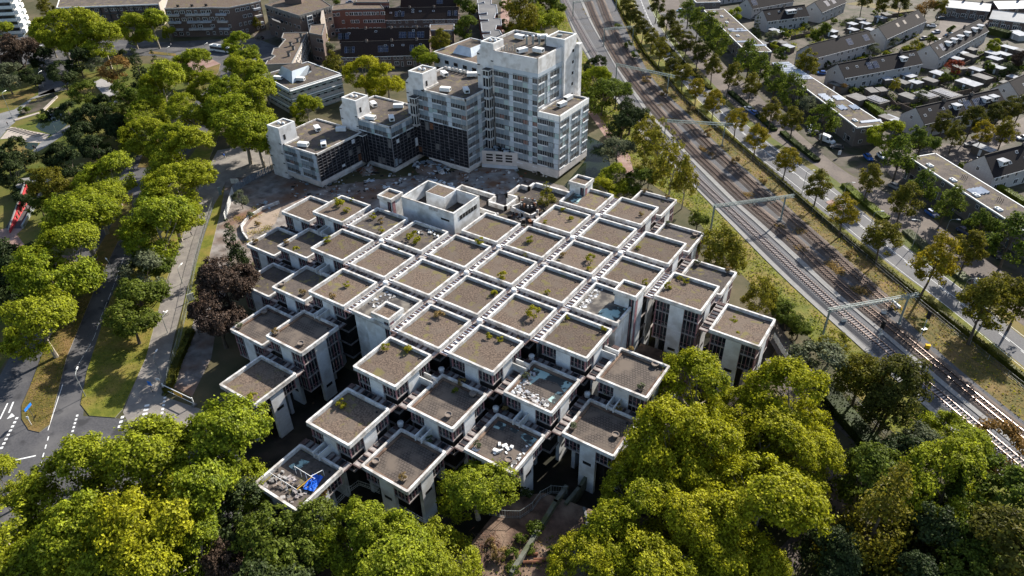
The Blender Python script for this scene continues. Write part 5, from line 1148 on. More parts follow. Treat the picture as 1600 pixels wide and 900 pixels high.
cluster('in the big front left mass', 'trees in the front left corner', [(10, 760, 70, 'plane'), (40, 850, 150, 'plane'), (60, 905, 130, 'plane'), (112, 772, 130, 'plane'), (150, 850, 150, 'plane'), (222, 725, 140, 'plane'), (235, 830, 150, 'gold'), (290, 790, 140, 'plane'), (342, 705, 140, 'plane'), (372, 760, 90, 'plane'), (210, 905, 150, 'gold'), (310, 870, 110, 'plane')], 'from the left')
cluster('below the roof with the tarpaulin', 'trees below the front pavilions', [(395, 810, 100, 'dark'), (440, 850, 120, 'mid'), (360, 880, 90, 'copper'), (490, 840, 100, 'mid'), (420, 910, 120, 'dark'), (560, 845, 116, 'plane'), (600, 890, 140, 'plane'), (660, 905, 100, 'plane'), (695, 860, 100, 'plane'), (744, 762, 108, 'plane')], 'from the left')
cluster('in the big golden front right mass', 'trees in the front right corner', [(1090, 620, 116, 'gold'), (1155, 660, 90, 'gold'), (1240, 640, 122, 'gold'), (1195, 700, 120, 'gold'), (1245, 720, 110, 'gold'), (1050, 712, 134, 'gold'), (1115, 735, 120, 'gold'), (1005, 735, 80, 'gold'), (1190, 790, 150, 'gold'), (1232, 778, 90, 'gold'), (1080, 820, 120, 'gold'),
        (1000, 790, 110, 'gold'), (970, 850, 110, 'gold'), (1140, 850, 130, 'gold'), (915, 890, 100, 'gold'), (1000, 905, 130, 'gold'), (1080, 905, 110, 'gold'), (1190, 880, 90, 'gold')], 'from the top')
cluster('in the dark bottom right wood', 'trees of the bottom right wood', [(1280, 575, 78, 'silver'), (1350, 585, 80, 'linden'), (1402, 600, 100, 'dlinden'), (1376, 640, 70, 'dlinden'), (1302, 540, 44, 'birch'), (1440, 690, 60, 'silver'), (1490, 685, 92, 'plane'), (1552, 702, 76, 'rust'), (1360, 745, 110, 'mid'), (1425, 740, 100, 'dark'), (1484, 770, 130, 'plane'),
        (1560, 800, 130, 'mid'), (1600, 860, 150, 'dlinden'), (1530, 850, 120, 'mid'), (1450, 830, 110, 'dark'), (1372, 822, 140, 'thuja'), (1300, 860, 90, 'dark'), (1330, 905, 110, 'dark'), (1440, 900, 100, 'dark'), (1520, 910, 110, 'mid')], 'from the top')
cluster('along the railway bank beside the pavilions', 'trees on the railway bank', [(940, 145, 56, 'mid'), (928, 130, 44, 'plane'), (962, 142, 46, 'mid'), (985, 178, 52, 'dark'), (972, 195, 44, 'dark'), (966, 232, 48, 'silver'), (1028, 225, 58, 'birch'), (1010, 210, 50, 'birch'), (1050, 262, 60, 'birch'), (1015, 262, 44, 'birch'), (1000, 282, 50, 'mid'), (962, 280, 46, 'plane'), (940, 298, 44, 'gold'),
        (1070, 290, 40, 'birch'), (1124, 388, 66, 'birch'), (1142, 404, 50, 'birch'), (1188, 466, 56, 'birch'), (1212, 474, 40, 'mid'), (1232, 492, 40, 'mid'), (1250, 510, 34, 'mid'), (935, 108, 40, 'dark'), (1090, 345, 30, 'mid')], 'from the top end')
cluster('of the row left of the road', 'street trees left of the main road', [(976, 4, 26, 'dlinden'), (985, 20, 28, 'dlinden'), (995, 29, 25, 'dlinden'), (1004, 44, 26, 'dlinden'), (1018, 60, 26, 'linden'), (1031, 77, 30, 'linden'), (1049, 98, 30, 'dlinden'), (1069, 112, 31, 'linden'), (1090, 136, 32, 'ylinden'), (1116, 163, 33, 'ylinden'), (1152, 188, 33, 'ylinden'),
        (1184, 214, 37, 'ylinden'), (1230, 248, 40, 'ylinden'), (1280, 290, 42, 'linden'), (1323, 328, 48, 'ylinden'), (1384, 366, 56, 'linden'), (1458, 408, 70, 'ylinden'), (1540, 478, 78, 'linden'), (1598, 468, 62, 'linden')], 'from the far end')
cluster('of the row right of the road', 'street trees right of the main road', [(1026, 10, 26, 'dlinden'), (1043, 30, 32, 'dlinden'), (1058, 52, 26, 'linden'), (1072, 64, 32, 'dlinden'), (1092, 78, 35, 'dlinden'), (1115, 102, 32, 'linden'), (1140, 118, 35, 'linden'), (1174, 133, 32, 'linden'), (1207, 172, 34, 'linden'), (1241, 186, 36, 'linden'), (1360, 280, 42, 'linden'), (1414, 312, 54, 'linden'), (1516, 388, 54, 'linden'), (1560, 455, 60, 'linden')], 'from the far end')
cluster('in front of the flat terraces', 'trees in front of the flat terraces', [(1076, 20, 26, 'yew'), (1090, 38, 30, 'yew'), (1108, 48, 36, 'yew'), (1124, 64, 42, 'yew'), (1172, 92, 40, 'yew'), (1190, 112, 32, 'yew'), (1213, 128, 36, 'yew'), (1240, 142, 40, 'yew'), (1264, 164, 30, 'silver'), (1292, 184, 46, 'yew'), (1390, 208, 48, 'plane'), (1442, 220, 46, 'mid'), (1407, 246, 44, 'yew'), (1446, 288, 40, 'yew'), (1482, 318, 42, 'yew'), (1532, 350, 46, 'mid'), (1584, 372, 62, 'yew')], 'from the far end')
cluster('of the dormer terrace row', 'round trees before the dormer terrace', [(1475, 190, 34, 'dlinden'), (1493, 211, 31, 'linden'), (1520, 187, 34, 'dlinden'), (1536, 209, 31, 'ylinden'), (1551, 180, 31, 'dlinden'), (1572, 203, 34, 'linden'), (1577, 172, 31, 'dlinden'), (1597, 164, 31, 'dlinden')], 'from the left')
cluster('of the garden trees', 'garden trees in the estate', [(1149, 24, 20, 'plane'), (1183, 42, 18, 'conifer'), (1205, 56, 18, 'silver'), (1221, 83, 23, 'mid'), (1264, 100, 34, 'linden'), (1284, 53, 28, 'mid'), (1226, 52, 14, 'mid'), (1350, 2, 24, 'dlinden'), (1366, 76, 16, 'silver'), (1376, 4, 26, 'dlinden'), (1396, 66, 14, 'silver'), (1400, 134, 16, 'birch'), (1410, 3, 28, 'dlinden'), (1432, 71, 20, 'birch'), (1450, 10, 28, 'rust'), (1440, 150, 16, 'silver'), (1455, 60, 16, 'mid'), (1471, 8, 24, 'linden'), (1478, 121, 18, 'mid'), (1486, 46, 12, 'mid'), (1491, 104, 24, 'red'), (1546, 103, 16, 'mid'), (1553, 72, 18, 'plane'), (1575, 112, 20, 'dark'), (1594, 92, 22, 'copper'), (1316, 135, 14, 'rust'), (1210, 70, 12, 'plane')], 'from the left')
cluster('among the dark park trees', 'dark trees of the park', [(8, 118, 40, 'silver'), (6, 250, 40, 'dark'), (16, 275, 42, 'dark'), (31, 240, 46, 'dark'), (36, 312, 26, 'dark'), (75, 283, 58, 'linden'), (20, 405, 70, 'dark'), (30, 450, 80, 'dark'), (0, 430, 60, 'dark'), (88, 246, 36, 'dark'), (110, 262, 44, 'dark'), (50, 120, 30, 'dark'), (62, 90, 32, 'dark'), (98, 118, 36, 'dark'), (122, 66 + 30, 40, 'dark'), (110, 178, 36, 'dark'), (132, 144, 40, 'mid'), (134, 186, 46, 'dark'), (132, 220, 44, 'dark'), (157, 168, 36, 'dark'), (152, 240, 40, 'dark'), (172, 192, 46, 'dark'), (198, 148, 44, 'mid'), (182, 168, 30, 'mid'), (190, 200, 40, 'dark'), (216, 108, 36, 'conifer'), (243, 98, 24, 'conifer'), (196, 92, 22, 'dark'), (178, 106, 40, 'rust'), (152, 104, 24, 'silver'), (232, 120, 24, 'dark'), (95, 262, 36, 'dark'), (60, 320, 34, 'mid')], 'from the left')
cluster('along the top left street', 'trees along the top left street', [(0, 45, 30, 'plane'), (28, 82, 58, 'copper'), (20, 68, 24, 'copper'), (92, 48, 64, 'plane'), (128, 52, 70, 'plane'), (160, 66, 60, 'plane'), (78, 62, 40, 'plane'), (205, 44, 46, 'plane'), (240, 42, 48, 'plane'), (262, 50, 20, 'plane'), (70, 8, 26, 'linden')], 'from the left')
cluster('around the brown rows behind the tower', 'trees around the brown rows', [(478, 166, 46, 'plane'), (508, 60, 20, 'ylinden'), (512, 75, 18, 'silver'), (521, 100, 36, 'linden'), (568, 112, 54, 'gold'), (605, 126, 48, 'gold'), (590, 140, 26, 'gold'), (586, 24, 12, 'mid'), (664, 88, 36, 'plane'), (690, 64, 36, 'linden'), (728, 44, 36, 'mid'), (732, 2, 40, 'mid'), (712, 8, 14, 'ylinden'), (812, 26, 56, 'linden'), (848, 30, 52, 'plane'), (832, 46, 44, 'plane'), (846, 0, 50, 'mid'), (790, 40, 22, 'dark'), (786, 8, 14, 'mid'), (866, 14, 30, 'mid'), (470, 132 + 60, 16, 'plane'), (402, 36, 14, 'linden'), (524, 2, 14, 'mid')], 'from the left')
tree('copper', 347, 452, 92, 'large purple copper beech beside the leftmost pavilions', 'single trees'); tree('copper', 340, 500, 80, 'shadowed purple beech just below the large copper beech', 'single trees')
tree('conifer', 362, 378, 40, 'feathery green conifer by the fence left of the pavilions', 'single trees')
tree('silver', 376, 312, 22, 'small round shrub tree inside the fence corner left of the tower', 'single trees')
tree('cyellow', 854, 298, 26, 'small yellow conifer growing from the low roof below the tower', 'single trees', 11)
# --- shrubs, roof weeds, hedges
def bush_mesh(m, seed, n=420, ls=.34, cl=.42): return crown_mesh(1.0, .85, .75, 16, n, ls, MATS[m], seed, cl=cl)[0]
BUSH = {k: [bush_mesh(m, s) for s in (1, 2, 3)] for k, m in (('w', 'weed_leaves'), ('d', 'dry_weed_leaves'), ('g', 'mid_green_leaves'), ('k', 'dark_evergreen_leaves'), ('s', 'grey_green_leaves'))}
def bush(name, k, x, y, dpx, label, group, z=0.0, cat='shrub'):
    p = W(x, y, z); s = dpx/2*depth(p)/FPX
    o = put(name, tr.choice(BUSH[k]), None, (p.x, p.y, z), tr.random()*6, (s, s, s*tr.uniform(.9, 1.25))); tag(o, label, cat, group); return o
RW = [(685.7, 496, 14), (603, 545, 11), (637, 549, 12), (764, 528, 10), (781.5, 532, 9), (807.8, 533, 7), (834, 493, 18), (772, 461, 9), (784, 435, 14), (886.5, 499, 8), (944, 517, 11), (855, 459, 8), (513, 378, 11), (531.6, 322, 15), (542, 331, 10), (550, 314, 6), (583, 341, 9), (594.6, 348, 9), (596, 362, 8), (650, 377, 18),
      (542, 447, 9), (520, 464, 9), (749.5, 381, 11), (625, 394, 6), (463, 392, 9), (828.6, 378, 11), (772, 460, 8), (880, 401, 9), (923, 407, 12), (920, 422, 7), (852, 349, 6), (891.6, 343, 8), (880, 330, 7), (1002, 337, 8), (996.6, 389, 7), (1007, 443, 9), (1042.6, 450, 12), (1062, 436, 7), (1071.4, 441, 9), (1145.5, 502, 10), (1152, 521, 6), (535.6, 634, 15), (395, 624, 13), (640, 372, 9), (820, 400, 5)]
for n, (x, y, d) in enumerate(sorted(RW)):
    z = 15.34
    if x in (535.6,): z = 15.34-FH
    if x in (395,): z = 15.34-2*FH
    bush('roof_weed', 'd' if n % 7 == 3 else 'w', x, y, d, f'yellow-green weed growing on a pavilion roof, {ORD[n]} from the left', 'weeds on the pavilion roofs', z, 'weed')
GS = [(1160, 90, 10), (1238, 44, 8), (1212, 57, 10), (1216, 47, 9), (1230, 58, 9), (1290, 105, 12), (1305, 92, 10), (1318, 88, 12), (1328, 84, 10), (1336, 80, 12), (1345, 86, 8), (1402, 68, 9), (1412, 64, 10), (1424, 58, 9), (1350, 90, 8), (1322, 140, 9), (1333, 146, 12), (1345, 146, 12), (1300, 128, 9), (1256, 44, 10), (1270, 60, 12), (1262, 50, 10), (1368, 22, 10), (1302, 36, 9), (1425, 134, 12), (1560, 72, 10), (1576, 96, 10), (1567, 110, 12), (1585, 105, 12), (1490, 120, 12), (1500, 132, 8), (1556, 138, 9), (1466, 158, 9), (1368, 60, 10)]
for n, (x, y, d) in enumerate(sorted(GS)): bush('garden_shrub', 'gsgkg'[n % 5], x, y, d, f'rounded garden shrub between the terraces, {ORD[n]} from the left of the estate', 'garden shrubs in the estate')
FS = [(835, 830, 24, 'g'), (815, 845, 20, 'g'), (830, 862, 16, 'g'), (800, 872, 18, 'g'), (823, 775, 22, 'k'), (800, 890, 22, 'g'), (885, 850, 12, 's'), (860, 862, 14, 'g'), (780, 868, 20, 'd'), (766, 850, 14, 'd'), (392, 340, 12, 's'), (404, 352, 10, 'd'), (868, 870, 16, 'g'), (905, 838, 10, 'g'), (1225, 500, 22, 'g'), (1240, 520, 20, 'k'), (1260, 545, 18, 'k'), (40, 305, 24, 'k'), (55, 300, 20, 'k'), (40, 178, 14, 'g'), (75, 182, 14, 'k'), (86, 178, 12, 'k'), (66, 188, 14, 'g'),
      (965, 45, 10, 'g'), (980, 75, 12, 'g'), (993, 90, 12, 'g'), (1010, 128, 12, 'd'), (1038, 150, 12, 'd'), (1080, 175, 12, 'd'), (1105, 212, 12, 'd'), (1150, 255, 12, 'd'), (1190, 285, 12, 'd'), (1330, 400, 12, 'd'), (1440, 510, 14, 'g')]
for n, (x, y, d, k) in enumerate(sorted(FS)): bush('wild_shrub', k, x, y, d, f'wild low bush on open ground, {ORD[n]} from the left of the photo', 'wild bushes')
def hedge(label, px, wd, h, m, name='hedge', dens=14, ls=.34, z0=0):
    l = [W(*p) for p in px]; l = resample(l, max(3, int(sum((c-a).length for a, c in zip(l, l[1:]))/1.5))); r = random.Random(len(px)+int(px[0][0])); vs, fs = [], []
    for p, q in zip(l, l[1:]):
        d = (q-p).normalized(); n = Vector((-d.y, d.x, 0))
        for k in range(int(dens*(wd+2*h)*.8)):
            e = r.choice((-1, 1, 0, 0)); c = p.lerp(q, r.random())+n*(wd/2*(e if e else r.uniform(-1, 1)))+Vector((0, 0, z0+(h if not e else h*r.random())))+Vector((r.gauss(0, .1), r.gauss(0, .1), r.gauss(0, .1)))
            u = Vector((r.gauss(0, 1), r.gauss(0, 1), r.gauss(0, 1))).normalized(); t = u.cross(Vector((r.gauss(0, 1), r.gauss(0, 1), 1))).normalized(); u2 = u.cross(t); i = len(vs); s = ls*r.uniform(.6, 1.2)
            vs += [tuple(c+t*s*.5), tuple(c+u2*s*.4), tuple(c-t*s*.5), tuple(c-u2*s*.4)]; fs.append((i, i+1, i+2, i+3))
    b = MB(); b.v, b.f, b.m = vs, fs, [0]*len(fs); b.mats = [MATS[m]]
    a, c = offset(l, wd/2-.1), offset(l, -wd/2+.1)
    for i in range(len(l)-1): b.hexa([(*p[:2], z0) for p in (a[i], c[i], c[i+1], a[i+1])][::-1], [(*p[:2], z0+h-.12) for p in (a[i], c[i], c[i+1], a[i+1])][::-1], MATS[m])
    return tag(b.build(name), label, 'hedge', 'hedges')
hedge('long dark clipped hedge between the railway verge and the main road', [(940, -40), (960, 0), (985, 45), (1008, 86), (1040, 120), (1086, 172), (1108, 190), (1160, 232), (1226, 289), (1280, 338), (1380, 420), (1440, 468), (1520, 530), (1640, 625)], 1.0, 1.1, 'dark_linden_leaves')
hedge('dark planting strip right of the road beside the parked blue and silver cars', [(1140, 145), (1180, 178), (1210, 205)], 2.2, 1.0, 'dark_evergreen_leaves')
hedge('dark clipped planting strip ending at the side street mouth', [(1222, 208), (1250, 232), (1277, 253)], 2.2, 1.0, 'dark_evergreen_leaves')
hedge('dark clipped planting strip starting below the side street mouth', [(1320, 290), (1350, 318), (1384, 344)], 2.6, 1.0, 'mid_green_leaves')
hedge('pale green planting strip under the near lindens right of the road', [(1415, 362), (1450, 392), (1510, 440)], 2.6, .9, 'grey_green_leaves')
hedge('dark planting strip at the top of the main road', [(1030, 60), (1062, 95), (1110, 140)], 2.0, .8, 'dark_linden_leaves')
hedge('bright clipped hedge behind the long solar terrace', [(1345, 160), (1362, 172), (1380, 186)], 2.4, 2.0, 'mid_green_leaves')
hedge('tall dark clipped hedge at the right estate edge', [(1545, 52), (1575, 60)], 4, 3.0, 'dark_evergreen_leaves')
hedge('bright green hedge behind the nearest flat terrace', [(1500, 262), (1545, 290), (1620, 335)], 2.2, 2.0, 'mid_green_leaves')
hedge('dark green hedge beside the footpath in the bottom right wood', [(1285, 610), (1310, 645), (1345, 685), (1385, 735)], 3.5, 2.2, 'dark_evergreen_leaves')
hedge('dark garden hedge in the far right gardens', [(1555, 112), (1600, 104)], 3, 1.8, 'dark_evergreen_leaves')
hedge('overgrown hedge inside the mesh fence at the left entrance', [(300, 520), (278, 570), (262, 615)], 1.6, 1.4, 'dark_linden_leaves')
# --- uncountable ground cover: tufts of grass and low growth
def tufts(name, poly, n, mats_, ls, label, hmax=.35, seed=1, world=False, cl=0):
    P = [(p if world else W(*p)) for p in poly]; P = [(p[0], p[1]) for p in P]; r = random.Random(seed)
    xs, ys = [p[0] for p in P], [p[1] for p in P]; vs, fs, mi = [], [], []
    def inside(x, y):
        c = False
        for (x1, y1), (x2, y2) in zip(P, P[1:]+P[:1]):
            if (y1 > y) != (y2 > y) and x < (x2-x1)*(y-y1)/(y2-y1)+x1: c = not c
        return c
    k = 0; tries = 0
    cents = [(r.uniform(min(xs), max(xs)), r.uniform(min(ys), max(ys))) for _ in range(cl)] if cl else None
    while k < n and tries < n*30:
        tries += 1
        if cents: c = r.choice(cents); x, y = c[0]+r.gauss(0, .9), c[1]+r.gauss(0, .9)
        else: x, y = r.uniform(min(xs), max(xs)), r.uniform(min(ys), max(ys))
        if not inside(x, y): continue
        k += 1; z0 = pit(x, y); z = z0+r.random()*hmax; a = r.random()*6.283; u = Vector((math.cos(a), math.sin(a), r.gauss(0, .3)))*ls*r.uniform(.5, 1.2)*.5
        v = Vector((-math.sin(a)*.4, math.cos(a)*.4, .8)).normalized()*ls*r.uniform(.4, 1)*.5; c = Vector((x, y, z+.05)); i = len(vs)
        vs += [tuple(c-u), tuple(c+v), tuple(c+u), tuple(c-v*.3)]; fs.append((i, i+1, i+2, i+3)); mi.append(0 if r.random() < .6 else len(mats_)-1)
    b = MB(); b.v, b.f, b.m = vs, fs, mi; b.mats = [MATS[m] for m in mats_]
    return tag(b.build(name), label, None, None, 'stuff')
def ribbon(a, c): return list(a)+list(reversed(c))
bw = ribbon(B1, [p.lerp(q, .06) for p, q in zip(L1, B1)])
tufts('bank_grass', bw, 22000, ['plane_tree_leaves', 'mid_green_leaves'], .55, 'rough yellow-green grass on the bank beside the railway', .3, 1, True)
tufts('verge_grass', ribbon(R1, [p.lerp(q, .12) for p, q in zip(HL, R1)]), 12000, ['dry_weed_leaves', 'weed_leaves'], .5, 'tall dry grass on the verge between tracks and hedge', .4, 2, True)
tufts('verge_grass', ribbon([p.lerp(q, .2) for p, q in zip(HL, RL)], [p.lerp(q, .1) for p, q in zip(RL, HL)]), 3500, ['weed_leaves', 'mid_green_leaves'], .4, 'grass strip between hedge and main road', .25, 3, True)
tufts('track_weeds', [(1100, 245), (1120, 240), (1270, 372), (1390, 478), (1370, 486), (1240, 388)], 2600, ['dry_weed_leaves', 'dry_weed_leaves'], .5, 'dry brown weeds growing between two tracks', .4, 4, False, 70)
tufts('track_weeds', [(1026, 165), (1045, 160), (1130, 245), (1110, 250)], 900, ['dry_weed_leaves', 'rusty_leaves'], .45, 'patches of dry weeds between the upper tracks', .3, 5, False, 30)
tufts('track_weeds', [(886, 0), (905, 0), (945, 80), (985, 140), (965, 140), (915, 60)], 1400, ['dry_weed_leaves', 'weed_leaves'], .45, 'sparse weeds on the grey strip at the top of the railway', .25, 6, False, 40)
tufts('lawn_grass', [(126, 632), (136, 581), (173, 466), (225, 380), (255, 440), (228, 560), (192, 640)], 5000, ['mid_green_leaves', 'weed_leaves'], .3, 'short grass on the wide verge', .12, 7)
tufts('lawn_grass', [(50, 672), (36, 640), (66, 555), (100, 480), (146, 458), (104, 560), (78, 664)], 4000, ['dry_weed_leaves', 'weed_leaves'], .3, 'short dry grass on the narrow verge', .15, 8)
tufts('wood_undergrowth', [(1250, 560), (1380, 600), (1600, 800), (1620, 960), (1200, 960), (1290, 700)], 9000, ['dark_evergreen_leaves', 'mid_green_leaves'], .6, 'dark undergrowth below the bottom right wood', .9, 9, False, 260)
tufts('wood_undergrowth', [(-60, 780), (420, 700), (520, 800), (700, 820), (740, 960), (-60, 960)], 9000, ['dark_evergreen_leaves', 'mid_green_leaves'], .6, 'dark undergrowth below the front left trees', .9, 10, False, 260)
tufts('yard_weeds', [(360, 340), (430, 310), (440, 340), (390, 410), (350, 450)], 900, ['weed_leaves', 'dry_weed_leaves'], .4, 'dry weeds on the sandy ground inside the site fence', .4, 11, False, 40)
tufts('yard_weeds', [(740, 850), (800, 790), (890, 780), (930, 810), (900, 860), (840, 900), (750, 900)], 1800, ['mid_green_leaves', 'dry_weed_leaves'], .45, 'weeds scattered over the front yard soil', .4, 12, False, 60)
for n, pl in enumerate([[(1215, 45), (1290, 45), (1330, 80), (1250, 90)], [(1320, 140), (1440, 110), (1470, 140), (1420, 185), (1380, 170)], [(1470, 100), (1570, 70), (1620, 100), (1560, 140), (1480, 150)], [(1300, 30), (1420, 20), (1440, 40), (1330, 60)], [(1290, 105), (1440, 70), (1450, 82), (1310, 100)]]):
    tufts('garden_plants', pl, 4200, ['mid_green_leaves', ['weed_leaves', 'dark_evergreen_leaves', 'dark_evergreen_leaves', 'grey_green_leaves', 'linden_leaves'][n]], .6, 'low planting crowding the back gardens', 1.3, 20+n, False, 80)
tufts('park_undergrowth', [(80, 140), (240, 110), (240, 200), (170, 300), (60, 320), (100, 220)], 7000, ['dark_evergreen_leaves', 'mid_green_leaves'], .6, 'low dark growth under the park trees', .8, 30, False, 160)

b = MB(); r = random.Random(44)
for k in range(420):
    p = W(r.uniform(455, 860), r.uniform(266, 312)); s_ = r.uniform(.2, 1.1)
    if -38 < p.x < 0 and p.y < 85: continue
    b.obox(p, r.random()*3, s_, s_*r.uniform(.2, .8), .02, .08+r.random()*.3, r.choice([plazam, conc2, rust, mullg, darkv, slabm, twp]))
tag(b.build('yard_rubble'), 'loose rubble strewn across the yard in front of the tower', None, None, 'stuff')
# ------------------------------------------------------------------ street furniture, vehicles, people
def on_ground(px, py, z=0.0): return W(px, py, z)
def dirpx(a, c): d = W(*c)-W(*a); return math.atan2(d.y, d.x)
# gantries of the overhead line
def gantry(l, r, hl, label, rbase=None):
    """l, r: the feet of the two masts"""
    A, B = W(*l), W(*r); d = B-A; ln = d.length; rz = math.atan2(d.y, d.x); h = hl
    root = empty('catenary_gantry', A, rz, label, 'gantry', 'overhead line gantries')
    for x in (0, ln):
        b = MB(); b.box(x-.16, -.16, 0, x+.16, .16, h+.3, gsteel); b.box(x-.4, -.4, -.1, x+.4, .4, .3, cpath); b.build('mast', root)
    b = MB()
    for z in (h-.35, h+.35): b.box(-.5, -.32, z-.06, ln+2.5, -.2, z+.06, gsteel); b.box(-.5, .2, z-.06, ln+2.5, .32, z+.06, gsteel)
    n = int(ln/1.2)
    for k in range(n+2):
        x = k*1.2; b.cyl((x, -.26, h-.35), (x+1.2, -.26, h+.35), .04, .04, gsteel, 4); b.cyl((x, .26, h+.35), (x+1.2, .26, h-.35), .04, .04, gsteel, 4); b.cyl((x, -.26, h+.35), (x+1.2, .26, h+.35), .04, .04, gsteel, 4)
    b.build('cross_beam', root)
    b = MB()
    for s in (.2, .5, .8):
        x = ln*s; b.cyl((x, 0, h-.3), (x, 0, h-1.6), .06, .06, gsteel, 5); b.cyl((x, 0, h-1.5), (x+1.6, 0, h-1.0), .05, .05, gsteel, 5); b.cyl((x+1.6, 0, h-1.0), (x+.3, 0, h-.35), .04, .04, gsteel, 5)
    b.build('support_arm', root); return root
GT = [((895, 28), (962, 17)), ((943, 72), (988, 68)), ((962, 130), (1042, 148)), ((1037, 222), (1128, 228)), ((1110, 361), (1219, 346)), ((1284, 528), (1404, 506))]
for k, (l, r) in enumerate(GT): gantry(l, r, 7.6, ['small far', 'far', 'mid-distance', 'fourth', 'large near', 'largest and nearest'][k]+f' steel gantry spanning the railway tracks, {ORD[k]} from the top')
for n, key in enumerate('ABC'):
    l = smooth([W(*p) for p in TRK[key]]); b = MB()
    for z in (5.6, 6.7): b.tube([Vector((p.x, p.y, z)) for p in l[::3]], .022, dsteel, 4)
    tag(b.build('overhead_wire'), f'pair of thin overhead wires above the {["nearest", "middle", "shortest"][n]} railway track', 'overhead wire', 'overhead wires')
def signal(px, h, label):
    p = W(*px); b = MB(); root = empty('rail_signal', p, R_(-40), label, 'signal', 'railway signals')
    b.cyl((0, 0, 0), (0, 0, h), .09, .09, steel, 6); b.box(-.05, -.6, h*.55, .5, .6, h*.55+.08, steel); b.build('mast', root)
    b = MB()
    for k in range(4): b.cyl((0, 0, .4+k*h/4.2), (0, 0, .4+k*h/4.2+h/9), .11, .11, wpaint, 6)
    b.build('band', root)
    b = MB(); b.prism([(-.42, -.16), (.42, -.16), (.42, .16), (-.42, .16)], h-.5, h+1.4, darkv)
    for k in range(3): b.cyl((0, -.16, h-.1+k*.5), (0, -.5, h-.1+k*.5), .17, .17, darkv, 8)
    b.build('signal_head', root)
signal((1370, 536), 4.6, 'black railway signal standing left of the middle track'); signal((1434, 536), 7.2, 'tall banded black railway signal near the yellow box')
p = W(1448, 545); b = MB(); b.obox(p, .3, .9, .6, .2, 1.0, yel); b.obox(p, .3, 1.0, .7, 1.0, 1.1, yel); b.obox(p, .3, .3, .3, 0, .2, dsteel); tag(b.build('trackside_box'), 'yellow trackside cabinet beside the tall railway signal', 'cabinet')
for k, (x, y) in enumerate([(1318, 503), (1380, 490), (1218, 345)]):
    p = W(x, y); b = MB(); b.obox(p, .5, 1.0, .6, 0, 1.0, wpaint); b.obox(p, .5, 1.1, .7, 1.0, 1.08, shedg); tag(b.build('trackside_cabinet'), ['white cabinet left of the nearest track by the largest gantry', 'white cabinet between tracks under the largest gantry', 'pale cabinet by the large near gantry'][k], 'cabinet', 'trackside cabinets')
# lamps
def lamp(px, h, rz, label, arm=1.6, pole=steel):
    p = W(*px); root = empty('street_lamp', p, rz, label, 'street lamp', 'street lamps')
    b = MB(); b.cyl((0, 0, 0), (0, 0, h-.6), .09, .06, pole, 6); b.tube([(0, 0, h-.6), (.15*arm, 0, h-.2), (.5*arm, 0, h), (arm, 0, h+.05)], .05, pole, 5); b.build('pole', root)
    b = MB(); b.hexa([(arm-.1, -.16, h), (arm+.8, -.12, h), (arm+.8, .12, h), (arm-.1, .16, h)], [(arm-.1, -.12, h+.16), (arm+.8, -.08, h+.12), (arm+.8, .08, h+.12), (arm-.1, .12, h+.16)], wpaint); b.build('lamp_head', root)
LAMPS = [((190, 458), 9, 2.9, 'curved-arm street lamp over the avenue between the plane trees'), ((285, 443), 4.5, 2.0, 'slim lamp casting a thin shadow on the cycle path'), ((262, 520), 4.5, 2.0, 'slim lamp on the cycle path beside the cyclist'), ((253, 592), 6, 2.2, 'lamp at the site entrance next to the barrier'),
         ((134, 620), 6, 2.4, 'lamp on the rounded tip of the wide grass verge'), ((1252, 305), 8, .5, 'road lamp by the side street mouth left of the main road'), ((1354, 372), 8, .6, 'road lamp between two lindens left of the main road'), ((1425, 386), 8, 3.6, 'twin lamp standing in the pale planting strip'), ((1494, 480), 8, .5, 'road lamp casting a long thin shadow near the right edge'),
         ((22, 190), 11, 2.0, 'tall leaning park lamp beside the stone path'), ((88, 207), 4, 1.6, 'short park lamp next to the stepped square'), ((266, 100), 7, 1.8, 'pale lamp on the red pavement near the bus'), ((325, 94), 7, 1.8, 'pale lamp between bus and grass island'), ((68, 136), 6, 2, 'lamp at the dark street end in the park'),
         ((1475, 368), 5, .4, 'short lamp on the service street'), ((1318, 305), 4, .6, 'short post lamp in the planted strip by the side street'), ((1520, 280), 6, 2.0, 'lamp behind the nearest flat terrace'), ((425, 270), 5, 2, 'thin lamp in the yard left of the lowest tower block')]
for px, h, rz, lab in LAMPS: lamp(px, h, rz, lab)
def sign(px, h, w_, hh, m, rz, label, name='road_sign', pole=dsteel):
    p = W(*px); root = empty(name, p, rz, label, 'sign', 'signs'); b = MB(); b.cyl((0, 0, 0), (0, 0, h), .06, .06, pole, 6); b.build('post', root)
    b = MB(); b.box(-w_/2, -.04, h-hh, w_/2, .04, h+.1, m); b.build('panel', root)
sign((54, 655), 3.4, 2.0, .45, blue, 2.1, 'long blue direction sign on the narrow verge tip'); sign((50, 665), 2.4, .35, .5, wpaint, 1.0, 'small white post beside the long blue sign', pole=wpaint)
sign((239, 613), 2.8, .9, .9, blue, .2, 'round blue path sign on the cycle path before the entrance'); sign((148, 694), 1.4, .4, .5, blue, .2, 'low blue keep-right sign on a yellow post at the junction', pole=yel)
sign((251, 604), 2.2, .8, .5, wpaint, .5, 'small white and pink notice at the site entrance'); sign((300, 470), 2.0, 1.6, 2.2, wpaint, 1.2, 'tilted white notice board by the mesh fence under the copper beech'); sign((345, 305), 2.6, .8, 2.6, gglass, 1.2, 'slim grey-green notice board at the yard corner'); sign((368, 288), 1.8, 2.6, 1.5, wpaint, .5, 'grey site board on the rail beside the corrugated fence')
sign((1303, 322), 2.4, .5, .5, dsteel, .6, 'dark sign on the small traffic island in the main road'); sign((1310, 246), 2.2, .9, 1.3, wpaint, .6, 'white notice pillar beside the blue car'); sign((1279, 221), 2.4, .6, .6, wpaint, .6, 'white sign by the parked van')
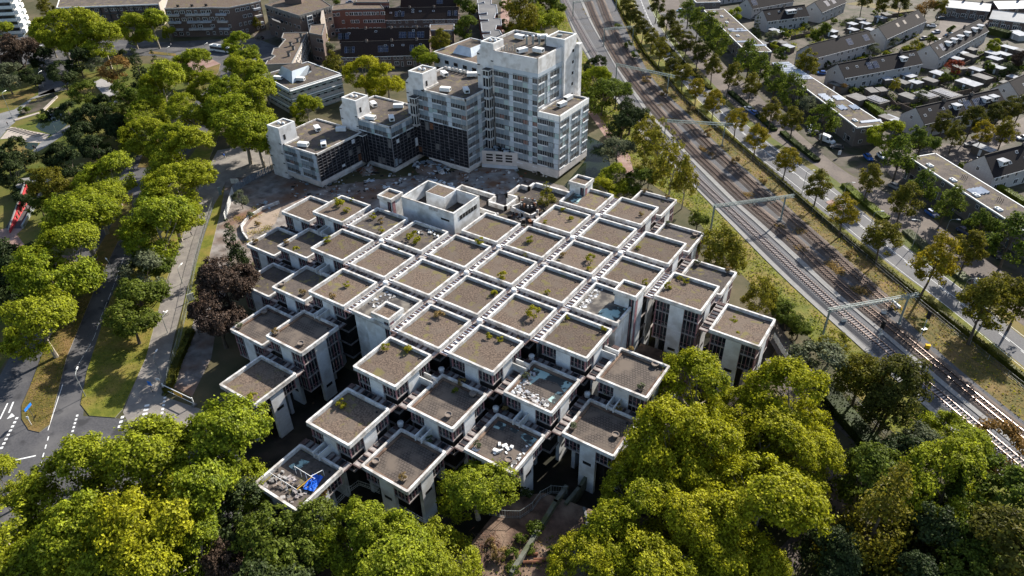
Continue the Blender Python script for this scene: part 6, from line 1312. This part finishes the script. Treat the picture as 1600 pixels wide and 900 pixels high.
raised('traffic_island', [(1290, 316), (1300, 312), (1318, 326), (1308, 331)], paver, cpath)
# fences
def fence(label, px, h, m, mesh=True, name='fence', pm=steel, step=2.6):
    l = [W(*p) for p in px]; root = empty(name, l[0], 0, label, 'fence', 'fences'); O = l[0]; b = MB()
    tot = sum((c-a).length for a, c in zip(l, l[1:])); ls = resample(l, max(2, int(tot/step)+1))
    for p, q in zip(ls, ls[1:]):
        d = q-p; c = (p+q)/2-O; rz = math.atan2(d.y, d.x)
        if mesh:
            for z in (.08, .5, h-.08): b.obox(c, rz, d.length, .05, z, z+.05, m)
            for k in range(6): e = p.lerp(q, k/6)-O; b.obox(e, rz, .03, .03, .1, h, m)
        else:
            for k in range(5):
                e = p.lerp(q, (k+.5)/5)-O; b.obox(e+Vector((0, .06 if k % 2 else -.06, 0)), rz, d.length/5, .04, 0, h, m)
    b.build('panel', root); b = MB()
    for p in ls: b.obox(p-O, 0, .09, .09, 0, h+.1, pm)
    b.build('posts', root)['kind'] = 'stuff'
fence('grey corrugated site fence curving below the lowest tower block', [(366, 300), (385, 288), (400, 280), (430, 266)], 2.2, mat('corrugated_sheet', (.13, .16, .19), (.18, .21, .24), 1), False, step=1.2)
fence('pale site hoarding with horizontal boards left of the curved white wall', [(352, 345), (358, 326), (365, 302)], 2.2, wpaint, False, step=1.0)
fence('mesh site fence along the cycle path down to the entrance', [(335, 318), (318, 370), (305, 420), (296, 470), (280, 540), (265, 590), (262, 612)], 2.0, steel)
fence('mesh fence around the dark front yard', [(765, 805), (808, 813), (835, 795), (850, 770), (885, 772)], 2.0, steel)
fence('white railing in the dark court right of the tarpaulin roof', [(515, 800), (545, 770), (563, 757), (594, 772)], 1.3, wpaint, step=2)
fence('white railing in the dark court below the second front pavilion', [(620, 792), (650, 810), (668, 820)], 1.2, wpaint, step=2)
fence('thin dark wire fence between ballast and road hedge', [(1000, 70), (1060, 150), (1140, 222), (1222, 290), (1330, 385), (1430, 470), (1530, 552), (1640, 640)], 1.3, dsteel, step=5)
fence('low wire fence on the right of the footpath in the bottom wood', [(1310, 600), (1345, 640), (1385, 680)], 1.0, dsteel, step=3)
fence('long low white wall-like fence right of the far right pavilion', [(1208, 528), (1222, 552), (1240, 575)], 1.6, wpaint, False, step=1.5)
# barrier gate at the entrance
A, B = W(258, 612), W(304, 634); d = B-A; root = empty('barrier_gate', A, math.atan2(d.y, d.x), 'white swing barrier with an orange board across the site entrance', 'barrier'); ln = d.length
b = MB(); b.tube([(0, 0, 1.9), (ln, 0, 1.9)], .09, wpaint); b.tube([(0, 0, .6), (ln, 0, .6)], .06, wpaint); b.build('boom', root)
b = MB(); b.box(ln*.35, -.05, .7, ln*.62, .05, 1.8, orange); b.build('board', root)
for x in (0, ln): b = MB(); b.cyl((x, 0, 0), (x, 0, 2.2), .12, .12, wpaint, 8); b.box(x-.4, -.4, 0, x+.4, .4, .35, shedg); b.build('post', root)
# cars
CARC = {'white': (.70, .70, .70), 'silver': (.42, .43, .45), 'grey': (.16, .165, .17), 'black': (.02, .02, .022), 'blue': (.015, .09, .32), 'light blue': (.16, .28, .40), 'red': (.45, .03, .03), 'dark blue': (.02, .035, .09)}
CM = {}
def car_meshes(c):
    if c in CM: return CM[c]
    m = mat('car_paint_'+c.replace(' ', '_'), CARC[c], None, rough=.28, spec=.5); b = MB()
    prof = [(-2.1, .35, .62), (-2.05, .45, .86), (-1.2, .86, .95), (-.55, .9, .97)]
    sec = [(-2.1, .32, .60, .74), (-1.95, .26, .80, .84), (-1.0, .24, .92, .88), (-.9, .24, .94, .88), (1.4, .24, .96, .88), (1.95, .28, .90, .86), (2.1, .36, .70, .76)]
    vs = []
    for x, z0, z1, y in sec: vs += [(x, -y, z0), (x, -y-.02, (z0+z1)/2), (x, -y+.08, z1), (x, y-.08, z1), (x, y+.02, (z0+z1)/2), (x, y, z0)]
    fs = [(6*i+k, 6*i+(k+1) % 6, 6*i+6+(k+1) % 6, 6*i+6+k) for i in range(len(sec)-1) for k in range(6)]+[(5, 4, 3, 2, 1, 0), tuple(6*(len(sec)-1)+k for k in range(6))]
    b.solid(vs, fs, m)
    b.hexa([(-1.05, -.80, .93), (1.75, -.80, .95), (1.75, .80, .95), (-1.05, .80, .93)], [(-.35, -.64, 1.42), (1.25, -.64, 1.42), (1.25, .64, 1.42), (-.35, .64, 1.42)], glass, m)
    b.hexa([(-.36, -.65, 1.40), (1.26, -.65, 1.40), (1.26, .65, 1.40), (-.36, .65, 1.40)], [(-.3, -.6, 1.47), (1.2, -.6, 1.47), (1.2, .6, 1.47), (-.3, .6, 1.47)], m)
    CM[c] = b.mesh('car_body'); return CM[c]
b = MB(); b.cyl((0, -.11, 0), (0, .11, 0), .32, .32, tire, 12); b.cyl((0, -.13, 0), (0, .13, 0), .19, .19, steel, 8); WHEEL = b.mesh('wheel')
b = MB(); b.box(-.03, -.16, -.06, .03, .16, .06, wpaint); HEADL = b.mesh('headlight')
b = MB(); b.box(-.03, -.14, -.07, .03, .14, .07, redw); TAILL = b.mesh('taillight')
def car(px, c, rz, label, s=1.0):
    p = W(*px); root = empty('parked_car', p, rz, label, 'car', 'parked cars', s); put('car_body', car_meshes(c), root)
    for x in (-1.3, 1.32):
        for y in (-.78, .78): put('wheel', WHEEL, root, (x, y, .32))
    for y in (-.55, .55): put('headlight', HEADL, root, (-2.07, y, .62)); put('taillight', TAILL, root, (2.09, y, .66))
SR = dirpx((1290, 245), (1360, 290))
CARS = [((1356, 248), 'blue', 2.2, 'bright blue car parked next to the white hatchback at the side street'), ((1377, 246), 'white', 2.2, 'white hatchback parked right of the bright blue car'), ((1307, 232), 'black', .3, 'black car before the end of the long solar terrace'), ((1266, 203), 'white', 2.0, 'white car half hidden under the tall green tree'), ((1272, 210), 'black', .5, 'black car beside the half-hidden white car'),
        ((1398, 294), 'grey', 2.6, 'dark car with pale bonnet under the lindens by the nearest terrace'), ((1455, 336), 'blue', 2.4, 'blue-grey car facing the nearest flat terrace, left of the round crown'), ((1506, 364), 'dark blue', 2.5, 'dark blue car in front of the nearest flat terrace'), ((1554, 400), 'black', 2.5, 'black car in deep shade before the nearest terrace'), ((1536, 446), 'silver', .1, 'silver-blue saloon parked on the brown paving at right'),
        ((1169, 172), 'silver', SR, 'silver car parked beside the planted strip up the service street'), ((1177, 178), 'blue', SR, 'dark-roofed blue car parked behind the silver one'), ((1283, 116), 'blue', .35, 'blue car parked alone at the estate gable end'), ((1455, 42), 'white', .2, 'white car in the parking court, beside the black hedge of parked cars'), ((1470, 30), 'black', .4, 'black car at the back of the parking court'), ((1462, 52), 'silver', .8, 'silver car parked nearest the parking court middle'),
        ((1442, 62), 'grey', .9, 'grey car by the parking court shrubs'), ((1483, 56), 'light blue', .8, 'pale blue van-like car right of the parking court tree'), ((1466, 66), 'silver', .9, 'silver car partly behind the court bush'), ((1557, 41), 'red', .1, 'red car in front of the brick workshop'), ((1572, 42), 'red', .2, 'second red vehicle right of the first red car'), ((1548, 40), 'grey', .3, 'grey car left of the red car by the workshop'),
        ((1516, 228), 'grey', .6, 'grey car between the round trees on the lower housing street'), ((1598, 218), 'silver', .6, 'silver car at the right edge on the lower housing street'), ((406, 61), 'black', .2, 'black car on the street left of the grey stepped roof'), ((404, 100), 'dark blue', 1.0, 'dark car in the shaded court near the bus street'), ((402, 108), 'light blue', 1.0, 'pale blue car in the shaded court, below the dark one'), ((361, 98), 'white', .4, 'white car at the street corner behind the round plane tree'),
        ((352, 124), 'grey', 1.0, 'grey car driving down toward the avenue bend'), ((546, 5), 'dark blue', .8, 'dark car at the top street between brick blocks'), ((1062, 18), 'light blue', 1.2, 'pale car under the trees at the top of the service street'), ((1178, 30), 'grey', .5, 'grey car by the white garage high in the estate'), ((1190, 105), 'black', SR, 'black car beside the far flat terrace')]
for a in CARS: car(*a)
p = W(1292, 222); root = empty('parked_van', p, 2.75, 'white delivery van parked before the long solar terrace', 'van')
m = mat('van_paint', (.68, .69, .7), None, rough=.35); b = MB()
sec = [(-2.6, .4, .75, .8), (-2.5, .35, 1.0, .92), (-1.7, .32, 1.25, .98), (-.9, .32, 2.1, .98), (-.5, .32, 2.3, .98), (2.4, .32, 2.3, .98), (2.6, .4, 2.2, .95)]
vs = []
for x, z0, z1, y in sec: vs += [(x, -y, z0), (x, -y, (z0+z1)/2), (x, -y+.12, z1), (x, y-.12, z1), (x, y, (z0+z1)/2), (x, y, z0)]
b.solid(vs, [(6*i+k, 6*i+(k+1) % 6, 6*i+6+(k+1) % 6, 6*i+6+k) for i in range(6) for k in range(6)]+[(5, 4, 3, 2, 1, 0), tuple(36+k for k in range(6))], m); b.build('van_body', root)
b = MB(); b.hexa([(-1.72, -.8, 1.28), (-1.68, -.8, 1.26), (-1.68, .8, 1.26), (-1.72, .8, 1.28)], [(-.98, -.78, 2.08), (-.9, -.78, 2.08), (-.9, .78, 2.08), (-.98, .78, 2.08)], glass)
for y in (-.99, .97): b.box(-1.1, y, 1.25, -.2, y+.02, 1.9, glass)
b.build('windscreen', root)
for x in (-1.7, 1.7):
    for y in (-.9, .9): put('wheel', WHEEL, root, (x, y, .34), None, (1.1, 1.1, 1.1))
# bus
a, c = W(333, 79), W(362, 83); root = empty('city_bus', (a+c)/2, dirpx((333, 79), (362, 83)), 'white city bus turning at the junction before the brown apartment block', 'bus'); b = MB()
b.box(-6, -1.25, .35, 6, 1.25, 2.9, wpaint); b.box(-5.2, -1.0, 2.9, 5.0, 1.0, 3.05, wpaint); b.build('bus_body', root)
b = MB(); b.box(-5.7, -1.28, 1.25, 5.6, -1.24, 2.45, glass); b.box(-5.7, 1.24, 1.25, 5.6, 1.28, 2.45, glass); b.box(-6.03, -1.1, 1.1, -5.99, 1.1, 2.6, glass); b.build('window', root)
b = MB()
for x, s in ((-3, 1.2), (0, .9), (2.6, 1.4)): b.box(x-s, -.7, 3.05, x+s, .7, 3.3, shedr)
b.build('roof_unit', root)
for x in (-3.6, 3.4):
    for y in (-1.15, 1.15): put('wheel', WHEEL, root, (x, y, .45), None, (1.4, 1.2, 1.4))
# people
def body(cols, pose='walk'):
    vs = {'pel': (0, 0, .95, .15), 'ch': (0, .02, 1.3, .17), 'nk': (0, .03, 1.5, .07), 'hd': (0, .05, 1.62, .10), 'tp': (0, .05, 1.74, .08),
          'sl': (-.2, .02, 1.42, .07), 'sr': (.2, .02, 1.42, .07), 'el': (-.27, .06, 1.15, .05), 'er': (.27, -.06, 1.15, .05), 'hl': (-.26, .2, .93, .04), 'hr': (.26, .05, .9, .04),
          'jl': (-.1, 0, .9, .10), 'jr': (.1, 0, .9, .10), 'kl': (-.1, .16, .5, .065), 'kr': (.1, -.05, .5, .065), 'al': (-.1, .2, .09, .05), 'ar': (.1, -.28, .12, .05), 'tl': (-.1, .36, .05, .045), 'tr': (.1, -.14, .05, .045)}
    if pose == 'ride': vs.update({'ch': (0, .22, 1.35, .17), 'nk': (0, .32, 1.5, .07), 'hd': (0, .37, 1.62, .10), 'tp': (0, .38, 1.75, .08), 'sl': (-.19, .28, 1.44, .07), 'sr': (.19, .28, 1.44, .07), 'el': (-.26, .45, 1.24, .05), 'er': (.26, .45, 1.24, .05), 'hl': (-.24, .68, 1.1, .04), 'hr': (.24, .68, 1.1, .04),
          'kl': (-.12, .36, .72, .065), 'kr': (.12, .32, .55, .065), 'al': (-.12, .16, .36, .05), 'ar': (.12, .12, .16, .05), 'tl': (-.12, .33, .33, .045), 'tr': (.12, .29, .12, .045)})
    ks = list(vs); E = [('pel', 'ch'), ('ch', 'nk'), ('nk', 'hd'), ('hd', 'tp'), ('ch', 'sl'), ('ch', 'sr'), ('sl', 'el'), ('sr', 'er'), ('el', 'hl'), ('er', 'hr'), ('pel', 'jl'), ('pel', 'jr'), ('jl', 'kl'), ('jr', 'kr'), ('kl', 'al'), ('kr', 'ar'), ('al', 'tl'), ('ar', 'tr')]
    me = bpy.data.meshes.new('person_skeleton'); me.from_pydata([vs[k][:3] for k in ks], [(ks.index(a), ks.index(c)) for a, c in E], [])
    o = bpy.data.objects.new('person_skeleton', me); COL.objects.link(o); sm = o.modifiers.new('skin', 'SKIN'); o.modifiers.new('sub', 'SUBSURF').levels = 1
    for k, sv in zip(ks, me.skin_vertices[0].data): sv.radius = (vs[k][3],)*2; sv.use_root = (k == 'pel')
    bpy.context.view_layer.update(); ev = o.evaluated_get(bpy.context.evaluated_depsgraph_get()); m2 = bpy.data.meshes.new_from_object(ev); bpy.data.objects.remove(o)
    m2.name = 'person'; m2.materials.clear()
    for c in cols: m2.materials.append(c)
    for f in m2.polygons:
        z = f.center.z; x = abs(f.center.x); f.material_index = 3 if z > 1.66 else 2 if z > 1.52 or (x > .22 and z < .98) else 0 if z > .95 else 1
        f.use_smooth = True
    return m2
cl = {k: mat('cloth_'+k, c, None) for k, c in (('black', (.02, .02, .022)), ('blue', (.03, .10, .4)), ('white', (.6, .6, .6)), ('dark', (.04, .045, .06)), ('hair', (.03, .02, .015)))}
def person(px, top, bot, rz, label, pose='walk', z=0):
    p = W(*px); tag(put('person', body([cl[top], cl[bot], skin, cl['hair']], pose), None, (p.x, p.y, z), rz), label, 'person', 'people')
person((320, 340), 'black', 'dark', 2.6, 'walker in black on the sunlit part of the cycle path'); person((300, 369), 'dark', 'black', 2.8, 'walker in dark blue, lower of the two on the cycle path')
person((54, 234), 'black', 'black', 1.0, 'left of two people in black on the park path'); person((57, 235), 'dark', 'black', 1.0, 'right of two people in black on the park path')
person((13, 197), 'dark', 'dark', .4, 'lone person in dark clothes on the grey stone path'); person((62, 141), 'black', 'dark', .4, 'small dark figure on the far stone path'); person((268, 73), 'white', 'dark', 0, 'person in white by the shaded street')
def bicycle(px, rz, label):
    p = W(*px); root = empty('bicycle', p, rz, label, 'bicycle', 'bicycles')
    for y in (-.52, .52):
        b = MB(); pts = [(0, y+.34*math.cos(t*.5236), .35+.34*math.sin(t*.5236)) for t in range(13)]; b.tube(pts, .025, tire, 4)
        for t in range(6): b.cyl((0, y, .35), (0, y+.33*math.cos(t*1.047), .35+.33*math.sin(t*1.047)), .006, .006, steel, 3)
        b.build('wheel', root)
    b = MB(); b.tube([(0, -.52, .35), (0, -.1, .35), (0, .42, .85), (0, -.2, .85), (0, -.1, .35)], .025, dsteel, 5); b.tube([(0, .52, .35), (0, .42, .85), (0, .38, 1.02)], .025, dsteel, 5); b.tube([(-.26, .34, 1.05), (0, .38, 1.02), (.26, .34, 1.05)], .02, dsteel, 5); b.box(-.08, -.32, .9, .08, -.06, .96, tire); b.cyl((0, -.2, .85), (0, -.2, .92), .02, .02, steel, 5); b.build('frame', root)
bicycle((258, 494), 2.7, 'bicycle ridden along the cycle path'); q = W(258, 494); tag(put('person', body([cl['white'], cl['black'], skin, cl['hair']], 'ride'), None, (q.x+.2*math.sin(2.7), q.y-.2*math.cos(2.7), 0), 2.7), 'cyclist in a white shirt riding along the cycle path', 'person', 'people')
bicycle((351, 247), 1.2, 'bicycle in the shade before the lowest tower block'); q = W(351, 247); tag(put('person', body([cl['blue'], cl['dark'], skin, cl['hair']], 'ride'), None, (q.x+.2*math.sin(1.2), q.y-.2*math.cos(1.2), 0), 1.2), 'cyclist in a bright blue jacket in the shade by the tower', 'person', 'people')
# planter bowls on the roofs
b = MB(); b.lathe((0, 0, 0), [(.42, 0), (.62, .35), (.66, .62), (.55, .62), (.5, .45), (0, .42)], planter, 14); BOWL = b.mesh('planter_bowl')
PB = [(588, 723, 2, 0), (631, 750, 2, 1), (701, 651, 1, 0), (739, 618, 1, 0), (747.6, 699, 2, 1), (795, 721, 2, 0), (894.6, 669, 2, 1), (961.6, 682, 2, 0), (1001, 608.6, 1, 1), (1023, 572, 1, 0), (374, 513, 2, 1), (432, 522, 1, 1), (471, 539, 1, 0), (413.5, 489.6, 2, 0), (400, 380, 2, 1), (449, 381.6, 1, 1), (441, 446, 1, 0), (474, 460, 1, 1), (1044, 353, 1, 1), (1086, 368.6, 1, 0), (1007, 301.7, 1, 1), (1042.6, 311, 1, 1), (1089, 414, 1, 1), (1137.6, 425.6, 1, 1)]
for n, (x, y, lv, dry) in enumerate(sorted(PB)):
    z = 15.34-FH*lv; p = W(x, y, z); tag(put('planter_bowl', BOWL, None, (p.x, p.y, z), n), f'round concrete planter bowl on a roof terrace, {ORD[n]} from the left', 'planter', 'planter bowls on the roof terraces')
    if dry: o = put('potted_plant', tr.choice(BUSH['d' if n % 2 else 's']), None, (p.x, p.y, z+.45), n, (.6, .6, .55)); tag(o, f'dry plant growing in the {ORD[n]} planter bowl from the left', 'plant', 'dry plants in the planter bowls')
# trough weeds
for n, (x, y, lv) in enumerate(sorted([(712, 612, 1), (722, 600, 1), (985, 548, 1), (822, 590, 1), (948, 615, 2), (965, 640, 2), (790, 640, 2), (672, 690, 2), (500, 470, 1)])):
    bush('trough_weed', 'dsgd'[n % 4], x, y, 11, f'weeds in a roof-edge trough of the lower pavilions, {ORD[n]} from the left', 'weeds in the roof troughs', 15.4-FH*lv, 'weed')
# greenhouse frame and tarpaulin on the nearest left roof
zt = 16-2*FH-.66; c = W(475, 748, zt); root = empty('greenhouse_frame', (0*PITCH+HS, -2*PITCH+HS, zt), 0, 'bare pale pole frame standing on the nearest left roof', 'frame'); b = MB()
for k in range(6):
    x = -3.6+k*1.25; b.tube([(x, -2.6, 0), (x, -2.6, 1.7)], .05, acw, 5)
    if k > 1: b.tube([(x, .4, 0), (x, .4, 1.8), (x, .42, 1.9)], .05, acw, 5)
b.build('post', root); b = MB(); b.tube([(-3.6, -2.6, 1.7), (2.65, -2.6, 1.7)], .05, acw, 5); b.tube([(-1.1, .4, 1.85), (3.6, .4, 1.85)], .05, acw, 5); b.tube([(2.65, -2.6, 1.7), (2.9, .4, 1.85)], .05, yel, 5); b.tube([(2.65, .4, 1.85), (3.0, 2.6, 1.4)], .05, acw, 5); b.tube([(3.0, 2.6, 1.4), (3.0, 2.6, 0)], .05, acw, 5); b.build('rail', root)
r = random.Random(9); n = 12; me = bpy.data.meshes.new('tarpaulin'); vs = [(-1.0+2.0*i/n, -1.6+3.2*j/n, .15+.5*r.random()*math.sin(math.pi*i/n)*math.sin(math.pi*j/n)+.25*math.sin(i*1.3)*math.sin(j*.9)*.6+.2) for j in range(n+1) for i in range(n+1)]
me.from_pydata(vs, [], [(j*(n+1)+i, j*(n+1)+i+1, (j+1)*(n+1)+i+1, (j+1)*(n+1)+i) for j in range(n) for i in range(n)]); me.materials.append(tarp)
q = W(490, 756, zt); tag(put('tarpaulin', me, None, (q.x, q.y, zt), .3), 'crumpled bright blue tarpaulin lying on the nearest left roof', 'tarpaulin')
b = MB()
for k in range(70): b.obox((HS+r.uniform(-4.2, 3), -24+HS+r.uniform(-4.2, -.5)), r.random()*3, r.uniform(.3, 1.0), r.uniform(.2, .6), zt, zt+.05+r.random()*.35, r.choice([slabm, planter, darkv, mullg, shedg]))
o = b.build('roof_rubble'); tag(o, 'brown rubble of tiles and pots along the edge of the nearest left roof', 'rubble', None, 'stuff')
# ivy on the wall below the tarpaulin
me = crown_mesh(1.4, 3.4, 0, 26, 1500, .3, L_rust, 77, cl=.5)[0]; o = put('ivy', me, None, (HS+4.9, -24+HS+.1, zt-3.2), 0, (.22, 1.0, 1.0)); tag(o, 'rusty red ivy climbing the white wall below the blue tarpaulin', 'climbing plant')
# log pile and branches in the front yard
for n, (x, y) in enumerate([(826, 868), (832, 880), (848, 876)]):
    p = W(x, y); b = MB(); b.cyl((p.x-1.2, p.y-.8, .25), (p.x+1.2, p.y+.9, .3), .28, .24, rust, 8); tag(b.build('felled_log'), f'felled brown log beside the ramp wall, {ORD[n]} from the left', 'log', 'felled logs')
p = W(766, 848); b = MB()
for k in range(60): a = r.random()*6.28; u = Vector((math.cos(a), math.sin(a), .25))*r.uniform(.5, 1.8); q = Vector((p.x+r.gauss(0, 1.4), p.y+r.gauss(0, 1), .1+r.random()*.5)); b.cyl(q, q+u, .05, .02, rust if k % 2 else bark, 4)
tag(b.build('brushwood_pile'), 'brown pile of cut branches on the bare front yard', 'branch pile', None, 'stuff')
